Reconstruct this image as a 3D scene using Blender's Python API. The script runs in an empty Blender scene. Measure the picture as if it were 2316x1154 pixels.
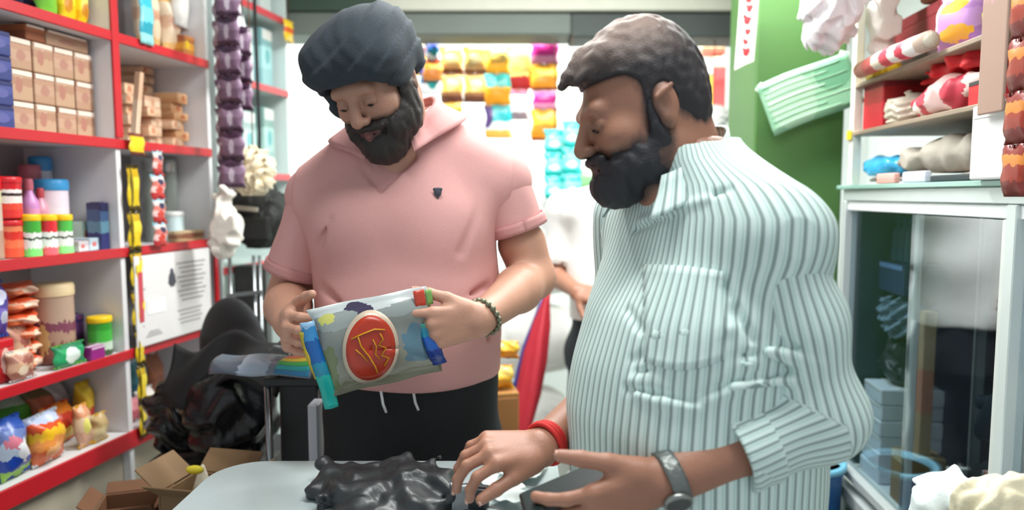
import bpy, bmesh, math, random
import numpy as np
from mathutils import Vector, Matrix
random.seed(11)
rng = np.random.default_rng(11)
SC = bpy.context.scene
COL = SC.collection

# ------------------------------------------------------------------ camera
F = 1600.0                      # focal length in pixels of the 2316 px wide frame
PITCH = math.atan(136.0 / F)
EYE = 1.45
cam_data = bpy.data.cameras.new('camera')
cam_data.sensor_width = 36.0
cam_data.sensor_fit = 'HORIZONTAL'
cam_data.lens = F / 2316.0 * 36.0
cam_data.clip_start = 0.02
cam_data.dof.use_dof = True
cam_data.dof.focus_distance = 1.25
cam_data.dof.aperture_fstop = 2.0
cam = bpy.data.objects.new('camera', cam_data)
cam.location = (0, 0, EYE)
cam.rotation_euler = (math.pi / 2 - PITCH, 0, 0)
COL.objects.link(cam)
SC.camera = cam

# ------------------------------------------------------------------ world, lamps, exposure
SC.view_settings.view_transform = 'Standard'
SC.view_settings.look = 'None'
SC.view_settings.exposure = 0.0
SC.view_settings.gamma = 1.0
SC.view_settings.use_curve_mapping = False
wd = bpy.data.worlds.new('daylight')
SC.world = wd
wd.use_nodes = True
wd.node_tree.nodes['Background'].inputs['Color'].default_value = (0.86, 0.94, 1.0, 1)
wd.node_tree.nodes['Background'].inputs['Strength'].default_value = 0.62

def area(name, loc, target, sx, sy, power, color=(1, 1, 1)):
    l = bpy.data.lights.new(name, 'AREA')
    l.shape = 'RECTANGLE'
    l.size, l.size_y = sx, sy
    l.energy = power
    l.color = color
    o = bpy.data.objects.new(name, l)
    o.location = loc
    d = Vector(target) - Vector(loc)
    o.rotation_euler = d.to_track_quat('-Z', 'Y').to_euler()
    COL.objects.link(o)
    return o

# ceiling tubes of the shop (the fixtures themselves are built with the structure)
area('tube_lamp_light', (0.35, 2.05, 2.50), (0.35, 2.05, 0), 1.5, 0.10, 60, (0.97, 1.0, 0.98))
area('tube_lamp_light', (0.15, 0.86, 2.50), (0.2, 0.95, 0), 1.2, 0.10, 19, (0.97, 1.0, 0.98))
area('tube_lamp_light', (0.1, 3.255, 2.50), (0.1, 3.6, 0), 1.8, 0.10, 60, (0.97, 1.0, 0.99))

# ------------------------------------------------------------------ helpers: projection
def P(px, py, Y):
    """World point on the plane y = Y that the photograph shows at pixel (px, py)."""
    r = (px - 1158.0) / F
    u = (577.0 - py) / F
    dy = math.cos(PITCH) + u * math.sin(PITCH)
    dz = -math.sin(PITCH) + u * math.cos(PITCH)
    t = Y / dy
    return Vector((r * t, Y, EYE + dz * t))

# ------------------------------------------------------------------ helpers: materials
def lin(c):
    out = []
    for v in c[:3]:
        v = v / 255.0
        out.append(v / 12.92 if v <= 0.04045 else ((v + 0.055) / 1.055) ** 2.4)
    return (out[0], out[1], out[2], 1.0)

MATS = {}
def new_mat(name):
    m = bpy.data.materials.new(name)
    m.use_nodes = True
    return m, m.node_tree, m.node_tree.nodes['Principled BSDF']

def mat(name, color, rough=0.5, metal=0.0, var=0.10, scale=18.0, bump=0.0, bscale=120.0, trans=0.0, alpha=1.0, coat=0.0, sss=0.0):
    """Plain procedural material: colour with a little noise variation, optional fine relief."""
    if name in MATS:
        return MATS[name]
    m, nt, b = new_mat(name)
    N, L = nt.nodes, nt.links
    c = lin(color)
    tc = N.new('ShaderNodeTexCoord')
    ns = N.new('ShaderNodeTexNoise')
    ns.inputs['Scale'].default_value = scale
    ns.inputs['Detail'].default_value = 3
    L.new(tc.outputs['Object'], ns.inputs['Vector'])
    mx = N.new('ShaderNodeMix')
    mx.data_type = 'RGBA'
    mx.inputs[6].default_value = tuple(v * (1 - var) for v in c[:3]) + (1,)
    mx.inputs[7].default_value = tuple(min(1, v * (1 + var)) for v in c[:3]) + (1,)
    L.new(ns.outputs['Fac'], mx.inputs[0])
    L.new(mx.outputs[2], b.inputs['Base Color'])
    b.inputs['Roughness'].default_value = rough
    b.inputs['Metallic'].default_value = metal
    b.inputs['Transmission Weight'].default_value = trans
    b.inputs['Alpha'].default_value = alpha
    b.inputs['Coat Weight'].default_value = coat
    if sss:
        b.inputs['Subsurface Weight'].default_value = sss
        b.inputs['Subsurface Radius'].default_value = (0.01, 0.004, 0.002)
    if bump:
        n2 = N.new('ShaderNodeTexNoise')
        n2.inputs['Scale'].default_value = bscale
        n2.inputs['Detail'].default_value = 4
        L.new(tc.outputs['Object'], n2.inputs['Vector'])
        bp = N.new('ShaderNodeBump')
        bp.inputs['Strength'].default_value = bump
        bp.inputs['Distance'].default_value = 0.004
        L.new(n2.outputs['Fac'], bp.inputs['Height'])
        L.new(bp.outputs['Normal'], b.inputs['Normal'])
    MATS[name] = m
    return m

def pm(name, bands, blobs=(), rough=0.35, warp=0.06, axis='Z', metal=0.0, noise=7.0):
    """Printed packaging: horizontal colour bands (start, colour) and round blobs (cx, cz, rx, rz, colour) over the thing's own box."""
    if name in MATS:
        return MATS[name]
    m, nt, b = new_mat(name)
    N, L = nt.nodes, nt.links
    tc = N.new('ShaderNodeTexCoord')
    ns = N.new('ShaderNodeTexNoise')
    ns.inputs['Scale'].default_value = noise
    ns.inputs['Detail'].default_value = 2
    L.new(tc.outputs['Generated'], ns.inputs['Vector'])
    sub = N.new('ShaderNodeVectorMath'); sub.operation = 'SUBTRACT'
    L.new(ns.outputs['Color'], sub.inputs[0]); sub.inputs[1].default_value = (.5, .5, .5)
    sc = N.new('ShaderNodeVectorMath'); sc.operation = 'SCALE'
    L.new(sub.outputs[0], sc.inputs[0]); sc.inputs['Scale'].default_value = warp * 2
    ad = N.new('ShaderNodeVectorMath'); ad.operation = 'ADD'
    L.new(tc.outputs['Generated'], ad.inputs[0]); L.new(sc.outputs[0], ad.inputs[1])
    sp = N.new('ShaderNodeSeparateXYZ')
    L.new(ad.outputs[0], sp.inputs[0])
    rp = N.new('ShaderNodeValToRGB')
    rp.color_ramp.interpolation = 'CONSTANT'
    el = rp.color_ramp.elements
    el[0].position = 0; el[0].color = lin(bands[0][1])
    while len(el) > 1:
        el.remove(el[-1])
    for p, c in bands[1:]:
        e = el.new(p); e.color = lin(c)
    L.new(sp.outputs[axis], rp.inputs['Fac'])
    last = rp.outputs['Color']
    for (cx, cz, rx, rz, c) in blobs:
        v = N.new('ShaderNodeVectorMath'); v.operation = 'SUBTRACT'
        L.new(ad.outputs[0], v.inputs[0]); v.inputs[1].default_value = (cx, 0, cz)
        v2 = N.new('ShaderNodeVectorMath'); v2.operation = 'MULTIPLY'
        L.new(v.outputs[0], v2.inputs[0]); v2.inputs[1].default_value = (1 / rx, 0, 1 / rz)
        ln = N.new('ShaderNodeVectorMath'); ln.operation = 'LENGTH'
        L.new(v2.outputs[0], ln.inputs[0])
        lt = N.new('ShaderNodeMath'); lt.operation = 'LESS_THAN'
        L.new(ln.outputs['Value'], lt.inputs[0]); lt.inputs[1].default_value = 1.0
        mx = N.new('ShaderNodeMix'); mx.data_type = 'RGBA'
        L.new(lt.outputs[0], mx.inputs[0]); L.new(last, mx.inputs[6]); mx.inputs[7].default_value = lin(c)
        last = mx.outputs[2]
    L.new(last, b.inputs['Base Color'])
    b.inputs['Roughness'].default_value = rough
    b.inputs['Metallic'].default_value = metal
    MATS[name] = m
    return m

def attr_mat(name, rough=0.5, bump=0.0, bscale=200.0, sss=0.0, var=0.08, scale=40, stretch=None):
    """Colour from the mesh's own 'col' attribute (skin, hair), with noise variation."""
    m, nt, b = new_mat(name)
    N, L = nt.nodes, nt.links
    a = N.new('ShaderNodeAttribute'); a.attribute_name = 'col'
    tc = N.new('ShaderNodeTexCoord')
    ns = N.new('ShaderNodeTexNoise'); ns.inputs['Scale'].default_value = scale; ns.inputs['Detail'].default_value = 4
    L.new(tc.outputs['Object'], ns.inputs['Vector'])
    mr = N.new('ShaderNodeMapRange'); mr.inputs['To Min'].default_value = 1 - var; mr.inputs['To Max'].default_value = 1 + var
    L.new(ns.outputs['Fac'], mr.inputs['Value'])
    vm = N.new('ShaderNodeVectorMath'); vm.operation = 'SCALE'
    L.new(a.outputs['Color'], vm.inputs[0]); L.new(mr.outputs[0], vm.inputs['Scale'])
    L.new(vm.outputs[0], b.inputs['Base Color'])
    b.inputs['Roughness'].default_value = rough
    if sss:
        b.inputs['Subsurface Weight'].default_value = sss
        b.inputs['Subsurface Radius'].default_value = (0.01, 0.004, 0.002)
    if bump:
        n2 = N.new('ShaderNodeTexNoise'); n2.inputs['Scale'].default_value = bscale; n2.inputs['Detail'].default_value = 3
        if stretch:
            mp = N.new('ShaderNodeMapping'); mp.inputs['Scale'].default_value = stretch
            L.new(tc.outputs['Object'], mp.inputs['Vector']); L.new(mp.outputs[0], n2.inputs['Vector'])
        else:
            L.new(tc.outputs['Object'], n2.inputs['Vector'])
        bp = N.new('ShaderNodeBump'); bp.inputs['Strength'].default_value = bump; bp.inputs['Distance'].default_value = 0.004
        L.new(n2.outputs['Fac'], bp.inputs['Height']); L.new(bp.outputs['Normal'], b.inputs['Normal'])
    MATS[name] = m
    return m

# ------------------------------------------------------------------ helpers: objects
def props(o, label=None, cat=None, group=None, kind=None):
    if label: o['label'] = label
    if cat: o['category'] = cat
    if group: o['group'] = group
    if kind: o['kind'] = kind
    return o

def link(name, me, m=None, parent=None, loc=None, rot=None, label=None, cat=None, group=None, kind=None):
    o = bpy.data.objects.new(name, me)
    if m is not None and me is not None and not me.materials:
        me.materials.append(m)
    if loc is not None: o.location = loc
    if rot is not None:
        if isinstance(rot, (int, float)): o.rotation_euler = (0, 0, rot)
        elif isinstance(rot, Matrix): o.rotation_euler = rot.to_euler()
        else: o.rotation_euler = rot
    if parent is not None: o.parent = parent
    COL.objects.link(o)
    return props(o, label, cat, group, kind)

def empty(name, loc=(0, 0, 0), rot=0, label=None, cat=None, group=None, kind=None):
    o = link(name, None, loc=loc, rot=rot, label=label, cat=cat, group=group, kind=kind)
    o.empty_display_size = 0.05
    return o

def dup(root, loc, rot=None, label=None, group=None):
    r = root.copy(); COL.objects.link(r); r.location = loc
    if rot is not None:
        r.rotation_euler = (0, 0, rot) if isinstance(rot, (int, float)) else (rot.to_euler() if isinstance(rot, Matrix) else rot)
    if label: r['label'] = label
    if group: r['group'] = group
    for ch in list(root.children):
        c = ch.copy(); COL.objects.link(c); c.parent = r
        for g in list(ch.children):
            d = g.copy(); COL.objects.link(d); d.parent = c
    return r

def mesh(verts, faces, smooth=False):
    me = bpy.data.meshes.new('m')
    me.from_pydata([tuple(v) for v in verts], [], faces)
    if smooth:
        me.polygons.foreach_set('use_smooth', np.ones(len(me.polygons), dtype=bool))
    me.update()
    return me

def bm_mesh(bm, smooth=False):
    me = bpy.data.meshes.new('m')
    bmesh.ops.recalc_face_normals(bm, faces=bm.faces)
    bm.to_mesh(me); bm.free()
    if smooth:
        me.polygons.foreach_set('use_smooth', np.ones(len(me.polygons), dtype=bool))
    return me

def bm_box(bm, c, s, bev=0.0, R=None, seg=1):
    """Box of full size s centred on c added to bm."""
    r = bmesh.ops.create_cube(bm, size=1.0)
    vs = r['verts']
    M = Matrix.Translation(Vector(c))
    if R is not None: M = M @ R.to_4x4()
    for v in vs:
        v.co = M @ Vector((v.co.x * s[0], v.co.y * s[1], v.co.z * s[2]))
    if bev > 0:
        es = list({e for v in vs for e in v.link_edges})
        bmesh.ops.bevel(bm, geom=es, offset=min(bev, min(s) * 0.45), segments=seg, affect='EDGES', profile=0.5)

def box(sx, sy, sz, bev=0.003, base=True, seg=1):
    bm = bmesh.new()
    bm_box(bm, (0, 0, sz / 2 if base else 0), (sx, sy, sz), bev, seg=seg)
    return bm_mesh(bm)

def lathe(profile, n=20, smooth=True):
    """Closed lathe about z: profile is a list of (r, z) from bottom to top."""
    vs, fs = [], []
    for r, z in profile:
        for i in range(n):
            a = 2 * math.pi * i / n
            vs.append((r * math.cos(a), r * math.sin(a), z))
    k = len(profile)
    for j in range(k - 1):
        for i in range(n):
            i2 = (i + 1) % n
            fs.append((j * n + i, j * n + i2, (j + 1) * n + i2, (j + 1) * n + i))
    fs.append(tuple(reversed(range(n))))
    fs.append(tuple((k - 1) * n + i for i in range(n)))
    return mesh(vs, fs, smooth)

def tube(pts, rad, n=8, smooth=True, flat=1.0):
    """Tube along points; rad a number or a list."""
    pts = [Vector(p) for p in pts]
    rs = rad if isinstance(rad, (list, tuple)) else [rad] * len(pts)
    vs, fs = [], []
    t0 = (pts[1] - pts[0]).normalized()
    ref = Vector((0, 0, 1)) if abs(t0.z) < 0.9 else Vector((1, 0, 0))
    u = t0.cross(ref).normalized()
    for i, p in enumerate(pts):
        t = (pts[min(i + 1, len(pts) - 1)] - pts[max(i - 1, 0)]).normalized()
        u = (u - t * u.dot(t)).normalized()
        v = t.cross(u)
        for k in range(n):
            a = 2 * math.pi * k / n
            vs.append(p + u * (rs[i] * math.cos(a)) + v * (rs[i] * flat * math.sin(a)))
    for j in range(len(pts) - 1):
        for k in range(n):
            k2 = (k + 1) % n
            fs.append((j * n + k, j * n + k2, (j + 1) * n + k2, (j + 1) * n + k))
    fs.append(tuple(reversed(range(n))))
    fs.append(tuple((len(pts) - 1) * n + k for k in range(n)))
    return mesh(vs, fs, smooth)

def grid_sheet(fn, nu, nv, thick=0.0015, closed_u=False):
    """Sheet of points fn(s, t), s and t in 0..1, given a real thickness."""
    p = [[np.array(fn(i / (nu - 1), j / (nv - 1)), float) for j in range(nv)] for i in range(nu)]
    A = np.array(p)
    du = np.gradient(A, axis=0); dv = np.gradient(A, axis=1)
    nrm = np.cross(du, dv)
    nrm /= (np.linalg.norm(nrm, axis=2, keepdims=True) + 1e-9)
    top = (A + nrm * thick / 2).reshape(-1, 3); bot = (A - nrm * thick / 2).reshape(-1, 3)
    n = nu * nv
    vs = np.vstack([top, bot])
    fs = []
    for i in range(nu - 1):
        for j in range(nv - 1):
            a, b, c, d = i * nv + j, (i + 1) * nv + j, (i + 1) * nv + j + 1, i * nv + j + 1
            fs.append((a, b, c, d)); fs.append((n + d, n + c, n + b, n + a))
    def edge(seq):
        for a, b in zip(seq[:-1], seq[1:]):
            fs.append((b, a, n + a, n + b))
    edge([i * nv for i in range(nu)])
    edge([(nu - 1) * nv + j for j in range(nv)])
    edge([i * nv + nv - 1 for i in reversed(range(nu))])
    edge([j for j in reversed(range(nv))])
    return mesh(vs, fs, True)

# ------------------------------------------------------------------ helpers: sculpted volumes
class Vox:
    """Signed distances on a grid; smooth unions and cuts; surface nets turn it into a closed mesh."""
    def __init__(s, lo, hi, h):
        s.h = h
        s.lo = np.array(lo, float)
        n = [int(math.ceil((hi[i] - lo[i]) / h)) + 1 for i in range(3)]
        s.ax = [(lo[i] + h * np.arange(n[i])).astype(np.float32) for i in range(3)]
        s.D = np.full(n, 0.4, np.float32)
    def apply(s, lo, hi, fn, k=0.0, op='u', pad=None):
        pad = (k + 3 * s.h) if pad is None else pad
        sl = []
        for i in range(3):
            a = int(np.searchsorted(s.ax[i], lo[i] - pad)); b = int(np.searchsorted(s.ax[i], hi[i] + pad))
            if b <= a: return
            sl.append(slice(a, b))
        X = s.ax[0][sl[0]][:, None, None]; Y = s.ax[1][sl[1]][None, :, None]; Z = s.ax[2][sl[2]][None, None, :]
        d = fn(X, Y, Z)
        B = s.D[sl[0], sl[1], sl[2]]
        if op == 'u':
            r = np.minimum(B, d)
            if k > 0: r = r - np.maximum(k - np.abs(B - d), 0) ** 2 / (4 * k)
        elif op == 's':
            r = np.maximum(B, -d)
            if k > 0: r = r + np.maximum(k - np.abs(B + d), 0) ** 2 / (4 * k)
        elif op == 'i':
            r = np.maximum(B, d)
        elif op == 'add':
            r = B + d
        s.D[sl[0], sl[1], sl[2]] = r
    def cap(s, a, b, ra, rb=None, k=0.01, op='u'):
        rb = ra if rb is None else rb
        a = np.array(a, float); b = np.array(b, float); ab = b - a; L2 = float(ab @ ab) + 1e-12
        m = max(ra, rb)
        def fn(X, Y, Z):
            px, py, pz = X - a[0], Y - a[1], Z - a[2]
            t = np.clip((px * ab[0] + py * ab[1] + pz * ab[2]) / L2, 0, 1)
            return np.sqrt((px - t * ab[0]) ** 2 + (py - t * ab[1]) ** 2 + (pz - t * ab[2]) ** 2) - (ra + (rb - ra) * t)
        s.apply(np.minimum(a, b) - m, np.maximum(a, b) + m, fn, k, op)
    def chain(s, pts, k=0.01, op='u'):
        for (p, r), (q, t) in zip(pts[:-1], pts[1:]):
            s.cap(p, q, r, t, k, op)
    def ell(s, c, r, R=None, k=0.01, op='u'):
        c = np.array(c, float); R = np.eye(3) if R is None else np.array(R, float)
        ext = np.abs(R) @ np.array(r, float)
        def fn(X, Y, Z):
            px, py, pz = X - c[0], Y - c[1], Z - c[2]
            q = [px * R[0, i] + py * R[1, i] + pz * R[2, i] for i in range(3)]
            k0 = np.sqrt(sum((q[i] / r[i]) ** 2 for i in range(3)))
            k1 = np.sqrt(sum((q[i] / r[i] ** 2) ** 2 for i in range(3)))
            return k0 * (k0 - 1) / (k1 + 1e-6)
        s.apply(c - ext, c + ext, fn, k, op)
    def rbox(s, c, half, R=None, rad=0.01, k=0.0, op='u'):
        c = np.array(c, float); R = np.eye(3) if R is None else np.array(R, float)
        ext = np.abs(R) @ np.array(half, float)
        def fn(X, Y, Z):
            px, py, pz = X - c[0], Y - c[1], Z - c[2]
            q = [np.abs(px * R[0, i] + py * R[1, i] + pz * R[2, i]) - (half[i] - rad) for i in range(3)]
            o = np.sqrt(sum(np.maximum(a, 0) ** 2 for a in q))
            return o + np.minimum(np.maximum(np.maximum(q[0], q[1]), q[2]), 0) - rad
        s.apply(c - ext, c + ext, fn, k, op)
    def loft(s, secs, ex=(1, 0), k=0.0, op='u', grow=0.0, n=2.3, smooth=0.03):
        """Vertical body of superelliptic sections (z, cx, cy, rx, ry); rx lies along ex."""
        S = np.array(secs, float); S = S[np.argsort(S[:, 0])]
        zf = np.linspace(S[0, 0], S[-1, 0], 240)
        w = max(1, int(smooth / (zf[1] - zf[0])))
        ker = np.ones(w) / w
        cols = []
        for j in range(1, 5):
            v = np.interp(zf, S[:, 0], S[:, j])
            for _ in range(2):
                v = np.convolve(np.pad(v, (w, w), mode='edge'), ker, 'same')[w:-w]
            cols.append(v)
        ex = np.array(ex, float) / np.linalg.norm(ex); ey = np.array([-ex[1], ex[0]])
        m = float(max(S[:, 3].max(), S[:, 4].max())) + grow
        lo = (S[:, 1].min() - m, S[:, 2].min() - m, S[0, 0]); hi = (S[:, 1].max() + m, S[:, 2].max() + m, S[-1, 0])
        def fn(X, Y, Z):
            g = [np.interp(Z, zf, c).astype(np.float32) for c in cols]
            rx = g[2] + grow; ry = g[3] + grow
            dx, dy = X - g[0], Y - g[1]
            a = np.abs(dx * ex[0] + dy * ex[1]) / rx; b = np.abs(dx * ey[0] + dy * ey[1]) / ry
            q = (a ** n + b ** n) ** (1.0 / n)
            d = (q - 1) * np.minimum(rx, ry)
            return np.maximum(d, np.maximum(S[0, 0] - Z, Z - S[-1, 0]))
        s.apply(lo, hi, fn, k, op)
    def folds(s, lo, hi, amp, dirs, seed=0):
        """Soft cloth folds: a sum of warped waves (wave vector in rad/m)."""
        r = np.random.default_rng(seed)
        ph = r.uniform(0, 6.28, (len(dirs), 2))
        def fn(X, Y, Z):
            t = 0
            for (kx, ky, kz, a), (p0, p1) in zip(dirs, ph):
                w = kx * X + ky * Y + kz * Z
                t = t + a * np.sin(w + p0 + 1.6 * np.sin(0.45 * (kz * X - kx * Z + ky * X) + p1))
            return (amp * t).astype(np.float32)
        s.apply(lo, hi, fn, 0, 'add', pad=0)
    def sample(s, pts):
        idx = [np.clip(np.rint((pts[:, i] - s.lo[i]) / s.h).astype(int), 0, s.D.shape[i] - 1) for i in range(3)]
        return s.D[idx[0], idx[1], idx[2]]
    def nets(s):
        D = s.D
        D[0] = D[-1] = 0.4; D[:, 0] = D[:, -1] = 0.4; D[:, :, 0] = D[:, :, -1] = 0.4
        I = D < 0
        nx, ny, nz = D.shape
        cnt = np.zeros((nx - 1, ny - 1, nz - 1), np.int8)
        offs = [(i, j, k) for i in (0, 1) for j in (0, 1) for k in (0, 1)]
        for i, j, k in offs:
            cnt += I[i:nx - 1 + i, j:ny - 1 + j, k:nz - 1 + k]
        act = (cnt > 0) & (cnt < 8)
        ci = np.argwhere(act)
        idm = np.full(cnt.shape, -1, np.int32)
        idm[act] = np.arange(len(ci))
        val = np.stack([D[ci[:, 0] + i, ci[:, 1] + j, ci[:, 2] + k] for i, j, k in offs], 1)
        o = np.array(offs, float)
        acc = np.zeros((len(ci), 3)); num = np.zeros(len(ci))
        for a in range(8):
            for b in range(a + 1, 8):
                if np.abs(o[a] - o[b]).sum() != 1: continue
                va, vb = val[:, a], val[:, b]
                x = (va < 0) != (vb < 0)
                t = np.where(x, va / np.where(x, va - vb, 1), 0)
                acc += np.where(x[:, None], o[a] + t[:, None] * (o[b] - o[a]), 0); num += x
        v = s.lo + (ci + acc / num[:, None]) * s.h
        quads = []
        for ax in range(3):
            u, w = [(1, 2), (2, 0), (0, 1)][ax]
            sl0 = [slice(1, -1)] * 3; sl0[ax] = slice(0, D.shape[ax] - 1)
            sl1 = list(sl0); sl1[ax] = slice(1, D.shape[ax])
            A = I[tuple(sl0)]; Bv = I[tuple(sl1)]
            e = np.argwhere(A != Bv)
            if not len(e): continue
            flip = ~A[tuple(e.T)]
            e = e + [1 if q != ax else 0 for q in range(3)]
            def g(du, dw):
                c = e.copy(); c[:, u] -= du; c[:, w] -= dw
                return idm[tuple(c.T)]
            q = np.stack([g(1, 1), g(0, 1), g(0, 0), g(1, 0)], 1)
            q[flip] = q[flip][:, ::-1]
            quads.append(q)
        q = np.vstack(quads)
        return v, q

def np_mesh(v, q, attrs=None):
    me = bpy.data.meshes.new('m')
    me.vertices.add(len(v)); me.loops.add(q.size); me.polygons.add(len(q))
    me.vertices.foreach_set('co', np.ascontiguousarray(v, np.float32).ravel())
    me.loops.foreach_set('vertex_index', np.ascontiguousarray(q, np.int32).ravel())
    me.polygons.foreach_set('loop_start', np.arange(0, q.size, q.shape[1], dtype=np.int32))
    me.polygons.foreach_set('use_smooth', np.ones(len(q), bool))
    for name, arr in (attrs or {}).items():
        if arr.ndim == 1:
            a = me.attributes.new(name, 'FLOAT', 'POINT'); a.data.foreach_set('value', arr.astype(np.float32))
        else:
            a = me.attributes.new(name, 'FLOAT_COLOR', 'POINT')
            c = np.ones((len(arr), 4), np.float32); c[:, :3] = arr
            a.data.foreach_set('color', c.ravel())
    me.update(); me.validate()
    return me

def join_np(parts):
    vs, qs, n = [], [], 0
    for v, q in parts:
        vs.append(v); qs.append(q + n); n += len(v)
    return np.vstack(vs), np.vstack(qs)

def rel(q_v, origin):
    return q_v - np.array(origin)[None, :]
# ------------------------------------------------------------------ setting
floor_m = mat('floor_tiles_pale', (205, 208, 204), .30, var=.05, scale=6)
wall_m = mat('wall_white_paint', (226, 232, 230), .8, var=.03, scale=5)
ceil_m = mat('ceiling_paint', (220, 222, 216), .85, var=.03)
green_m = mat('pillar_green_paint', (76, 117, 60), .55, var=.10, scale=6)
def slab(name, x0, x1, y0, y1, z0, z1, m, kind='structure', bev=0.0):
    bm = bmesh.new(); bm_box(bm, ((x0 + x1) / 2, (y0 + y1) / 2, (z0 + z1) / 2), (x1 - x0, y1 - y0, z1 - z0), bev)
    return link(name, bm_mesh(bm), m, kind=kind)
CEIL = 2.62
slab('floor', -2.6, 2.2, -1.6, 4.3, -.1, 0, floor_m)
slab('ceiling', -2.6, 2.2, -.4, 4.3, CEIL, CEIL + .1, ceil_m)
slab('wall_back', -2.6, 2.2, 4.2, 4.3, 0, CEIL, wall_m)
slab('wall_right', 2.1, 2.2, -.4, 4.2, 0, CEIL, wall_m)

# frame of the left shelf wall: u runs away along the shelves, c into the wall
LO = Vector((-1.104, 2.0, 0)); LU = Vector((.1825, .9832, 0)); LN = Vector((-.9832, .1825, 0)); LROT = math.atan2(LU.y, LU.x)
# frame of the right cabinet wall: u runs towards the viewer, c into the wall
RO = Vector((.98, 2.1, 0)); RU = Vector((-.0886, -.9961, 0)); RN = Vector((.9961, -.0886, 0)); RROT = math.atan2(RU.y, RU.x)
def on_plane(px, py, O, U, N, c):
    d = P(px, py, 1.0) - Vector((0, 0, EYE))
    t = (O + N * c - Vector((0, 0, EYE))).dot(N) / d.dot(N)
    p = Vector((0, 0, EYE)) + d * t
    return (p - O).dot(U), p.z
def LS(px, py, c=0.0): return on_plane(px, py, LO, LU, LN, c)
def RS(px, py, c=0.0): return on_plane(px, py, RO, RU, RN, c)
def LW(u, c, z): return LO + LU * u + LN * c + Vector((0, 0, z))
def RW(u, c, z): return RO + RU * u + RN * c + Vector((0, 0, z))

# left wall stands behind the shelves, in their direction
bm = bmesh.new(); bm_box(bm, (.4, .40, CEIL / 2), (5.0, .10, CEIL))
link('wall_left', bm_mesh(bm), wall_m, loc=LO, rot=LROT, kind='structure')

# green square pillar
pl = slab('pillar', .762, 1.045, 2.25, 2.53, 0, CEIL, green_m, bev=.006)
# dark beam across the shop, with a pale lintel above it
beam_m = mat('beam_dark_grey', (104, 112, 106), .7, var=.12, scale=5)
beam_shade_m = mat('beam_painted_shade', (66, 72, 70), .7, var=.15, scale=5)
slab('trim_1', -1.15, .245, 3.0, 3.2, P(900, 78, 3.0).z, P(900, 24, 3.0).z, beam_m, bev=.006)
slab('trim_2', .245, 1.05, 3.0, 3.2, P(900, 84, 3.0).z, P(900, 22, 3.0).z, beam_shade_m, bev=.006)  # right stretch: loft shadow painted in as a darker beam colour
slab('trim_3', -.54, 1.15, 2.97, 3.2, P(900, 23, 2.97).z, CEIL, mat('lintel_beige', (196, 196, 182), .8, var=.06), bev=.004)
slab('trim_4', -1.15, -.545, 2.98, 3.2, P(700, 24, 2.98).z, CEIL, mat('beam_dark_green', (52, 70, 58), .7, var=.12), bev=.004)

# tube lamp fixtures on the ceiling (above the picture)
tube_glow = bpy.data.materials.new('tube_glow'); tube_glow.use_nodes = True
b_ = tube_glow.node_tree.nodes['Principled BSDF']; b_.inputs['Emission Color'].default_value = (.95, 1, .98, 1); b_.inputs['Emission Strength'].default_value = 4
for i, (x, y, ln) in enumerate(((.35, 2.05, 1.5), (.15, .86, 1.2), (.1, 3.255, 1.8))):
    t = link('tube_lamp', box(ln + .06, .09, .05, .004), mat('fixture_white', (230, 230, 226), .5), loc=(x, y, CEIL - .05),
             label=['white ceiling tube lamp over the two men', 'white ceiling tube lamp over the counter', 'white ceiling tube lamp by the back wall'][i], cat='lamp')
    bm = bmesh.new()
    me = tube([(-ln / 2, 0, -.018), (ln / 2, 0, -.018)], .013, 10)
    link('glowing_tube', me, tube_glow, t)
# ------------------------------------------------------------------ people: shared anatomy
def nrm(v):
    v = np.array(v, float); return v / np.linalg.norm(v)

def frame(fwd, up):
    """Matrix whose columns are the person's left, forward, up."""
    f = nrm(fwd); u = np.array(up, float); u = nrm(u - f * (u @ f)); l = np.cross(u, f)
    return np.stack([-l, f, u], 1) if np.linalg.det(np.stack([l, f, u], 1)) < 0 and False else np.stack([l, f, u], 1)

class HeadSpace:
    def __init__(s, c, M, k): s.c, s.M, s.k = np.array(c, float), M, k
    def p(s, x, y, z): return s.c + s.M @ (np.array([x, y, z], float) * s.k)
    def local(s, pts): return (pts - s.c) @ s.M / s.k

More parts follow.
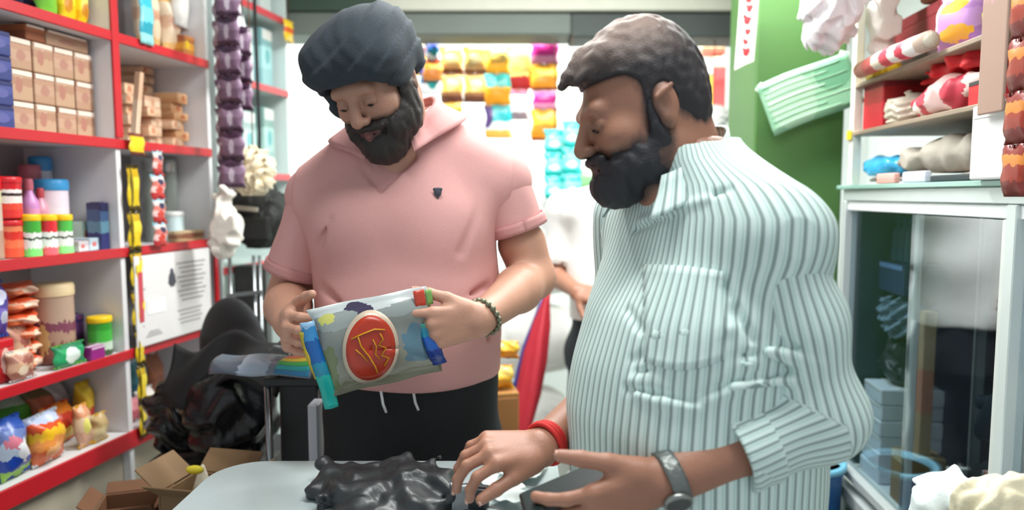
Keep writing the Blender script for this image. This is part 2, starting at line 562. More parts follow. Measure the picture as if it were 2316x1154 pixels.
def sculpt_head(V, H, nose=1.0, cheek=1.0):
    k, M = H.k, H.M
    E = lambda c, r, kk=0.02, op='u': V.ell(H.p(*c), np.array(r) * k, M, kk, op)
    Cp = lambda a, b, ra, rb=None, kk=0.01, op='u': V.cap(H.p(*a), H.p(*b), ra * k, (rb if rb else ra) * k, kk, op)
    E((0, -.012, .040), (.075, .094, .086), .0)
    E((0, .030, -.022), (.061, .062, .085), .03)
    E((0, .042, -.085), (.046, .044, .033), .03)
    for s in (-1, 1):
        E((s * .036, .058, -.026), (.030 * cheek, .028, .026), .02)
        E((s * .055, .010, -.065), (.018, .035, .030), .02)
    Cp((-.034, .084, .022), (.034, .084, .022), .0125, kk=.016)
    for s in (-1, 1):
        E((s * .031, .100, .002), (.017, .013, .0105), .010, 's')
        E((s * .031, .0835, .0005), (.0145, .0115, .0105), .003)
        Cp((s * .019, .0925, -.0045), (s * .043, .089, -.005), .0022, kk=.003)
    Cp((0, .092, .012), (0, .111 * nose, -.026), .0085, .0115, .010)
    E((0, .110 * nose, -.031), (.0125, .0115, .0105), .006)
    for s in (-1, 1):
        E((s * .0125, .101, -.034), (.0085, .0105, .008), .005)
        E((s * .007, .108 * nose, -.042), (.0028, .004, .0034), .003, 's')
    Cp((-.021, .0885, -.060), (0, .0985, -.0575), .0050, .0058, .006)
    Cp((.021, .0885, -.060), (0, .0985, -.0575), .0050, .0058, .006)
    Cp((-.018, .0885, -.0675), (0, .0965, -.0700), .0052, .0070, .006)
    Cp((.018, .0885, -.0675), (0, .0965, -.0700), .0052, .0070, .006)
    Cp((-.022, .0960, -.0640), (.022, .0960, -.0640), .0018, kk=.002, op='s')
    E((0, .083, -.100), (.021, .018, .016), .016)
    for s in (-1, 1):
        E((s * .076, -.006, .002), (.0085, .019, .030), .006)
        E((s * .074, -.004, -.024), (.0075, .011, .012), .008)
        E((s * .085, -.001, .003), (.0055, .010, .017), .004, 's')
        Cp((s * .082, .008, .012), (s * .083, -.018, .024), .0035, kk=.003)

def sculpt_hand(V, wrist, f, n, curl, side, length=1.0, thumb=(0.5, 0.85), tcurl=0.35, spread=0.10, curls=None):
    """Palm, four unequal fingers bent at three joints each, thumb from the side of the palm near the wrist.
    f points along the hand, n out of its back, side (+1/-1) picks the thumb side f x n."""
    f = nrm(f); n = np.array(n, float); n = nrm(n - f * (f @ n)); s = np.cross(f, n) * side
    w = np.array(wrist, float); L = length
    offs = [.030, .0105, -.0095, -.0285]
    kn = [w + f * (.090 - .004 * abs(i - 1.2) ** 1.6) * L + s * o * L + n * (.003 - .0025 * abs(i - 1.2)) * L for i, o in enumerate(offs)]
    for i in range(4):
        V.cap(w + s * offs[i] * .55 * L - n * .002, kn[i], .0155 * L, .0115 * L, .012)
    V.cap(w + f * .030 * L + s * .022 * L - n * .008 * L, w + f * .060 * L + s * .022 * L - n * .008 * L, .016 * L, .012 * L, .012)
    V.cap(w + f * .030 * L - s * .022 * L - n * .008 * L, w + f * .065 * L - s * .022 * L - n * .006 * L, .014 * L, .011 * L, .012)
    tips = []
    for i in range(4):
        ln = [.076, .085, .079, .062][i] * L
        cu = curls[i] if curls else curl
        d = nrm(f + s * spread * (1.2 - i))
        ax_d, ax_n = d, n
        p = kn[i]; ang = 0
        rad = [.0092, .0094, .0088, .0078][i] * L
        for q, (fr, cc) in enumerate(zip((.45, .31, .24), (cu[0], cu[1], cu[2]))):
            ang += cc
            dd = ax_d * math.cos(ang) - ax_n * math.sin(ang)
            p2 = p + dd * ln * fr
            V.cap(p, p2, rad * (1 - .07 * q), rad * (1 - .07 * (q + 1)), .0035 if q else .006)
            p = p2
        tips.append((p, dd))
    b = w + f * .022 * L + s * .026 * L - n * .006 * L
    d0 = nrm(f * thumb[0] + s * thumb[1] - n * .25)
    m1 = b + d0 * .040 * L
    V.cap(b, m1, .0165 * L, .0120 * L, .012)
    d1 = nrm(d0 * math.cos(tcurl) + f * math.sin(tcurl) * 1.0 - n * .15)
    m2 = m1 + d1 * .034 * L
    V.cap(m1, m2, .0112 * L, .0100 * L, .004)
    d2 = nrm(d1 + f * .35 * tcurl - n * .1)
    m3 = m2 + d2 * .026 * L
    V.cap(m2, m3, .0102 * L, .0082 * L, .004)
    tips.append((m3, d2))
    return tips, (f, n, s)

def nail(name, tip, d, n, root, m, r=.0055):
    """Finger nail: a small curved plate on the back of a finger tip."""
    tip = np.array(tip); d = nrm(d); n = nrm(n - d * (n @ d)); s = np.cross(d, n)
    def fn(u, v):
        a = (u - .5) * 2.0
        return tip + d * (v - .35) * r * 2.0 + s * math.sin(a) * r + n * (math.cos(a) * r * 1.15 + r * .15)
    me = grid_sheet(fn, 5, 4, .0008)
    for vv in me.vertices: vv.co -= root.location
    return link(name, me, m, root)

def kid(name, V, root, m, attrs=None, vq=None, label=None):
    v, q = V.nets() if vq is None else vq
    at = {k: f(v) for k, f in (attrs or {}).items()}
    me = np_mesh(rel(v, root.location), q, at)
    return link(name, me, m, root, label=label)

def kid_me(name, me, root, m, label=None):
    a = np.empty(len(me.vertices) * 3, np.float32); me.vertices.foreach_get('co', a)
    a = a.reshape(-1, 3) - np.array(root.location, np.float32)
    me.vertices.foreach_set('co', a.ravel()); me.update()
    return link(name, me, m, root, label=label)

def mixc(a, b, t):
    t = np.clip(t, 0, 1)[:, None]; return a * (1 - t) + b * t

def skin_colour(base, H, lips, blush, extra=None, tan=1.0):  # tan darkens the head: face shade painted into the skin colour
    base = np.array(lin(base)[:3]); lips = np.array(lin(lips)[:3]); blush = np.array(lin(blush)[:3])
    def fn(v):
        c = np.tile(base, (len(v), 1))
        l = H.local(v)
        inhead = (np.abs(l) < .14).all(1)
        d = np.sqrt((l[:, 0] / .024) ** 2 + ((l[:, 1] - .095) / .016) ** 2 + ((l[:, 2] + .064) / .010) ** 2)
        c = np.where(inhead[:, None], mixc(c, lips, (1.15 - d) * 4), c)
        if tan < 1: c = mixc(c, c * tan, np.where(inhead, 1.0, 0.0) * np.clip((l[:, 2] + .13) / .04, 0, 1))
        for sx in (-1, 1):
            d = np.sqrt(((l[:, 0] - sx * .040) / .028) ** 2 + ((l[:, 1] - .07) / .035) ** 2 + ((l[:, 2] + .02) / .025) ** 2)
            c = np.where(inhead[:, None], mixc(c, blush, .5 * (1 - d)), c)
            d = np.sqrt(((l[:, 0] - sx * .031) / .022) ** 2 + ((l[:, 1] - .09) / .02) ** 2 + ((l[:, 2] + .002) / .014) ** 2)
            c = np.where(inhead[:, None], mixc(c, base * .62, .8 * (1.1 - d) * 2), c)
        if extra is not None: c = extra(v, c)
        return c
    return fn

def shoe(root, c, yaw, m, sole):
    """Closed shoe: upper and sole."""
    V = Vox((-.07, -.14, 0), (.07, .20, .13), .006)
    V.rbox((0, .03, .012), (.047, .150, .012), None, .010)
    V2 = Vox((-.07, -.14, 0), (.07, .20, .13), .006)
    V2.cap((0, -.07, .055), (0, .09, .045), .046, .040, .03); V2.cap((0, .09, .042), (0, .14, .040), .040, .030, .02)
    V2.rbox((0, .03, -.030), (.10, .3, .05), None, .002, op='s')
    R = Matrix.Rotation(yaw, 4, 'Z')
    for nm, VV, mm in (('shoe', V2, m), ('sole', V, sole)):
        v, q = VV.nets()
        me = np_mesh(v, q)
        o = link(nm, me, mm, root, loc=(Vector(c) - root.location), rot=yaw)

def chain_line(pts, tag_r): return pts

skin_a = attr_mat('skin_fair', .52, .10, 260, .06, .05)
skin_b = attr_mat('skin_brown', .50, .12, 260, .05, .07)
hair_m = attr_mat('hair_fibres', .60, .35, 420, 0, .30, 160)
nail_m = mat('nail_plate', (214, 165, 150), .3)
eye_white = mat('eye_white', (215, 210, 205), .15)
iris_m = mat('iris_dark', (38, 24, 18), .1)
black_cloth = mat('black_track_cloth', (24, 26, 30), .8, var=.15, bump=.2, bscale=300)
shoe_m = mat('shoe_black', (22, 22, 24), .5)
sole_m = mat('shoe_sole', (70, 66, 62), .8)
cord_m = mat('white_cord', (225, 228, 230), .8)

def surf(V, H, x, z, off=0.0):
    y = .135
    prev = .1
    while y > .03:
        d = float(V.sample(H.p(x, y, z)[None])[0])
        if d < 0: break
        y -= .0007
    return H.p(x, y + off, z)

def eyes(root, H, V):
    for s in (-1, 1):
        c = H.p(s * .031, .0805, -.0005)
        V = Vox(c - .02, c + .02, .0016); V.ell(c, np.array([.0120, .0125, .0120]) * H.k)
        kid('eye', V, root, eye_white)
        c2 = H.p(s * .031, .0885, -.0058)
        V = Vox(c2 - .012, c2 + .012, .0012); V.ell(c2, np.array([.0062, .0058, .0058]) * H.k, H.M)
        kid('iris', V, root, iris_m)
        kid_me('eyelashes', tube([surf(V, H, s * (.017 + .0045 * i), -.0045 - .0006 * (3 - abs(i - 3)), .0006)
                                  for i in range(7)], [.0008, .0013, .0016, .0017, .0016, .0013, .0007], 6), root, hair_dark)
        kid_me('eyebrow', tube([surf(V, H, s * (.013 + .0058 * i), .0205 + .0035 * math.sin(i * .5), .0008) for i in range(7)],
                               [.0022, .0036, .0040, .0038, .0034, .0026, .0012], 8), root, hair_dark)

hair_dark = mat('eyebrow_hair', (26, 21, 20), .7, var=.3, scale=200, bump=.5, bscale=300)

# ------------------------------------------------------------------ person in the turban
pink = mat('pink_pique', (216, 160, 157), .85, var=.05, scale=260, bump=.25, bscale=700)
pink_dark = mat('pink_rib', (204, 146, 144), .85, var=.06, scale=300, bump=.3, bscale=700)
def build_turban_man():
    root = empty('person', (-.23, 1.56, 0), 0, 'standing person in a navy turban and pink polo shirt holding a foil snack packet', 'person')
    fb = nrm((-.10, -.99, 0)); exb = (.99, -.10)
    # torso sections: z, cx, cy, rx, ry (world)
    T = [(.80, -.222, 1.57, .185, .135), (.95, -.222, 1.565, .195, .145), (1.04, -.222, 1.555, .192, .150), (1.14, -.224, 1.545, .196, .155),
         (1.22, -.226, 1.545, .198, .150), (1.32, -.236, 1.55, .200, .138), (1.42, -.243, 1.555, .204, .128), (1.49, -.240, 1.56, .198, .114),
         (1.53, -.238, 1.565, .168, .100), (1.57, -.238, 1.56, .120, .088), (1.605, -.240, 1.55, .085, .072), (1.635, -.243, 1.545, .062, .062)]
    sh_r, el_r, wr_r = (-.428, 1.56, 1.448), tuple(P(652, 680, 1.57)), tuple(P(652, 730, 1.36))
    sh_l, el_l, wr_l = (-.026, 1.555, 1.482), tuple(P(1206, 628, 1.575)), tuple(P(1085, 724, 1.305))
    H = HeadSpace(P(850, 186, 1.42), frame((-.28, -.76, -.56), (-.28, -.35, .90)), 1.0)
    # --- body: torso core, head and neck, each forearm with its hand
    parts = []
    V = Vox((-.50, 1.35, .80), (.04, 1.75, 1.66), .009)
    V.loft(T, exb, grow=-.012)
    V.cap((-.24, 1.56, 1.50), sh_r, .055, .045, .05); V.cap((-.24, 1.56, 1.50), sh_l, .055, .045, .05)
    parts.append(V.nets())
    lo = np.array(H.c) - (.17, .17, .30); hi = np.array(H.c) + (.20, .20, .17)
    V = Vox(lo, hi, .0026)
    sculpt_head(V, H)
    V.cap(H.p(0, -.035, -.05), (-.243, 1.550, 1.50), .058, .062, .03)
    V.cap(H.p(0, -.020, -.09), (-.238, 1.520, 1.47), .045, .06, .03)
    headV = V
    parts.append(V.nets())
    V = Vox((-.60, 1.22, 1.08), (-.34, 1.64, 1.40), .0026)
    V.chain([(np.array(sh_r) * .35 + np.array(el_r) * .65, .052), (el_r, .046), (np.array(el_r) * .68 + np.array(wr_r) * .32, .047), (wr_r, .030)], .02)
    tr, fr = sculpt_hand(V, wr_r, (.24, -.75, -.02), (-.95, -.25, .1), (.55, .7, .5), -1, 1.0, (.7, .6), .5)
    parts.append(V.nets())
    V = Vox((-.29, 1.14, 1.08), (.12, 1.66, 1.42), .0026)
    V.chain([(np.array(sh_l) * .35 + np.array(el_l) * .65, .054), (el_l, .047), (np.array(el_l) * .68 + np.array(wr_l) * .32, .047), (wr_l, .029)], .02)
    tl, fl = sculpt_hand(V, wr_l, (-.93, -.32, -.13), (-.25, -.88, -.10), None, 1, 1.0, (.75, .55), .5, .12,
                         [(.18, .12, .10), (.95, .9, .5), (1.05, 1.0, .6), (1.1, 1.0, .6)])
    parts.append(V.nets())
    # --- beard
    B = Vox(lo, hi, .003)
    E = lambda c, r, kk=.02, op='u': B.ell(H.p(*c), np.array(r) * H.k, H.M, kk, op)
    E((0, .060, -.092), (.050, .044, .042), 0)
    for s in (-1, 1):
        E((s * .054, .026, -.064), (.026, .044, .044), .02)
        E((s * .070, .012, -.020), (.012, .026, .046), .012)
        E((s * .024, .094, -.048), (.023, .012, .009), .008)
        E((s * .045, .062, -.066), (.020, .028, .030), .012)
    E((0, .104, -.046), (.020, .008, .008), .006)
    E((0, .060, -.112), (.040, .040, .030), .03)
    E((0, .106, -.064), (.017, .014, .0065), .003, 's')
    B.folds(lo, hi, .0009, [(300, 80, 40, 1), (-120, 260, 60, .8), (90, 200, 240, .6)], 3)
    bs = B.sample
    dark = np.array(lin((30, 24, 24))[:3])
    def stubble(v, c):
        d = bs(v)
        return mixc(c, dark, (.010 - d) / .011)
    body_c = skin_colour((196, 146, 124), H, (150, 84, 82), (176, 116, 98), stubble, .72)  # last factor paints the turban's shade into his face colour
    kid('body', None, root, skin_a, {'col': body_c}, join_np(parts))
    kid('beard', B, root, hair_m, {'col': lambda v: np.tile(np.array(lin((34, 28, 27))[:3]), (len(v), 1))}, label='full black beard with moustache')
    eyes(root, H, headV)
    # --- turban: wrapped cloth bands
    lo2 = np.array(H.c) - (.20, .20, .08); hi2 = np.array(H.c) + (.20, .22, .26)
    TV = Vox(lo2, hi2, .0032)
    E = lambda c, r, kk=.02, op='u': TV.ell(H.p(*c), np.array(r) * H.k, H.M, kk, op)
    E((-.002, -.014, .068), (.099, .117, .064), 0)
    E((0, -.010, .045), (.092, .108, .058), .03)
    E((-.046, .048, .066), (.056, .056, .048), .03)
    E((.048, .046, .064), (.053, .055, .050), .03)
    E((.022, -.010, .098), (.062, .082, .040), .03)
    E((-.046, -.005, .084), (.057, .082, .046), .03)
    E((0, -.06, .010), (.086, .058, .050), .03)
    for s in (-1, 1):
        E((s * .074, .012, .018), (.018, .044, .030), .012)
    E((-.074, .030, -.012), (.020, .036, .040), .02)
    def wraps(X, Y, Z):
        px, py, pz = X - H.c[0], Y - H.c[1], Z - H.c[2]
        M = H.M
        lx = px * M[0, 0] + py * M[1, 0] + pz * M[2, 0]
        ly = px * M[0, 1] + py * M[1, 1] + pz * M[2, 1]
        lz = px * M[0, 2] + py * M[1, 2] + pz * M[2, 2]
        w1 = lz - .42 * lx - .9 * lx * lx + .12 * ly
        ph = w1 / .040 + .2
        saw = (ph - np.floor(ph))
        out = .0052 * (np.minimum(saw * 1.1, (1 - saw) * 6.0) - .5)
        return -out.astype(np.float32) + .0005 * np.sin(lx * 200 + lz * 160)
    TV.apply(lo2, hi2, wraps, 0, 'add', pad=0)
    # face opening: flat lower edge that rises a little over the forehead
    R = H.M
    TV.rbox(H.p(.002, .100, -.020), np.array([.062, .080, .062]) * H.k, R, .020, .006, 's')
    TV.rbox(H.p(.06, 0, -.105), np.array([.125, .2, .088]) * H.k, R, .01, .004, 's')
    TV.rbox(H.p(-.10, 0, -.135), np.array([.10, .2, .088]) * H.k, R, .01, .004, 's')
    kid('turban', TV, root, mat('turban_cotton', (44, 53, 61), .88, var=.10, scale=60, bump=.3, bscale=380), label='navy grey wrapped turban')
    # --- polo shirt
    V = Vox((-.58, 1.34, 1.02), (.12, 1.74, 1.68), .0042)
    V.loft([t for t in T if t[0] > 1.0], exb, grow=.004)
    V.rbox((-.22, 1.55, .99), (.35, .35, .066), None, .004, .01, 's')
    V.cap((-.28, 1.56, 1.555), sh_r, .052, .070, .05); V.cap((-.20, 1.56, 1.585), sh_l, .052, .070, .05)
    # belly and chest
    V.ell((-.225, 1.46, 1.16), (.15, .07, .11), None, .06)
    V.ell((-.325, 1.475, 1.385), (.085, .06, .07), None, .06); V.ell((-.155, 1.475, 1.385), (.085, .06, .07), None, .06)
    V.folds((-.58, 1.34, 1.02), (.12, 1.74, 1.62), .0016, [(6, 0, 24, 1), (20, 10, 12, .8), (-14, 0, 30, .6)], 5)
    for a, b in (((-.10, 1.415, 1.335), (-.05, 1.44, 1.46)), ((-.41, 1.44, 1.32), (-.36, 1.425, 1.40)), ((-.06, 1.44, 1.20), (-.12, 1.41, 1.13)),
                 ((-.05, 1.45, 1.16), (-.16, 1.405, 1.09)), ((-.38, 1.43, 1.14), (-.30, 1.40, 1.08)), ((-.045, 1.46, 1.26), (-.11, 1.42, 1.24)),
                 ((-.40, 1.45, 1.26), (-.34, 1.42, 1.23))):
        V.cap(a, b, .004, .002, .018, 's')
    for a, b in (((-.08, 1.425, 1.18), (-.17, 1.40, 1.115)), ((-.06, 1.45, 1.235), (-.13, 1.415, 1.19)), ((-.37, 1.425, 1.17), (-.29, 1.40, 1.10))):
        V.cap(a, b, .006, .003, .02)
    # neck hole and the open placket
    V.cap((-.245, 1.525, 1.76), (-.245, 1.540, 1.575), .078, .068, .01, 's')
    vb = np.array(P(862, 428, 1.432))
    for px, py in ((800, 352), (832, 345), (866, 340), (900, 345), (925, 352)):
        V.cap(np.array(P(px, py, 1.452)), vb, .018, .006, .004, 's')
    kid('polo_shirt', V, root, pink)
    # sleeves
    for sh, el, t_end in ((sh_r, el_r, .74), (sh_l, el_l, .50)):
        sh_, el_ = np.array(sh), np.array(el)
        d = nrm(el_ - sh_); e = sh_ + (el_ - sh_) * t_end
        V = Vox(np.minimum(sh_, e) - .11, np.maximum(sh_, e) + .11, .0038)
        V.cap(sh_ - d * .005 + np.array((.012 if sh[0] < -.2 else -.012, 0, 0)), e + d * .04, .0715, .066, 0)
        V.folds(V.lo, np.array([a[-1] for a in V.ax]), .0018, [(30, 18, 26, 1), (-22, 10, 34, .8)], 8)
        V.cap(e - d * .020, e + d * .10, .0590, .0590, .002, 's')
        Rm = frame(np.cross(d, (0, 1, .3)), d)
        V.rbox(e + d * .10, (.12, .12, .10), Rm, .002, 0, 's')
        inner = sh_ + np.array((.10 if sh[0] < -.2 else -.10, 0, 0.0))
        sl = kid('sleeve', V, root, pink)
        # hem band of the sleeve
        u = nrm(np.cross(d, (0, 0, 1))); w = np.cross(d, u)
        pts = lambda s_, t_: e + d * (-.022 + .024 * t_) + (u * math.cos(s_ * 6.2832) + w * math.sin(s_ * 6.2832)) * .0690
        me = grid_sheet(pts, 33, 4, .003)
        kid_me('sleeve_hem', me, root, pink_dark)
    # collar: two flaps that fold out from the neck
    cz = np.array((-.243, 1.535))
    def collar(s_, t_):
        k_ = s_ * 2 - 1
        a = math.pi / 2 - k_ * math.pi * .86                 # 0 = his left ... runs round the back of the neck
        dx, dy = math.cos(a), math.sin(a)
        front = max(0, abs(k_) - .35) / .65
        outw = .002 + .042 * t_ + .030 * t_ * math.sin(min(1, front * 1.25) * math.pi)
        roll = math.sin(min(t_ * 3, 1) * math.pi) * .010
        x = cz[0] + dx * (.073 + outw)
        y = cz[1] + dy * (.070 + outw * .85) - .012 * front
        z = 1.652 + .16 * (x + .243) - .075 * front ** 1.3 - t_ * (.034 + .016 * front) + roll
        if front > .8: y -= (front - .8) * .10
        return (x, y, z)
    kid_me('collar', grid_sheet(collar, 57, 8, .0035), root, pink_dark)
    # embroidered chest badge, small dark crest
    c = P(990, 435, 1.418)
    V = Vox(np.array(c) - .02, np.array(c) + .02, .0016)
    c = np.array(c)
    V.ell(c, (.008, .004, .009)); V.cap(c + (-.007, 0, .006), c + (.007, 0, .006), .003, .003, .002); V.cap(c, c + (0, 0, -.011), .004, .002, .002)
    kid('chest_badge', V, root, mat('badge_thread', (70, 70, 82), .8), label='small dark embroidered badge')
    # --- track pants
    V = Vox((-.47, 1.34, .05), (.03, 1.78, 1.10), .008)
    V.loft([(.80, -.222, 1.57, .190, .142), (.95, -.222, 1.562, .196, .148), (1.03, -.222, 1.555, .190, .146), (1.09, -.222, 1.555, .187, .144)], exb)
    for s in (-1, 1):
        V.chain([((-.222 + s * .085, 1.565, .85), .110), ((-.222 + s * .10, 1.56, .50), .085), ((-.222 + s * .11, 1.575, .10), .066)], .05)
    V.folds((-.47, 1.34, .05), (.03, 1.78, 1.10), .003, [(8, 0, 30, 1), (26, 6, 14, .7)], 9)
    V.rbox((-.222, 1.56, 1.20), (.4, .4, .125), None, .002, 0, 's')
    kid('track_pants', V, root, black_cloth)
    for px, l in ((862, .045), (935, .040)):
        p = P(px, 884, 1.405)
        kid_me('drawstring', tube([p + Vector((0, .006, .012)), p + Vector((0, -.002, 0)), p + Vector((.004, -.003, -l * .6)), p + Vector((.010, -.001, -l))], .0028, 8), root, cord_m)
    for s in (-1, 1):
        shoe(root, (-.222 + s * .115, 1.54, 0), math.pi + s * -.15, shoe_m, sole_m)
    # --- bracelet at his left wrist
    w = np.array(wr_l); d = nrm(np.array(wr_l) - np.array(el_l)); u = nrm(np.cross(d, (0, 0, 1))); v_ = np.cross(d, u)
    bm = bmesh.new()
    for i in range(18):
        a = i / 18 * 2 * math.pi
        p = w - d * .012 + (u * math.cos(a) + v_ * math.sin(a)) * .0335 + d * .006 * math.sin(a * 2)
        bmesh.ops.create_icosphere(bm, subdivisions=1, radius=.0068, matrix=Matrix.Translation(p))
    kid_me('beaded_bracelet', bm_mesh(bm, True), root, mat('bead_silver_green', (120, 122, 100), .35, metal=.4))
    for (t, dd), fr_ in list(zip(tl[:1], [fl])) + list(zip(tr[:4], [fr] * 4)):
        pass
    nail('nail', tl[0][0], tl[0][1], fl[1], root, nail_m)
    nail('nail', tl[4][0], tl[4][1], fl[2] * .6 + fl[1] * .6, root, nail_m)
    return root, tl, tr, H

turban_man, tipsAL, tipsAR, headA = build_turban_man()

# ------------------------------------------------------------------ person in the striped shirt
def stripe_mat():
    m, nt, b = new_mat('striped_shirt_cloth')
    N, L = nt.nodes, nt.links
    a = N.new('ShaderNodeAttribute'); a.attribute_name = 'stripe'
    def pulse(period, width, off):
        d = N.new('ShaderNodeMath'); d.operation = 'MULTIPLY_ADD'; d.inputs[1].default_value = 1 / period; d.inputs[2].default_value = off + 500
        L.new(a.outputs['Fac'], d.inputs[0])
        f = N.new('ShaderNodeMath'); f.operation = 'FRACT'; L.new(d.outputs[0], f.inputs[0])
        s = N.new('ShaderNodeMath'); s.operation = 'SUBTRACT'; L.new(f.outputs[0], s.inputs[0]); s.inputs[1].default_value = .5
        ab = N.new('ShaderNodeMath'); ab.operation = 'ABSOLUTE'; L.new(s.outputs[0], ab.inputs[0])
        mr = N.new('ShaderNodeMapRange'); mr.inputs['From Min'].default_value = width; mr.inputs['From Max'].default_value = width + .06
        mr.inputs['To Min'].default_value = 1; mr.inputs['To Max'].default_value = 0
        L.new(ab.outputs[0], mr.inputs['Value']); return mr.outputs[0]
    p1, p2 = pulse(.0125, .115, 0), pulse(.0125, .02, .36)
    mx = N.new('ShaderNodeMix'); mx.data_type = 'RGBA'; mx.inputs[6].default_value = lin((222, 240, 236)); mx.inputs[7].default_value = lin((146, 166, 161))
    L.new(p1, mx.inputs[0])
    mx2 = N.new('ShaderNodeMix'); mx2.data_type = 'RGBA'; mx2.inputs[7].default_value = lin((176, 212, 204))
    L.new(p2, mx2.inputs[0]); L.new(mx.outputs[2], mx2.inputs[6])
    L.new(mx2.outputs[2], b.inputs['Base Color'])
    b.inputs['Roughness'].default_value = .8
    tc = N.new('ShaderNodeTexCoord'); n2 = N.new('ShaderNodeTexNoise'); n2.inputs['Scale'].default_value = 420
    L.new(tc.outputs['Object'], n2.inputs['Vector'])
    bp = N.new('ShaderNodeBump'); bp.inputs['Strength'].default_value = .12; bp.inputs['Distance'].default_value = .003
    L.new(n2.outputs['Fac'], bp.inputs['Height']); L.new(bp.outputs['Normal'], b.inputs['Normal'])
    return m
stripe = stripe_mat()
button_m = mat('shirt_button', (225, 226, 222), .3)
grey_trousers = mat('grey_trousers', (58, 62, 70), .85, var=.1, bump=.2, bscale=300)

def seg_coord(v, pts, rad, up0):
    """Distance round a limb (for stripes that run along it)."""
    best = np.full(len(v), 1e9); out = np.zeros(len(v))
    u = np.array(up0, float)
    for a, b in zip(pts[:-1], pts[1:]):
        a, b = np.array(a), np.array(b); d = nrm(b - a); u = nrm(u - d * (u @ d)); w = np.cross(d, u)
        r = v - a; t = np.clip(r @ d, 0, np.linalg.norm(b - a)); q = r - t[:, None] * d
        dist = np.linalg.norm(q, axis=1); ang = np.arctan2(q @ w, q @ u)
        m = dist < best
        best = np.where(m, dist, best); out = np.where(m, ang * rad, out)
    return out

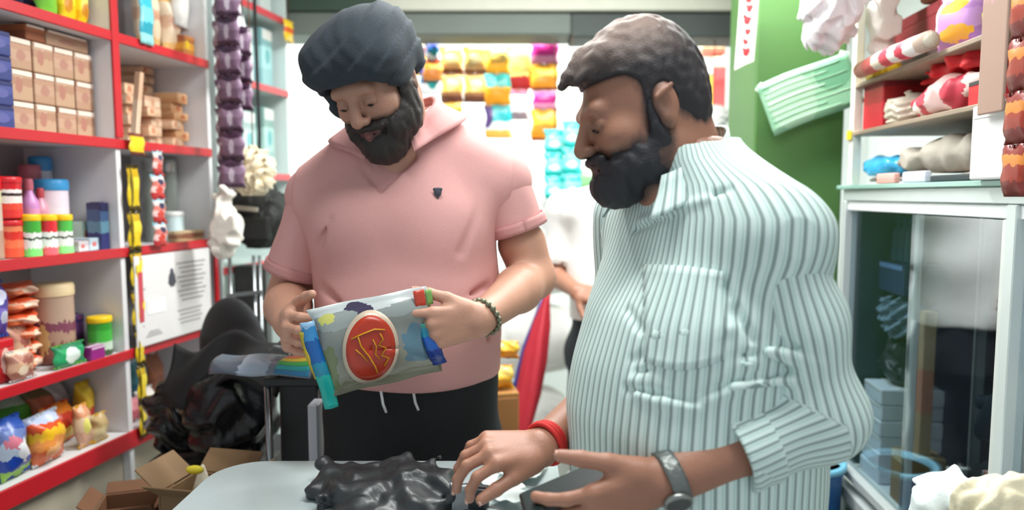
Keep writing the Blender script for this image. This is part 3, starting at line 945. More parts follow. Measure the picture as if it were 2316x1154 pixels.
def build_striped_man():
    root = empty('person', (.31, 1.10, 0), 0, 'standing bearded person in a mint striped shirt looking down at his hands', 'person')
    fb = nrm((-.90, -.43, 0)); lf = (.43, -.90)          # forward and the person's left
    ex = lf
    T = [(.78, .30, 1.10, .175, .150), (.95, .288, 1.085, .185, .168), (1.04, .282, 1.078, .188, .178), (1.12, .280, 1.075, .188, .178), (1.20, .283, 1.072, .186, .168),
         (1.28, .288, 1.07, .188, .150), (1.36, .298, 1.07, .186, .116), (1.42, .300, 1.07, .180, .098), (1.465, .290, 1.07, .140, .086), (1.50, .272, 1.07, .098, .076), (1.535, .264, 1.07, .060, .062)]
    sh_l, el_l, wr_l = (.345, .93, 1.400), tuple(P(1845, 935, .935)), tuple(P(1497, 1088, .895))
    sh_r, el_r, wr_r = (.215, 1.235, 1.41), tuple(P(1410, 860, 1.33)), tuple(P(1222, 1012, 1.09))
    Mh = frame((-.93, -.16, -.27), (-.27, .02, .96)); H = HeadSpace(np.array(P(1508, 230, .99)) - Mh @ np.array((.080, -.006, .002)) * .97, Mh, .97)
    parts = []
    V = Vox((.05, .85, .78), (.50, 1.32, 1.56), .009)
    V.loft(T, ex, grow=-.012)
    V.cap((.285, 1.07, 1.43), sh_r, .05, .045, .05); V.cap((.285, 1.07, 1.43), sh_l, .05, .045, .05)
    parts.append(V.nets())
    lo = np.array(H.c) - (.19, .17, .28); hi = np.array(H.c) + (.19, .17, .19)
    V = Vox(lo, hi, .0025)
    sculpt_head(V, H, 1.0)
    headV = V
    V.cap(H.p(0, -.040, -.035), (.270, 1.07, 1.45), .056, .066, .03)
    V.cap(H.p(0, -.030, -.075), (.262, 1.062, 1.44), .045, .062, .03)
    parts.append(V.nets())
    V = Vox((-.02, .82, 1.0), (.50, 1.03, 1.28), .0024)
    V.chain([(np.array(sh_l) * .3 + np.array(el_l) * .7, .050), (el_l, .046), (np.array(el_l) * .65 + np.array(wr_l) * .35, .045), (wr_l, .031)], .02)
    tl, fl = sculpt_hand(V, wr_l, (-.90, -.08, -.40), (.05, -.88, -.35), None, 1, 1.04, (.80, .62), .35, .08,
                         [(.18, .30, .25), (.22, .35, .3), (.28, .4, .3), (.35, .45, .3)])
    parts.append(V.nets())
    V = Vox((-.16, .90, .94), (.34, 1.46, 1.28), .0026)
    V.chain([(np.array(sh_r) * .3 + np.array(el_r) * .7, .050), (el_r, .046), (np.array(el_r) * .65 + np.array(wr_r) * .35, .044), (wr_r, .029)], .02)
    tr, fr = sculpt_hand(V, wr_r, (-.90, -.42, .10), (-.02, -.42, .90), None, -1, 1.02, (.78, .35), .30, .10,
                         [(.60, .75, .40), (.55, .70, .45), (.60, .75, .45), (.65, .75, .45)])
    parts.append(V.nets())
    # --- beard
    B = Vox(lo, hi, .0028)
    E = lambda c, r, kk=.02, op='u': B.ell(H.p(*c), np.array(r) * H.k, H.M, kk, op)
    E((0, .064, -.088), (.047, .042, .037), 0)
    for s in (-1, 1):
        E((s * .050, .026, -.066), (.022, .042, .040), .02)
        E((s * .069, .010, -.022), (.008, .014, .040), .008)
        E((s * .043, .062, -.068), (.019, .028, .026), .012)
        E((s * .022, .0945, -.0485), (.020, .0085, .0065), .006)
        B.cap(H.p(s * .018, .095, -.050), H.p(s * .036, .076, -.072), .0075, .009, .008)
    E((0, .103, -.047), (.018, .007, .006), .005)
    E((0, .072, -.094), (.036, .038, .028), .025)
    E((0, .106, -.064), (.021, .020, .009), .004, 's')
    B.folds(lo, hi, .0007, [(300, 80, 40, 1), (-120, 260, 60, .8), (90, 200, 240, .6)], 4)
    # --- hair
    Hv = Vox(lo, hi, .0028)
    E = lambda c, r, kk=.02, op='u': Hv.ell(H.p(*c), np.array(r) * H.k, H.M, kk, op)
    E((0, -.010, .050), (.0810, .0960, .0980), 0)
    E((0, -.062, .0), (.066, .036, .060), .03)
    Hv.cap(H.p(-.030, .070, .100), H.p(-.020, .108, .075), .017, .006, .02)
    Hv.cap(H.p(.010, .070, .102), H.p(.016, .116, .076), .018, .006, .02)
    Hv.cap(H.p(.040, .055, .095), H.p(.036, .100, .068), .016, .005, .02)
    Hv.folds(lo, hi, .0007, [(240, 120, 60, 1), (100, 260, 90, .8), (60, 90, 300, .6)], 6)
    R = H.M
    # cut away the face, the ears and the nape
    Hv.rbox(H.p(0, .105, -.030), np.array([.2, .085, .090]) * H.k, R, .030, .004, 's')
    Hv.rbox(H.p(0, .09, -.055), np.array([.2, .060, .100]) * H.k, R, .02, .004, 's')
    Hv.rbox(H.p(0, .030, -.12), np.array([.2, .080, .080]) * H.k, R, .02, .004, 's')
    Hv.rbox(H.p(0, -.06, -.140), np.array([.2, .12, .075]) * H.k, R, .02, .004, 's')
    for s in (-1, 1):
        Hv.ell(H.p(s * .085, -.008, -.006), np.array([.026, .022, .040]) * H.k, R, .004, 's')
        Hv.rbox(H.p(s * .085, .035, -.035), np.array([.03, .028, .035]) * H.k, R, .01, .004, 's')
    bs, hs = B.sample, Hv.sample
    dark = np.array(lin((34, 30, 33))[:3])
    def stubble(v, c):
        c = mixc(c, dark, (.011 - bs(v)) / .013)
        return mixc(c, dark * 1.6, (.006 - hs(v)) / .008)
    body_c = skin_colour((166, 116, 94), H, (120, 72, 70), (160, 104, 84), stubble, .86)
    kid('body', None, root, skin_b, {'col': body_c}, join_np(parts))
    kid('beard', B, root, hair_m, {'col': lambda v: np.tile(np.array(lin((36, 34, 40))[:3]), (len(v), 1))}, label='trimmed dark beard')
    def hair_c(v):
        l = H.local(v)
        top = np.clip((l[:, 2] - .060) / .06, 0, 1) * np.clip((l[:, 1] + .085) / .06, 0, 1)
        c = mixc(np.tile(np.array(lin((44, 40, 44))[:3]), (len(v), 1)), np.tile(np.array(lin((124, 103, 94))[:3]), (len(v), 1)), top)
        return c
    kid('hair', Hv, root, hair_m, {'col': hair_c}, label='short dark hair, thin and brown on top')
    eyes(root, H, headV)
    # --- shirt body
    cxy = lambda v: np.stack([np.interp(v[:, 2], [t[0] for t in T], [t[1] for t in T]), np.interp(v[:, 2], [t[0] for t in T], [t[2] for t in T])], 1)
    def torso_stripe(v):
        c = cxy(v); d = v[:, :2] - c
        a = np.arctan2(d @ np.array(lf), d @ fb[:2])
        return a * .165
    V = Vox((.04, .84, .78), (.56, 1.34, 1.56), .0040)
    V.loft(T, ex, grow=.006)
    V.cap((.286, 1.07, 1.438), sh_r, .054, .062, .05); V.cap((.286, 1.07, 1.438), sh_l, .054, .062, .05)
    V.folds((.04, .84, .78), (.56, 1.34, 1.56), .0014, [(8, 6, 26, 1), (18, 16, 14, .8), (-14, 6, 34, .6)], 15)
    def onbelly(px, py, push=0.0):
        """point of the shirt front that the photograph shows at a pixel"""
        o = np.array((0, 0, EYE)); d = nrm(np.array(P(px, py, 1.0)) - o)
        for t in np.arange(.7, 1.4, .004):
            p = o + d * t
            if V.sample(p[None])[0] < 0: return p - d * push
        return o + d * 1.05
    creases = [((1440, 845), (1700, 800), .004, 's'), ((1420, 880), (1560, 905), .004, 's'), ((1560, 905), (1720, 850), .004, 's'),
               ((1430, 815), (1560, 770), .004, 's'), ((1640, 640), (1700, 770), .004, 's'), ((1420, 700), (1480, 770), .003, 's'),
               ((1430, 862), (1700, 822), .005, 'u'), ((1440, 895), (1580, 925), .004, 'u'), ((1600, 905), (1720, 865), .005, 'u'), ((1480, 760), (1650, 745), .004, 'u'),
               ((1440, 520), (1650, 430), .003, 's'), ((1450, 500), (1600, 450), .004, 'u')]
    pts = [(onbelly(*a), onbelly(*b), r, op) for a, b, r, op in creases]
    # neck hole and open collar front
    V.cap((.250, 1.055, 1.62), (.268, 1.068, 1.45), .070, .064, .008, 's')
    for a, b, r, op in pts:
        m_ = (a + b) / 2; m_ = m_ + np.array((fb[0], fb[1], 0)) * .006
        V.cap(a, m_, r * .5, r * .6, .013, op); V.cap(m_, b, r * .6, r * .3, .013, op)
    V.cap((.175, 1.020, 1.475), (.162, 1.015, 1.425), .020, .006, .008, 's')
    shirtV = V
    kid('shirt', V, root, stripe, {'stripe': torso_stripe})
    # --- sleeves, the near one rolled below the elbow
    for side, sh, el, wr, t2 in (('l', sh_l, el_l, wr_l, .56), ('r', sh_r, el_r, wr_r, .30)):
        sh_, el_, wr_ = np.array(sh), np.array(el), np.array(wr)
        d2 = nrm(wr_ - el_); e = el_ + (wr_ - el_) * t2
        allp = np.stack([sh_, el_, e])
        V = Vox(allp.min(0) - .11, allp.max(0) + .11, .0036)
        V.chain([(sh_ + (-.008, .008 if side == 'l' else -.008, .006), .064), (sh_ * .5 + el_ * .5, .061), (el_, .060), (e + d2 * .02, .058)], .03)
        V.folds(V.lo, np.array([a[-1] for a in V.ax]), .0016, [(20, 18, 26, 1), (-22, 10, 40, .8), (40, 20, 10, .5)], 21)
        for a, b in (((1680, 800), (1800, 830)), ((1660, 850), (1790, 845)), ((1740, 770), (1840, 800))):
            if side == 'l':
                pa, pb = np.array(P(a[0], a[1], .875)), np.array(P(b[0], b[1], .88))
                V.cap(pa, pb, .006, .003, .02, 's'); V.cap(pa + (0, 0, -.014), pb + (0, 0, -.010), .006, .003, .02)
        V.cap(e - d2 * .01, e + d2 * .12, .048, .048, .002, 's')
        Rm = frame(np.cross(d2, (0, .3, 1)), d2)
        V.rbox(e + d2 * .12, (.14, .14, .12), Rm, .002, 0, 's')
        kid('sleeve', V, root, stripe, {'stripe': lambda v, P_=[sh, el, wr]: seg_coord(v, P_, .064, (0, -1, 0))})
        u = nrm(np.cross(d2, (0, 0, 1))); w = np.cross(d2, u)
        V = Vox(e - .10, e + .10, .0030)
        V.cap(e - d2 * .038, e - d2 * .004, .0605, .0580, 0)
        V.folds(V.lo, np.array([a[-1] for a in V.ax]), .0010, [(60, 20, 26, 1), (-22, 50, 40, .8)], 23)
        V.cap(e - d2 * .12, e + d2 * .12, .053, .053, .002, 's')
        for sg in (-1, 1):
            c_ = e - d2 * .022 + d2 * sg * (.024 + .1)
            V.rbox(c_, (.14, .14, .10), Rm, .004, .002, 's')
        kid('rolled_cuff', V, root, stripe, {'stripe': lambda v, P_=[el, wr]: seg_coord(v, P_, .064, (0, -1, 0)) + .004})
    # --- collar
    cz = np.array((.254, 1.063))
    def collar(s_, t_):
        k_ = s_ * 2 - 1                       # -1 right front ... +1 left front
        a = math.pi - k_ * math.pi * .80      # angle from the forward direction
        fr_ = math.cos(a)
        front = max(0, abs(k_) - .5) / .5
        dirv = np.array((fb[0], fb[1])) * math.cos(a) + np.array(lf) * math.sin(-a) * -1
        r0 = .064 + .004 * front
        outw = .004 + .016 * t_ + .012 * t_ * front
        roll = math.sin(min(t_ * 3, 1) * math.pi) * .009
        z = 1.552 - .084 * max(0, (1 + fr_) / 2) - t_ * (.040 + .020 * front) + roll
        xy = cz + dirv * (r0 + outw) + np.array((fb[0], fb[1])) * (.008 + .012 * t_ * front)
        return (xy[0], xy[1], z)
    me = grid_sheet(collar, 49, 8, .003)
    v = np.array([w.co for w in me.vertices])
    a = me.attributes.new('stripe', 'FLOAT', 'POINT')
    a.data.foreach_set('value', (np.arctan2((v[:, :2] - cz) @ np.array(lf), (v[:, :2] - cz) @ fb[:2]) * .085).astype(np.float32))
    kid_me('collar', me, root, stripe)
    # --- chest pocket with a pen clip, placket buttons
    q = [(1452, 596), (1545, 592), (1638, 618), (1640, 720), (1642, 815), (1545, 850), (1455, 830), (1452, 720)]
    def pocket(s_, t_):
        top = np.array((1454 + s_ * 180, 598 + 16 * s_ * s_)); bot = np.array((1458 + s_ * 182, 820 + 22 * math.sin(s_ * math.pi) - 8 * s_))
        p_ = top * (1 - t_) + bot * t_
        return onb2(p_[0], p_[1], .0022)
    def onb2(px, py, push):
        o = np.array((0, 0, EYE)); d = nrm(np.array(P(px, py, 1.0)) - o)
        prev = 1
        for t in np.arange(.80, 1.3, .003):
            p = o + d * t; s1 = float(shirtV.sample(p[None])[0])
            if s1 < 0:
                t0 = t - .003 * (-s1) / max(prev - s1, 1e-6); return o + d * t0 - d * push
            prev = s1
        return o + d * 1.0
    G = np.array([[pocket(i / 12, j / 12) for j in range(13)] for i in range(13)])
    for _ in range(3):
        G[1:-1, 1:-1] = (G[1:-1, 1:-1] * 2 + G[2:, 1:-1] + G[:-2, 1:-1] + G[1:-1, 2:] + G[1:-1, :-2]) / 6
    me = grid_sheet(lambda s_, t_: G[int(round(s_ * 12)), int(round(t_ * 12))], 13, 13, .002)
    v = np.array([w.co for w in me.vertices])
    a = me.attributes.new('stripe', 'FLOAT', 'POINT'); a.data.foreach_set('value', (torso_stripe(v) + .0016).astype(np.float32))
    kid_me('chest_pocket', me, root, stripe)
    # --- trousers, shoes
    V = Vox((.06, .86, .05), (.56, 1.34, 1.0), .009)
    V.loft([(.78, .30, 1.10, .172, .150), (.90, .29, 1.09, .172, .150), (.97, .288, 1.085, .172, .150)], ex)
    for s in (-1, 1):
        V.chain([((.30 + lf[0] * s * .09, 1.10 + lf[1] * s * .09, .84), .105), ((.30 + lf[0] * s * .10, 1.10 + lf[1] * s * .10, .48), .082), ((.31 + lf[0] * s * .11, 1.11 + lf[1] * s * .11, .10), .064)], .05)
    V.folds((.06, .86, .05), (.56, 1.34, 1.0), .003, [(8, 0, 30, 1), (26, 6, 14, .7)], 19)
    kid('trousers', V, root, grey_trousers)
    yaw = math.atan2(fb[1], fb[0]) - math.pi / 2
    for s in (-1, 1):
        shoe(root, (.29 + lf[0] * s * .115, 1.09 + lf[1] * s * .115, 0), yaw - s * -.15, shoe_m, sole_m)
    # --- red thread on the right wrist, watch on the left
    w = np.array(wr_r); d = nrm(np.array(wr_r) - np.array(el_r)); u = nrm(np.cross(d, (0, 0, 1))); v_ = np.cross(d, u)
    for k_ in range(3):
        pts_ = [w - d * (.010 + .006 * k_) + (u * math.cos(a_) + v_ * math.sin(a_)) * (.0335 + .0012 * math.sin(a_ * 3 + k_)) for a_ in np.linspace(0, 6.2832, 29)]
        kid_me('wrist_thread', tube(pts_, .0042, 7), root, mat('red_thread', (205, 38, 34), .7, bump=.4, bscale=500), label='red cotton thread tied round the wrist')
    w = np.array(wr_l); d = nrm(np.array(wr_l) - np.array(el_l)); u = nrm(np.cross(d, (0, 0, 1))); v_ = np.cross(d, u)
    def strap(s_, t_):
        a_ = s_ * 6.2832
        return w + d * (-.012 + .022 * (t_ - .5)) + (u * math.cos(a_) + v_ * math.sin(a_)) * .0355
    kid_me('watch_strap', grid_sheet(strap, 37, 5, .0035), root, mat('watch_steel_strap', (122, 126, 124), .35, metal=.7, bump=.6, bscale=160))
    c = w - d * .012 + nrm(np.array((.10, -.80, -.55))) * .0375
    nw = nrm(np.array((.10, -.80, -.55)))
    Rz = np.array(Vector(nw).to_track_quat('Z', 'Y').to_matrix())
    me = lathe([(.0, -.004), (.0175, -.004), (.0190, -.001), (.0185, .003), (.0160, .0045), (.0155, .0035), (.0, .0035)], 28)
    case = link('watch_case', me, mat('watch_steel', (150, 152, 150), .3, metal=.8), root, loc=Vector(c) - root.location, rot=Matrix(Rz))
    link('watch_dial', lathe([(0, .0034), (.0150, .0034), (.0150, .0040), (0, .0040)], 24, False), mat('dial_dark', (60, 62, 64), .25), case)
    for t in tr[:2]:
        nail('nail', t[0], t[1], fr[1] if False else np.cross(fr[2], t[1]) * -1, root, nail_m)
    nail('nail', tr[4][0], tr[4][1], fr[2], root, nail_m)
    nail('nail', tl[4][0], tl[4][1], fl[2], root, nail_m)
    return root, tl, tr, H, shirtV

striped_man, tipsBL, tipsBR, headB, shirtB = build_striped_man()
# ------------------------------------------------------------------ goods: builders
def loc_l(u, c, z): return LW(u, c, z)
white_m = mat('white_laminate', (226, 224, 226), .45, var=.03)
red_m = mat('red_edge_band', (192, 32, 42), .4, var=.06)
lid_white = mat('lid_white', (232, 232, 230), .35)
lid_red = mat('lid_red', (204, 30, 40), .35)
lid_yellow = mat('lid_yellow', (240, 196, 20), .35)
lid_blue = mat('lid_blue', (60, 150, 210), .35)
string_m = mat('string_brown', (96, 70, 48), .8)

_boxes = {}
def carton(name, loc, rot, w, d, h, m, label, cat='box', group=None, flap=None, panel=None):
    """Printed carton: body, lid flap line and optional front panel. Front face towards local -y."""
    key = ('b', round(w, 3), round(d, 3), round(h, 3), m.name)
    if key not in _boxes: _boxes[key] = box(w, d, h, min(.004, w * .06), seg=2)
    o = link(name, _boxes[key], m, loc=loc, rot=rot, label=label, cat=cat, group=group)
    if flap:
        k2 = key + ('f', flap.name)
        if k2 not in _boxes:
            bm = bmesh.new(); bm_box(bm, (0, 0, h + .0008), (w * .96, d * .45, .0018), .0006); bm_box(bm, (0, -d / 2 - .0006, h * .90), (w * .9, .0016, h * .16), .0005)
            _boxes[k2] = bm_mesh(bm)
        link('top_flap', _boxes[k2], flap, o)
    if panel:
        k3 = key + ('p', panel.name)
        if k3 not in _boxes:
            bm = bmesh.new(); bm_box(bm, (0, -d / 2 - .0008, h * .48), (w * .62, .0018, h * .46), .0006)
            _boxes[k3] = bm_mesh(bm)
        link('front_label', _boxes[k3], panel, o)
    return o

def can(name, loc, r, h, m, lid, label, cat='can', group=None, dome=False, rot=0):
    key = ('c', round(r, 4), round(h, 3), m.name)
    if key not in _boxes:
        _boxes[key] = lathe([(r * .93, 0), (r, h * .02), (r, h * .05), (r * .985, h * .07), (r * .985, h * .84), (r, h * .86), (r * .97, h * .88), (r * .9, h * .885)], 22)
        lh = h * .16
        _boxes[key + ('l',)] = lathe([(r * 1.03, h * .86), (r * 1.04, h * .865), (r * 1.04, h * .86 + lh * .75), (r * .98, h * .86 + lh * .95), (r * .80, h * .86 + lh * (1.25 if dome else 1)), (r * .4, h * .86 + lh * (1.45 if dome else 1)), (0.001, h * .86 + lh * (1.5 if dome else 1))], 22)
    o = link(name, _boxes[key], m, loc=loc, rot=rot, label=label, cat=cat, group=group)
    link('lid', _boxes[key + ('l',)], lid, o)
    return o

def bottle(name, loc, r, h, m, cap_m, label, cat='bottle', group=None, square=False, rot=0):
    prof = [(r * .9, 0), (r, h * .03), (r, h * .62), (r * .92, h * .70), (r * .55, h * .78), (r * .40, h * .82), (r * .40, h * .86), (.001, h * .86)]
    me = lathe(prof, 18)
    if square:
        for v in me.vertices:
            v.co.y *= .55
    o = link(name, me, m, loc=loc, rot=rot, label=label, cat=cat, group=group)
    c = lathe([(r * .46, h * .85), (r * .48, h * .855), (r * .48, h * .97), (r * .42, h), (.001, h)], 16)
    if square:
        for v in c.vertices: v.co.y *= .8
    link('cap', c, cap_m, o)
    return o

def pillow_mesh(w, h, t, seed=0, n=11):
    """Sealed bag lying against the xz plane: bottom at z = 0, centre x = 0."""
    r = np.random.default_rng(seed)
    ph = r.uniform(0, 6.28, 6)
    vs, fs = [], []
    S = np.linspace(-1, 1, n); T = np.linspace(-1, 1, n + 2)
    zone = .86
    for sgn in (-1, 1):
        for a in T:
            for b in S:
                prof = max(0, 1 - abs(a / zone) ** 2.6) ** .6 * max(0, 1 - abs(b) ** 3.2) ** .55 if abs(a) < zone else 0.0
                y = sgn * (t / 2 * prof * (1 + .12 * math.sin(4 * b + ph[0] + 2 * a) + .10 * math.sin(7 * a + ph[1] + 3 * b)) + .0006)
                x = w / 2 * b * (1 - .07 * max(0, 1 - abs(a) ** 2) * (1 if t > .02 else .5)) + .004 * math.sin(5 * a + ph[2]) * abs(b)
                z = h / 2 * a + h / 2 + .003 * math.sin(4 * b + ph[3]) * (abs(a) < .9)
                y += .004 * math.sin(6 * b + ph[4]) * (abs(a) >= zone)
                vs.append((x, y, z))
    R_, N = len(T), len(S)
    for k, sgn in enumerate((-1, 1)):
        o = k * R_ * N
        for i in range(R_ - 1):
            for j in range(N - 1):
                q = (o + i * N + j, o + i * N + j + 1, o + (i + 1) * N + j + 1, o + (i + 1) * N + j)
                fs.append(q if sgn < 0 else q[::-1])
    o = R_ * N
    for i in range(R_ - 1):
        fs.append((i * N, (i + 1) * N, o + (i + 1) * N, o + i * N)); fs.append((i * N + N - 1, o + i * N + N - 1, o + (i + 1) * N + N - 1, (i + 1) * N + N - 1))
    for j in range(N - 1):
        fs.append((j, o + j, o + j + 1, j + 1)); k = (R_ - 1) * N; fs.append((k + j, k + j + 1, o + k + j + 1, o + k + j))
    return mesh(vs, fs, True)

def seal_mesh(w, z, h, seed=0):
    bm = bmesh.new()
    n = 14
    for i in range(n):
        bm_box(bm, (-w / 2 + (i + .5) * w / n, .0012 * (-1) ** i, z), (w / n * 1.02, .0034, h), 0)
    return bm_mesh(bm)

_pk = {}
def packet(name, loc, rot, w, h, t, m, seal, label, cat='packet', group=None, seed=0):
    key = (round(w, 3), round(h, 3), round(t, 3), m.name, seed % 3, seal.name)
    if key not in _pk:
        _pk[key] = (pillow_mesh(w, h, t, seed % 3), seal_mesh(w * .99, h * .965, h * .062), seal_mesh(w * .99, h * .035, h * .062))
    a, b, c = _pk[key]
    if isinstance(rot, Matrix):
        zm = min((rot @ v.co).z for v in a.vertices); loc = Vector(loc) + Vector((0, 0, .0012 - zm))
    o = link(name, a, m, loc=loc, rot=rot, label=label, cat=cat, group=group)
    link('top_seal', b, seal, o); link('bottom_seal', c, seal, o)
    return o

def tilt(rotz, pitch=0.0, roll=0.0):
    """Stand facing rotz, leaning back by pitch and sideways by roll."""
    return Matrix.Rotation(rotz, 3, 'Z') @ Matrix.Rotation(roll, 3, 'Y') @ Matrix.Rotation(-pitch, 3, 'X')

def sachet_strip(name, top, rot, sizes, mats, seal, label, cat='sachets', group=None, string=0.0, jitter=0.0, seed=0):
    """A chain of joined sachets hanging from its top point; every sachet a part."""
    r = random.Random(seed)
    o = empty(name, top, rot, label, cat, group)
    z = 0.0
    for i, (w, h, t) in enumerate(sizes):
        z -= h
        m = mats[i % len(mats)]
        key = ('s', round(w, 3), round(h, 3), round(t, 3), m.name, i % 2)
        if key not in _pk: _pk[key] = (pillow_mesh(w, h, t, i % 2, 9), seal_mesh(w * .98, h * .97, h * .05))
        a, b = _pk[key]
        s = link('sachet', a, m, o, loc=(r.uniform(-1, 1) * jitter, 0, z), rot=(0, 0, r.uniform(-.3, .3) if jitter else 0))
        link('seal', b, seal, s)
    if string > 0:
        link('string', tube([(0, 0, -.004), (0, 0, string)], .0018, 6), string_m, o)
    return o

# ------------------------------------------------------------------ left shelving unit
SHZ = [LS(275, y)[1] for y in (87, 325, 570, 805, 992)]
U0, U1 = -.80, LS(485, 600)[0]
DEP = .30
TH = .018
def build_left_unit():
    root = empty('shelving_unit', LO, LROT, 'white shop shelving with red edge bands along the left wall', 'shelf')
    for z in SHZ + [SHZ[0] + .31]:
        bm = bmesh.new(); bm_box(bm, ((U0 + U1) / 2, DEP / 2, z - .002), (U1 - U0, DEP, TH), .001); link('shelf_board', bm_mesh(bm), white_m, root)
        hh = .050 if z == SHZ[-1] else .027
        bm = bmesh.new(); bm_box(bm, ((U0 + U1) / 2, -.003, z - .002 - (.014 if hh > .03 else 0)), (U1 - U0, .008, hh), .0015); link('edge_band', bm_mesh(bm), red_m, root)
    top = SHZ[0] + .32
    for u in (U0, 0.0, U1):
        bm = bmesh.new(); bm_box(bm, (u, DEP / 2, top / 2), (.018, DEP, top), .001); link('upright', bm_mesh(bm), white_m, root)
    bm = bmesh.new(); bm_box(bm, (0.0, -.006, (SHZ[1] + SHZ[0] + .31) / 2), (.026, .008, SHZ[0] + .31 - SHZ[1] - .03), .0015); link('edge_band', bm_mesh(bm), red_m, root)
    bm = bmesh.new(); bm_box(bm, (U1, -.006, (SHZ[3] + SHZ[2]) / 2), (.020, .008, SHZ[2] - SHZ[3] + .02), .0015); link('edge_band', bm_mesh(bm), red_m, root)
    bm = bmesh.new(); bm_box(bm, ((U0 + U1) / 2, DEP + .006, top / 2), (U1 - U0, .012, top), .001); link('back_panel', bm_mesh(bm), mat('shelf_back', (176, 170, 172), .6, var=.05), root)
    bm = bmesh.new(); bm_box(bm, ((U0 + U1) / 2 - .06, .03, (SHZ[-1] - .03) / 2), (U1 - U0 - .12, .016, SHZ[-1] - .03), .001); link('base_panel', bm_mesh(bm), mat('base_panel_cream', (190, 180, 160), .6, var=.06), root)
    return root
build_left_unit()
def bay(a, b, x1):
    """Keep a thing between the uprights of its bay."""
    lo, hi = (U0 + .014, -.014) if x1 < 292 else (.014, U1 - .014)
    w = b - a
    if b > hi: b = hi; a = min(a, hi - .6 * w)
    if a < lo: a = lo; b = max(b, lo + .6 * w)
    return a, b
def span(x0, x1, y0, c, shelf, ymid=None):
    """u centre, width, height of what shows between two pixels on a shelf, its front c behind the edge."""
    ym = ymid if ymid is not None else y0 + 40
    a, b = LS(x0, ym, c)[0], LS(x1, ym, c)[0]
    a, b = bay(a, b, x1)
    h = LS((x0 + x1) / 2, y0, c)[1] - (SHZ[shelf] + TH / 2)
    return (a + b) / 2, abs(b - a), max(h, .02)
def zs(i): return SHZ[i] + TH / 2 - .0005
ORD = ['first', 'second', 'third', 'fourth', 'fifth', 'sixth', 'seventh', 'eighth', 'ninth', 'tenth']

# --- second shelf, near bay: shrink-wrapped tan cartons in three tiers, blue packs at the far left
tan1 = pm('tan_carton_print', [(0, (178, 140, 114)), (.30, (188, 150, 126)), (.62, (180, 138, 114)), (.80, (160, 114, 92))], [(.5, .45, .22, .18, (172, 124, 108))], .45, .08)
tan2 = pm('tan_carton_print_b', [(0, (186, 150, 122)), (.5, (172, 130, 106)), (.75, (190, 156, 130))], [(.35, .5, .16, .25, (170, 116, 100))], .45, .08)
wrapm = mat('wrap_film_pale', (232, 214, 200), .3)
ua, ub = LS(32, 260, .05)[0], min(LS(262, 260, .05)[0], -.013)
nC = 4; cw = (ub - ua) / nC; ch = (LS(150, 110, .05)[1] - zs(1)) / 3.0
TIER = ['bottom', 'middle', 'top']
for t in range(3):
    for k in range(nC):
        o = carton('carton', LW(ua + (k + .5) * cw, .05 + .075, zs(1) + t * ch), LROT + random.uniform(-.03, .03), cw * .95, .14, ch * .985, (tan1, tan2)[(k + t) % 2],
               'tan wrapped carton, %s tier of the stack, %s from the blue packs' % (TIER[t], ORD[k]), 'carton', 'tan cartons stacked on the second shelf', flap=wrapm)
for k, (x0, x1) in enumerate(((62, 108), (106, 205))):
    u, w, _ = span(x0, x1, 70, .05, 1, 95)
    carton('carton', LW(u, .05 + .07, zs(1) + 3 * ch), LROT, w * .95, .13, min(LS(150, 66, .05)[1] - zs(1) - 3 * ch, SHZ[0] - .016 - zs(1) - 3 * ch), (pm('orange_brown_carton', [(0, (150, 84, 52)), (.6, (176, 100, 62))], [], .5), tan1)[k],
           ('orange brown carton lying on the tan carton stack', 'single tan carton on top of the wrapped stack')[k], 'carton', flap=wrapm)
bl = pm('blue_pack_print', [(0, (52, 60, 120)), (.5, (70, 76, 140)), (.85, (120, 120, 160))], [(.5, .5, .3, .2, (90, 90, 150))], .4)
u_, w_, h_ = span(-34, 27, 30, .03, 1)
for k in range(4):
    carton('soap_pack', LW(u_, .03 + .08, zs(1) + k * .058), LROT, w_, .15, .057, bl, 'blue soap pack beside the tan cartons, %s from the bottom' % ORD[k], 'pack', 'blue packs at the picture edge', flap=mat('blue_dark_flap', (44, 48, 100), .4))

# --- second shelf, far bay: loose heaps of small tan soap boxes
tb = [pm('tan_soap_a', [(0, (214, 174, 142)), (.4, (226, 190, 160)), (.8, (206, 160, 128))], [(.3, .5, .15, .3, (196, 128, 96))], .45, .1),
      pm('tan_soap_b', [(0, (204, 150, 106)), (.5, (216, 168, 124))], [(.6, .5, .2, .3, (180, 106, 66))], .45, .1),
      pm('tan_soap_c', [(0, (228, 198, 172)), (.6, (210, 168, 140))], [(.5, .5, .12, .4, (200, 150, 120))], .45, .1)]
HEAPS = [('nearest the red upright', 300, 6, 0, .060), ('in the middle', 348, 5, 2, .062), ('third along the shelf', 396, 4, 0, .058), ('by the purple sachets', 440, 6, 1, .060),
         ('behind the leaning thin box', 336, 9, 0, .062), ('at the back middle', 384, 8, 2, .060)]
for hi, (where, px, n, mi, bw) in enumerate(HEAPS):
    z = zs(1)
    for k in range(n):
        hh = .026 + .004 * ((k + hi) % 3)
        c = .05 + .02 * ((hi + k) % 2) + (.125 if hi > 3 else 0)
        u = min(LS(px + 8, 270, c)[0], U1 - .014 - .042)
        carton('soap_box', LW(u + random.uniform(-.004, .004), c + .05, z), LROT + random.uniform(-.16, .16), bw + random.uniform(-.006, .003), .085, hh, tb[(mi + (k % 2) * (hi == 1)) % 3],
               'small tan soap box in the heap %s, %s from the bottom' % (where, ORD[k]), 'box', 'small tan soap boxes')
        z += hh + .0005
u, _ = LS(316, 240, .02)
for k, (px, py, rl) in enumerate(((308, 330, -.10),)):
    u = LS(px, py, .015)[0]
    o = carton('incense_box', LW(u, .020, zs(1) + .004), tilt(LROT, -.02, .14), .016, .018, .205, tb[2], 'tall thin pale incense box leaning on the tan heap', 'box')

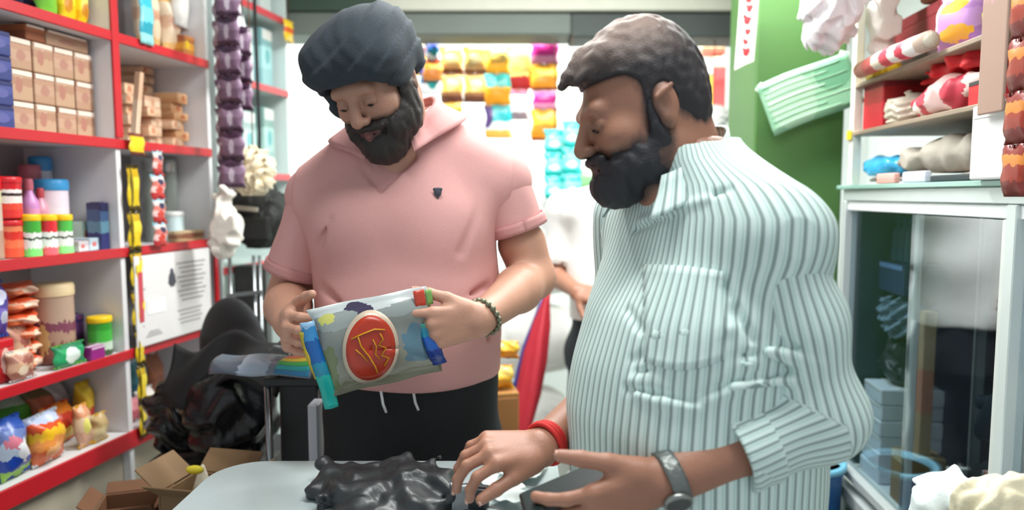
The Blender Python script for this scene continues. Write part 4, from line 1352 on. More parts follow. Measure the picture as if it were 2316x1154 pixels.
# --- top shelf
yel = pm('yellow_bag_print', [(0, (236, 190, 20)), (.25, (250, 216, 40)), (.75, (244, 200, 24)), (.9, (220, 160, 20))], [(.5, .5, .28, .2, (252, 228, 90)), (.4, .25, .2, .1, (200, 130, 20))], .3)
grn = pm('green_bag_print', [(0, (120, 190, 60)), (.4, (170, 220, 110)), (.7, (140, 206, 80))], [(.5, .5, .3, .2, (226, 240, 200))], .3)
nvy = pm('navy_bag_print', [(0, (40, 40, 90)), (.5, (60, 60, 110))], [(.5, .5, .3, .2, (150, 60, 120))], .3)
seal_y = mat('seal_yellow', (226, 176, 30), .35); seal_w = mat('seal_silver', (214, 216, 216), .25, metal=.3); seal_g = mat('seal_green', (96, 170, 60), .35); seal_r = mat('seal_red', (190, 40, 36), .35); seal_b = mat('seal_blue', (40, 70, 150), .35)
for k, (x0, x1, c, m, sl, lb) in enumerate(((58, 108, .12, nvy, seal_b, 'dark navy packet at the near end of the top shelf'), (112, 160, .03, grn, seal_g, 'light green packet beside the yellow packets, top shelf'),
        (156, 196, .03, yel, seal_y, 'yellow packet next to the light green packet, top shelf'), (194, 230, .03, yel, seal_y, 'second yellow packet from the green one, top shelf'), (228, 258, .03, yel, seal_y, 'third yellow packet from the green one, top shelf'), (250, 290, .115, yel, seal_y, 'yellow packet against the red upright, top shelf'))):
    u, w, h = span(x0, x1, -60, c, 0, 20)
    packet('snack_packet', LW(u, c + .035, zs(0)), tilt(LROT, .10, random.uniform(-.02, .02)), w * .92, .19 + .01 * (k % 3), .05, m, sl, lb, 'packet', seed=k)
bei = pm('beige_biscuit_print', [(0, (232, 186, 120)), (.2, (232, 206, 176)), (.42, (216, 176, 146)), (.6, (236, 216, 190)), (.78, (226, 180, 100)), (.92, (236, 190, 70))], [(.5, .5, .3, .07, (206, 150, 120))], .35)
for k, (x0, x1, lb) in enumerate(((338, 382, 'beige biscuit packet behind the teal sachets, top shelf'), (390, 424, 'beige biscuit packet with yellow top in mid bay, top shelf'))):
    u, w, h = span(x0, x1, -40, .05, 0, 60)
    packet('biscuit_packet', LW(u, .085, zs(0)), tilt(LROT, .08), w, .22, .06, bei, seal_y, lb, 'packet', seed=k)
u, w, h = span(430, 468, 88, .03, 0, 110)
carton('snack_box', LW(u, .07, zs(0)), LROT, w, .07, h, pm('orange_brown_box', [(0, (190, 120, 60)), (.4, (224, 160, 60)), (.7, (170, 96, 60))], [(.3, .6, .2, .2, (240, 200, 40))], .4), 'orange brown box at the far end of the top shelf', flap=mat('flap_orange', (206, 130, 60), .5))
u, w, h = span(448, 492, -30, .02, 0, 40)
packet('flour_bag', LW(u, .06, zs(0) + .105), tilt(LROT, .05), w, .16, .05, mat('white_paper_bag', (236, 234, 230), .6, bump=.3, bscale=40), seal_w, 'plain white bag above the orange brown box', 'bag')
tea = [pm('teal_sachet_print', [(0, (150, 214, 214)), (.2, (40, 150, 170)), (.42, (120, 210, 220)), (.7, (60, 180, 200))], [], .3)]
p = LS(325, -40, -.012)
sachet_strip('sachet_strip', LW(p[0], -.016, SHZ[0] + .30), LROT, [(.058, .15, .010), (.058, .15, .010)], tea, seal_w, 'teal sachet strip hanging at the top beside the red upright', string=.0)

# --- third shelf: jars, bottles and cans
redj = pm('red_jar_print', [(0, (214, 44, 40)), (.25, (226, 70, 50)), (.42, (238, 220, 214)), (.62, (60, 40, 44)), (.70, (240, 226, 224)), (.80, (208, 30, 40))], [], .3, .03)
orj = pm('orange_red_can_print', [(0, (226, 80, 50)), (.3, (240, 110, 70)), (.55, (214, 50, 40)), (.8, (236, 130, 90))], [(.5, .5, .2, .2, (244, 150, 110))], .3, .05)
u, w, h = span(22, 76, 400, .03, 2, 500)
can('chip_canister', LW(u, .07, zs(2)), .031, h * .46, orj, lid_red, 'orange red canister under the white banded red jar', 'can')
can('drink_jar', LW(u, .07, zs(2) + h * .485), .032, h * .51, redj, lid_red, 'red jar with white label band stacked on a canister', 'jar')
u, w, h2 = span(20, 70, 342, .03, 2, 400)
u2 = u
u, w, h = span(-22, 24, 320, .03, 2, 400)
can('drink_jar', LW(u, .075, zs(2)), .031, .19, pm('beige_jar_print', [(0, (176, 140, 120)), (.4, (200, 186, 170)), (.8, (206, 200, 160))], [], .35, .05), lid_red, 'beige jar at the near end of the third shelf', 'jar')
can('drink_jar', LW(u, .075, zs(2) + .1955), .030, .085, pm('orange_jar_print', [(0, (226, 70, 60)), (.5, (240, 240, 236)), (.6, (50, 50, 80)), (.7, (240, 140, 60))], [], .35, .05), lid_yellow, 'yellow lidded small jar on top of the beige jar', 'jar')
for k, (x0, x1, y0, m, lm, lb) in enumerate(((78, 106, 412, pm('pink_bottle_print', [(0, (214, 90, 96)), (.4, (226, 150, 190)), (.7, (206, 140, 200))], [], .3, .05), mat('cap_pink', (206, 110, 130), .4), 'pink lilac bottle beside the red jar'),
        (104, 128, 432, pm('lilac_bottle_print', [(0, (200, 80, 84)), (.5, (214, 150, 170))], [], .3), mat('cap_red', (190, 70, 80), .4), 'small rosy bottle behind the cans'))):
    u, w, h = span(x0, x1, y0, .09, 2, 500)
    bottle('shampoo_bottle', LW(u, .12, zs(2)), w * .55, h * 1.05, m, lm, lb)
u, w, h = span(116, 172, 408, .09, 2, 450)
can('powder_jar', LW(u, .13, zs(2)), w * .5, h, pm('white_pink_jar_print', [(0, (226, 190, 206)), (.4, (240, 226, 232)), (.7, (236, 220, 232))], [(.5, .4, .2, .25, (214, 140, 170))], .3, .05), lid_blue, 'white and pink jar with blue lid behind the yellow lidded cans', 'jar')
for k, (x0, x1, body, lb) in enumerate(((74, 112, (70, 170, 60), 'green can with yellow lid beside the orange red canister'), (113, 148, (220, 44, 56), 'red can with yellow lid between two green cans'), (148, 182, (84, 190, 80), 'green can with yellow lid right of the red can'))):
    u, w, h = span(x0, x1, 486, .015, 2, 540)
    can('snack_can', LW(u, .045, zs(2)), w * .47, h, pm('can_print_%d' % k, [(0, tuple(min(255, v + 60) for v in body)), (.22, (232, 236, 230)), (.45, (60, 80, 60)), (.52, (236, 236, 232)), (.66, body)], [], .3, .09), lid_yellow, lb, 'can', 'yellow lidded snack cans')
for k, (x0, x1, y0, cl, lb) in enumerate(((182, 205, 545, (216, 206, 210), 'small white packet right of the green can'), (204, 232, 538, (196, 210, 220), 'pale blue soap box near the navy carton'), (186, 216, 500, (190, 216, 200), 'pale mint carton standing behind the small white packet'))):
    u, w, h = span(x0, x1, y0, .03 + .05 * (k == 2), 2, 555)
    carton('soap_box', LW(u, .06 + .05 * (k == 2), zs(2)), LROT + .1 * k, w, .05, h, pm('pale_box_%d' % k, [(0, cl), (.5, tuple(max(0, v - 20) for v in cl))], [(.4, .5, .2, .2, (206, 110, 110))], .4), lb, 'box')
u, w, h = span(234, 260, 458, .02, 2, 520)
carton('toothpaste_box', LW(u, .05, zs(2)), LROT, w, .045, h, pm('navy_carton_print', [(0, (40, 44, 100)), (.35, (90, 130, 150)), (.6, (56, 80, 120)), (.85, (34, 36, 84))], [], .35), 'tall navy carton standing against the white divider', 'box', flap=mat('flap_navy', (30, 32, 70), .4))
u, w, h = span(168, 232, 352, .17, 2, 400)
can('cream_tub', LW(u, .21, zs(2)), w * .42, h * .95, mat('tub_pale_blue', (200, 212, 226), .35), lid_blue, 'tall pale tub with blue lid at the back of the third shelf', 'tub')
can('red_tub', LW(u2, .19, zs(2)), .048, h2 * 1.0, pm('red_tub_print', [(0, (190, 40, 40)), (.5, (224, 90, 80)), (.75, (206, 50, 46))], [], .3), lid_red, 'tall red tub with domed lid behind the red jar', 'tub', dome=True)
u, w, h = span(76, 118, 372, .16, 2, 420)
can('pink_tub', LW(u, .20, zs(2)), w * .42, h * .98, pm('rose_tub_print', [(0, (176, 90, 100)), (.5, (206, 130, 140))], [], .35), mat('lid_rose', (190, 110, 124), .4), 'dusty rose tub at the back between red tub and white jar', 'tub')

# third shelf, far bay: glass jars, a cup and a box
glass_m = mat('jar_glass', (205, 215, 210), .08, trans=.6, var=.02)
for k, (x0, x1, y0, lb) in enumerate(((368, 402, 360, 'tall clear glass jar nearest the hanging red sachets'), (402, 432, 364, 'clear glass jar in the middle of the glass jars'), (432, 462, 364, 'clear glass jar next to the end upright'))):
    u, w, h = span(x0, x1, y0, .07, 2, 450)
    o = can('glass_jar', LW(u, .13, zs(2)), w * .42, h, glass_m, mat('lid_steel', (190, 196, 196), .25, metal=.7), lb, 'jar', 'clear glass jars')
    bm = bmesh.new(); r_ = w * .36
    link('contents', lathe([(r_, .006), (r_, h * (.5 + .1 * k)), (r_ * .5, h * (.53 + .1 * k)), (.001, h * (.54 + .1 * k))], 14), mat('jar_fill_%d' % k, [(136, 136, 124), (150, 134, 112), (120, 120, 114)][k], .6, var=.3, scale=120), o)
u, w, h = span(398, 432, 478, .05, 2, 500)
can('paper_cup', LW(u, .085, zs(2) + .0), w * .40, h * .98, mat('cup_pale', (214, 236, 240), .4), lid_white, 'pale blue white cup in front of the glass jars', 'cup')
u, w, h = span(404, 470, 522, .015, 2, 550)
carton('biscuit_box', LW(u, .040, zs(2)), LROT, w, .03, h, pm('brown_box_print', [(0, (180, 150, 110)), (.3, (140, 96, 70)), (.75, (196, 170, 130))], [(.5, .5, .3, .3, (130, 80, 60))], .5), 'low brown box below the glass jars', flap=mat('flap_tan', (200, 176, 140), .5))

# --- fourth shelf
pur = pm('purple_pack_print', [(0, (84, 60, 150)), (.35, (120, 100, 190)), (.5, (70, 50, 140))], [(.5, .72, .26, .14, (214, 214, 236)), (.7, .35, .2, .1, (190, 190, 210))], .35)
u, w, h = span(-20, 36, 645, .03, 3, 700)
packet('chocolate_pouch', LW(u, .06, zs(3) + .105), tilt(LROT, .04), w, h - .095, .05, pur, seal_b, 'purple pouch with white spots at the near end of the fourth shelf', 'pouch')
carton('tea_box', LW(u, .08, zs(3)), LROT, w, .08, .103, pm('red_tea_print', [(0, (190, 40, 44)), (.5, (206, 70, 70))], [(.6, .5, .2, .3, (230, 190, 180))], .4), 'red box under the purple pouch', flap=lid_red)
ora = pm('orange_noodle_print', [(0, (214, 84, 44)), (.3, (236, 120, 70)), (.55, (240, 180, 150)), (.7, (222, 90, 50))], [(.6, .5, .24, .26, (246, 206, 180))], .3, .1)
ua, ub = LS(38, 700, .05)[0], LS(116, 700, .05)[0]
hh = (LS(78, 640, .05)[1] - zs(3)) / 6
for k in range(6):
    o = link('noodle_packet', pillow_mesh((ub - ua) * (.96 if k > 2 else .7), hh * 1.02, .085, k), ora, loc=LW((ua + ub) / 2 + (.012 if k < 3 else 0), .105, zs(3) + k * hh), rot=LROT + .04 * (-1) ** k,
             label='orange noodle packet in the stack, %s from the bottom' % ORD[k], cat='packet', group='orange noodle packets stacked on the fourth shelf')
    link('end_seal', seal_mesh((ub - ua) * .7, hh * .98, hh * .1), mat('seal_orange', (226, 110, 60), .35), o)
nut = pm('nut_pouch_print', [(0, (170, 110, 90)), (.3, (206, 160, 130)), (.6, (186, 130, 110)), (.85, (226, 196, 170))], [(.4, .3, .2, .15, (226, 206, 180)), (.6, .6, .2, .12, (150, 80, 70))], .4, .14, noise=12)
for k, (x0, x1, y0, c, lb) in enumerate(((36, 92, 792, .0, 'nut mix pouch low in front of the orange stack'), (36, 88, 728, .062, 'nut mix pouch leaning behind the front pouch'))):
    u, w, h = span(x0, x1, y0, c, 3, 820)
    packet('nut_pouch', LW(u, c + .02, zs(3)), tilt(LROT, .12), w, h, .035, nut, seal_w, lb, 'pouch', seed=k)
u, w, h = span(116, 192, 640, .05, 3, 700)
can('biscuit_tin', LW(u, .05 + w * .42, zs(3)), w * .44, h * .98, pm('brown_tin_print', [(0, (140, 90, 80)), (.3, (176, 140, 120)), (.45, (130, 70, 90)), (.6, (190, 160, 140))], [(.5, .35, .15, .2, (206, 180, 120)), (.3, .55, .1, .1, (120, 60, 100))], .4, .12, noise=9), mat('lid_cream', (240, 214, 170), .4), 'tall patterned brown tin with cream lid', 'tin')
u, w, h = span(136, 208, 778, .0, 3, 800)
packet('spice_packet', LW(u, .02, zs(3)), tilt(LROT, .1), w, h, .025, pm('green_white_print', [(0, (30, 140, 90)), (.2, (40, 160, 100)), (.8, (26, 120, 80))], [(.5, .45, .22, .36, (220, 236, 226))], .35), seal_g, 'dark green packet with white centre in front of the brown tin', 'packet')
u, w, h = span(192, 224, 706, .12, 3, 740)
carton('tea_box', LW(u, .16, zs(3)), LROT, w, .07, h, pm('dark_purple_box', [(0, (60, 30, 70)), (.5, (90, 50, 100)), (.85, (130, 90, 140))], [], .4), 'dark purple box between brown tin and green can', flap=nvy)
u, w, h = span(226, 272, 716, .015, 3, 760)
can('snack_can', LW(u, .045, zs(3)), w * .45, h, pm('green_can_print_b', [(0, (70, 90, 60)), (.16, (200, 220, 200)), (.4, (76, 186, 70)), (.75, (60, 160, 56))], [], .3, .05), lid_yellow, 'green can with yellow lid by the divider on the fourth shelf', 'can')
u, w, h = span(210, 242, 783, .0, 3, 795)
carton('mint_box', LW(u, .02, zs(3)), LROT, w, .03, h, mat('magenta_box', (150, 40, 130), .4), 'tiny magenta box at the shelf edge below the green can', flap=mat('flap_lilac', (220, 190, 214), .4))

# --- bottom shelf: snack bags heaped and leaning
def bag(x0, x1, y0, c, lean, roll, m, sl, lb, h=None, t=.07, k=0, lift=0.0):
    u, w, hh = span(x0, x1, y0, c, 4, y0 + 70)
    packet('snack_bag', LW(u, c + t / 2, zs(4) + lift), tilt(LROT, lean, roll), w, h or hh, t, m, sl, lb, 'snack bag', seed=k)
gb = pm('green_snack_print', [(0, (130, 200, 50)), (.25, (150, 214, 60)), (.6, (90, 170, 50)), (.85, (200, 220, 200))], [(.5, .4, .26, .2, (240, 226, 190)), (.7, .6, .2, .14, (230, 240, 220))], .3, .1)
bw = pm('blue_white_snack_print', [(0, (150, 200, 80)), (.16, (30, 70, 170)), (.36, (190, 205, 226)), (.62, (110, 130, 190)), (.8, (40, 80, 170))], [(.6, .45, .22, .18, (236, 236, 240)), (.35, .62, .2, .1, (214, 120, 140))], .3, .14)
orb = pm('orange_snack_print', [(0, (226, 110, 60)), (.3, (240, 150, 70)), (.5, (248, 190, 40)), (.68, (220, 80, 30)), (.86, (150, 160, 190))], [(.5, .88, .3, .1, (190, 200, 226)), (.45, .25, .25, .12, (246, 180, 120))], .3, .12)
rdb = pm('red_snack_print', [(0, (240, 190, 60)), (.4, (214, 60, 36)), (.75, (236, 130, 40))], [(.5, .3, .3, .12, (250, 220, 90))], .3, .1)
wtb = pm('white_foil_print', [(0, (206, 200, 210)), (.4, (196, 190, 200)), (.7, (214, 208, 214))], [(.7, .2, .15, .12, (110, 80, 140))], .25, .1)
ylb = pm('yellow_pouch_print', [(0, (206, 180, 110)), (.3, (190, 110, 70)), (.5, (226, 190, 60)), (.75, (236, 204, 40))], [(.5, .35, .2, .14, (196, 60, 50))], .3, .08)
crb = pm('cream_pouch_print', [(0, (226, 180, 150)), (.4, (236, 206, 170)), (.7, (220, 150, 110))], [(.4, .5, .2, .2, (236, 226, 120))], .35, .1)
bag(-56, 32, 930, .078, .10, .04, gb, seal_g, 'lime green snack bag at the near corner of the bottom shelf', k=1)
bag(24, 92, 946, .0, .08, -.08, bw, seal_b, 'blue and white snack bag with a blue tip, bottom shelf', k=2)
bag(14, 100, 905, .155, .18, .0, pm('deep_green_print', [(0, (60, 140, 50)), (.5, (80, 170, 60)), (.85, (190, 210, 190))], [], .3), seal_w, 'deep green snack bag lying behind the blue white bag', k=0)
bag(98, 172, 936, .0, .10, -.06, orb, seal_w, 'orange and yellow snack bag with silver top, bottom shelf', k=1)
bag(124, 190, 915, .078, .08, -.04, rdb, seal_r, 'red and yellow snack bag behind the silver topped orange bag', k=2)
bag(84, 142, 880, .155, .12, .06, pm('rust_print', [(0, (196, 90, 60)), (.5, (214, 120, 90)), (.8, (130, 110, 70))], [], .35), seal_r, 'rust red snack bag at the back of the bottom shelf', k=0)
bag(140, 204, 858, .155, .08, -.10, wtb, seal_w, 'silver white snack bag with pointed top, bottom shelf', k=1)
bag(192, 222, 915, .01, .08, -.05, crb, seal_y, 'narrow cream and orange pouch beside the red yellow bag', t=.04, k=2)
bag(206, 254, 856, .09, .04, .0, ylb, seal_y, 'tall yellow and red pouch against the divider, bottom shelf', t=.05, k=0)
bag(222, 256, 935, .01, .10, .0, pm('beige_print', [(0, (206, 186, 140)), (.5, (190, 160, 110))], [], .4), seal_y, 'small beige pouch under the tall yellow pouch', t=.03, k=1)

# --- chains hanging in front of the divider
yb = [pm('yellow_black_sachet', [(0, (96, 78, 16)), (.1, (230, 196, 30)), (.45, (236, 210, 60)), (.72, (200, 164, 20)), (.9, (60, 48, 14))], [(.25, .5, .10, .5, (110, 90, 16))], .3, .04)]
p = LS(306, 302, -.018)
top = LW(p[0], -.022, p[1])
sachet_strip('sachet_strip', top, LROT, [(.062, .062, .008)], [pm('yellow_brown_sachet', [(0, (120, 60, 40)), (.15, (236, 200, 40)), (.85, (130, 70, 50))], [], .3, .02)], mat('seal_brown', (126, 66, 46), .4),
             'single yellow and brown sachet hung on the divider edge')
p = LS(297, 372, -.012); p2 = LS(297, 1002, -.012)
hs = (p[1] - p2[1]) / 7
sachet_strip('sachet_strip', LW(p[0], -.014, p[1]), LROT, [(.058, hs * 1.15, .012)] + [(.044, hs, .010)] * 3 + [(.036, hs * .95, .009)] * 3, yb, mat('seal_black', (50, 42, 16), .4),
             'long yellow and black sachet strip hanging down the white divider', jitter=.002)
rw = [pm('red_white_sachet', [(0, (200, 60, 60)), (.25, (226, 190, 186)), (.5, (214, 120, 110)), (.7, (236, 220, 214)), (.88, (130, 190, 206))], [(.5, .35, .24, .16, (206, 70, 60)), (.6, .7, .2, .12, (60, 60, 90))], .3, .12)]
p = LS(352, 352, -.02)
sachet_strip('sachet_strip', LW(p[0], -.024, SHZ[1] - .012), LROT, [(.052, .0715, .012)] * 4, rw, seal_r, 'red and white sachet strip hanging before the glass jars', jitter=.003)

# --- white notice board fixed across the far bay
def notice_board():
    ua, ub = LS(314, 660, -.03)[0], LS(484, 660, -.03)[0]
    z0, z1 = SHZ[3] + .012, SHZ[2] - .016
    w, h = ub - ua, z1 - z0
    o = link('notice_board', box(w, .006, h, .0015), mat('board_white', (228, 224, 224), .4, var=.03), loc=LW((ua + ub) / 2, -.016, z0), rot=LROT, label='white printed notice board across the far bay, red stripe and dark figure', cat='sign')
    bm = bmesh.new(); bm_box(bm, (-w * .44, -.0036, h * .55), (w * .05, .0016, h * .55), 0); link('red_stripe', bm_mesh(bm), mat('print_red', (200, 70, 84), .5), o)
    def pl_(c, sz):
        bm = bmesh.new(); bm_box(bm, c, sz, 0); link('printed_line', bm_mesh(bm), mat('print_grey', (168, 164, 166), .6), o)
    for k in range(3): pl_((-w * .30, -.0036, h * (.10 + .025 * k)), (w * (.20 - .04 * k), .0014, h * .012))
    for k in range(9): pl_((w * .22, -.0036, h * (.86 - .055 * k)), (w * (.40 - .05 * (k % 3)), .0014, h * .020))
    for k in range(4): pl_((w * .18, -.0036, h * (.30 - .05 * k)), (w * (.34 - .06 * (k % 2)), .0014, h * .016))
    V = Vox((-.04, -.006, -.05), (.04, .004, .05), .0018)
    V.ell((0, 0, .022), (.009, .0022, .010)); V.cap((0, 0, .008), (0, 0, -.002), .012, .010, .004); V.cap((-.010, 0, .004), (-.016, 0, -.014), .004, .003); V.cap((.010, 0, .004), (.016, 0, -.014), .004, .003)
    V.cap((-.005, 0, -.006), (-.006, 0, -.022), .0045); V.cap((.005, 0, -.006), (.006, 0, -.022), .0045)
    V.rbox((0, 0, 0), (.05, .0022, .06), None, .0005, 0, 'i') if False else None
    v, q = V.nets(); v[:, 1] *= .22
    me = np_mesh(v * 1.0, q); link('printed_figure', me, mat('print_dark', (70, 70, 80), .6), o, loc=(-w * .05, -.0036, h * .70))
    V = None
    bm = bmesh.new(); bm_box(bm, (-w * .26, -.0036, h * .42), (w * .22, .0016, h * .16), 0); link('white_label', bm_mesh(bm), mat('label_white', (246, 246, 246), .3), o)
notice_board()

# --- low far bay behind the black bags: small odds and ends
for k, (x0, x1, y0, sh, c, m, lb) in enumerate(((300, 335, 905, 4, .02, pm('pink_small_print', [(0, (206, 90, 110)), (.5, (226, 140, 150))], [], .4), 'pink packet low in the far bay'), (334, 368, 880, 4, .05, pm('redwhite_small_print', [(0, (190, 60, 60)), (.5, (230, 220, 214))], [], .4), 'red and white packet low in the far bay'),
        (318, 350, 815, 4, .10, pm('teal_small_print', [(0, (60, 120, 140)), (.5, (90, 160, 176))], [], .4), 'teal packet at the back of the low far bay'), (352, 390, 800, 4, .10, pm('brown_small_print', [(0, (120, 70, 50)), (.5, (150, 90, 60))], [], .4), 'brown packet at the back of the low far bay'))):
    u, w, h = span(x0, x1, y0, c, sh, y0 + 30)
    packet('snack_packet', LW(u, c + .03, zs(4)), tilt(LROT, .12, .05 * (-1) ** k), w * 1.1, h, .04, m, seal_w, lb, 'packet', seed=k)

# ------------------------------------------------------------------ white display rack further along the wall
def display_rack():
    ua, ub = U1 + .05, LS(650, 200)[0]
    root = empty('display_rack', LO, LROT, 'pale display rack with red shelf edges behind the purple sachets', 'rack')
    pale = mat('rack_pale', (222, 234, 232), .35, var=.03)
    zz = [LS(600, 30)[1], LS(600, 200)[1], LS(600, 200)[1] - .34, LS(600, 200)[1] - .68]
    for z in zz:
        bm = bmesh.new(); bm_box(bm, ((ua + ub) / 2, .14, z), (ub - ua, .28, .012), .001); link('shelf_board', bm_mesh(bm), pale, root)
        bm = bmesh.new(); bm_box(bm, ((ua + ub) / 2, -.003, z), (ub - ua, .008, .026), .001); link('edge_band', bm_mesh(bm), mat('rack_red_edge', (214, 80, 88), .4), root)
    top = zz[0] + .30
    for u in (ua, ub):
        bm = bmesh.new(); bm_box(bm, (u, .14, top / 2), (.014, .28, top), .001); link('side_panel', bm_mesh(bm), pale, root)
    bm = bmesh.new(); bm_box(bm, ((ua + ub) / 2, .285, top / 2), (ub - ua, .01, top), .001); link('back_panel', bm_mesh(bm), pale, root)
    return zz, ua, ub
RZ, ra, rb = display_rack()
for lv in range(3):
    for k in range(3):
        u = ra + .05 + (rb - ra - .06) * (k + .5) / 3
        cl = [[(212, 228, 228), (176, 214, 216), (226, 236, 234)], [(200, 224, 222), (226, 236, 236), (160, 208, 212)], [(226, 232, 230), (190, 216, 214), (170, 206, 200)]][lv][k]
        h = [.24, .27, .22][(lv + k) % 3]
        carton('detergent_box', LW(u, .09, RZ[lv] + .0075), LROT + .05 * (k - 1), .085, .10, h, pm('mint_box_%d%d' % (lv, k), [(0, cl), (.35, tuple(min(255, v + 18) for v in cl)), (.7, tuple(max(0, v - 26) for v in cl))], [(.5, .55, .25, .12, (120, 190, 196))], .4),
               '%s carton, %s along the %s level of the pale rack' % (['pale mint', 'teal', 'white mint'][k], ORD[k], ['upper', 'middle', 'lower'][lv]), 'carton', 'pale cartons on the display rack', flap=lid_white)
p = LS(652, 46, -.03)
sachet_strip('sachet_strip', LW(p[0], -.03, p[1]), LROT, [(.075, .085, .014)], [pm('yellow_red_sachet', [(0, (240, 196, 40)), (.4, (220, 90, 40)), (.65, (244, 206, 50))], [], .3)], seal_y, 'yellow and red packet hanging left of the turban', string=.16)

# ------------------------------------------------------------------ purple sachet chains hanging before the rack
pp = [pm('purple_sachet_print', [(0, (70, 44, 66)), (.15, (120, 92, 116)), (.5, (142, 116, 140)), (.8, (76, 50, 72))], [(.5, .45, .10, .25, (190, 176, 190)), (.5, .8, .3, .08, (60, 36, 56))], .3, .08)]
pg = [pm('lilac_grey_sachet_print', [(0, (150, 130, 146)), (.3, (176, 160, 172)), (.8, (120, 96, 116))], [(.5, .5, .12, .25, (214, 206, 214))], .3, .08)]
Yp = 2.22
for k, (px, y0, y1, w, mm, lb, n) in enumerate(((512, -30, 425, .078, pp, 'long purple sachet strip hanging at the end of the shelving', 7), (548, 60, 250, .052, pp, 'short dark purple sachet strip behind the long one', 3), (497, -20, 440, .050, pg, 'lilac grey sachet strip behind the long purple one', 7))):
    t = P(px, y0, Yp + .05 * k); b = P(px, y1, Yp + .05 * k)
    hs = (t.z - b.z) / n
    sachet_strip('sachet_strip', t, .1 * k - .1, [(w, hs, .014)] * n, mm, mat('seal_purple_dark', (62, 40, 58), .4), lb, string=CEIL - t.z, jitter=.003, seed=k)

# white sheet of plastic film hanging beside them
def film(s, t):
    top, bot = P(520 + 10 * s, -40, 2.38), P(500 + 66 * s, 150, 2.38)
    q = top.lerp(bot, t); return (q.x + .02 * (s - .5) * t, q.y + .015 * math.sin(6 * s + 3 * t), q.z)
fo = link('plastic_film', grid_sheet(film, 12, 14, .002), mat('film_white', (232, 234, 236), .25, var=.02), label='white plastic film hanging beside the purple sachets', cat='film')
link('hanging_string', tube([P(525, -38, 2.38), (P(525, -38, 2.38).x, 2.38, CEIL)], .002, 6), string_m, fo)
# ------------------------------------------------------------------ crumpled bags and bundles
def crumple(name, c, r, m, label, cat='bag', group=None, rot=0.0, seed=0, amp=.010, h=.006, knot=None, flat=True, fine=1.0, parent=None, handles=None):
    """Soft bag resting on its flat bottom: c is the bottom centre, r the half sizes; folded and pinched, with a tied neck if asked."""
    rr = np.random.default_rng(seed + 100)
    lo = np.array([-r[0] * 1.25, -r[1] * 1.25, -.01]); hi = np.array([r[0] * 1.25, r[1] * 1.25, 2 * r[2] * 1.1 + (knot or 0) + .02])
    V = Vox(lo, hi, h)
    V.ell((0, 0, r[2]), r)
    for _ in range(5):
        q = rr.uniform(-.5, .5, 3)
        V.ell((q[0] * r[0], q[1] * r[1], r[2] * (.55 + .5 * rr.uniform())), np.array(r) * rr.uniform(.45, .70, 3), None, .03)
    if knot:
        V.cap((0, 0, 2 * r[2] * .80), (.01, 0, 2 * r[2] + knot * .4), min(r[0], r[1]) * .45, .014, .05)
        V.cap((.01, 0, 2 * r[2] + knot * .4), (.025, .005, 2 * r[2] + knot), .013, .028, .012)
    s = 1 / max(r) * .5
    dirs = [tuple(rr.normal(size=3) * 9 * s * fine) + (1.0,), tuple(rr.normal(size=3) * 16 * s * fine) + (.7,), tuple(rr.normal(size=3) * 28 * s * fine) + (.45,)]
    V.folds(lo, hi, amp, dirs, seed)
    if flat: V.rbox((0, 0, -.5), (2, 2, .5015), None, .001, .004, 's')
    v, q = V.nets()
    me = np_mesh(v, q)
    o = link(name, me, m, loc=c, rot=rot, label=label, cat=cat, group=group, parent=parent)
    if handles:
        for s_ in (-1, 1):
            z1 = 2 * r[2] * .92
            pts = [(s_ * r[0] * .5, 0, z1 * .9), (s_ * r[0] * .45, 0, z1 + handles * .5), (s_ * r[0] * .15, 0, z1 + handles), (0, 0, z1 + handles * 1.1)]
            link('handle', tube(pts, [.012, .009, .007, .006], 8, flat=.5), m, o)
    return o
poly_w = mat('white_poly', (236, 234, 232), .35, var=.05, scale=12, bump=.4, bscale=30)
poly_clear = mat('frosted_poly', (222, 216, 208), .3, var=.08, scale=14, bump=.5, bscale=40)
poly_black = mat('black_poly', (20, 21, 24), .22, var=.3, scale=10, bump=.6, bscale=45)
sack_m = mat('white_sack', (240, 238, 234), .6, var=.05, bump=.4, bscale=60)

# ------------------------------------------------------------------ strings of snack packets by the back wall
YB = 3.30
yb_a = pm('yellow_snack_a', [(0, (130, 84, 50)), (.16, (216, 170, 110)), (.35, (244, 214, 110)), (.75, (250, 200, 70)), (.92, (200, 140, 70))], [(.5, .55, .28, .2, (252, 232, 170))], .3)
yb_b = pm('brown_yellow_snack_b', [(0, (110, 66, 50)), (.22, (160, 110, 70)), (.35, (240, 200, 100)), (.8, (246, 214, 130)), (.92, (140, 90, 60))], [(.5, .6, .24, .2, (250, 226, 160))], .3)
yb_c = pm('gold_snack_c', [(0, (236, 166, 40)), (.45, (248, 190, 60)), (.6, (246, 210, 110)), (.9, (220, 150, 50))], [], .3)
yb_d = pm('teal_gold_snack', [(0, (226, 150, 30)), (.5, (240, 180, 60)), (.56, (30, 160, 150)), (.85, (60, 190, 180))], [(.25, .75, .2, .2, (120, 210, 220))], .3)
yb_e = pm('purple_teal_snack', [(0, (244, 190, 90)), (.25, (236, 240, 240)), (.5, (40, 180, 186)), (.8, (60, 160, 160))], [(.12, .7, .22, .4, (90, 66, 120))], .3)
yb_f = pm('cream_red_snack', [(0, (180, 40, 40)), (.26, (206, 60, 50)), (.30, (240, 230, 130)), (.8, (250, 226, 150)), (.93, (230, 180, 60))], [], .3)
yb_g = pm('magenta_snack', [(0, (236, 150, 190)), (.3, (206, 40, 140)), (.7, (230, 120, 190)), (.9, (246, 200, 226))], [], .3)
yb_h = pm('orange_yellow_snack', [(0, (150, 60, 30)), (.10, (236, 150, 40)), (.5, (250, 200, 70)), (.8, (240, 170, 50))], [], .3)
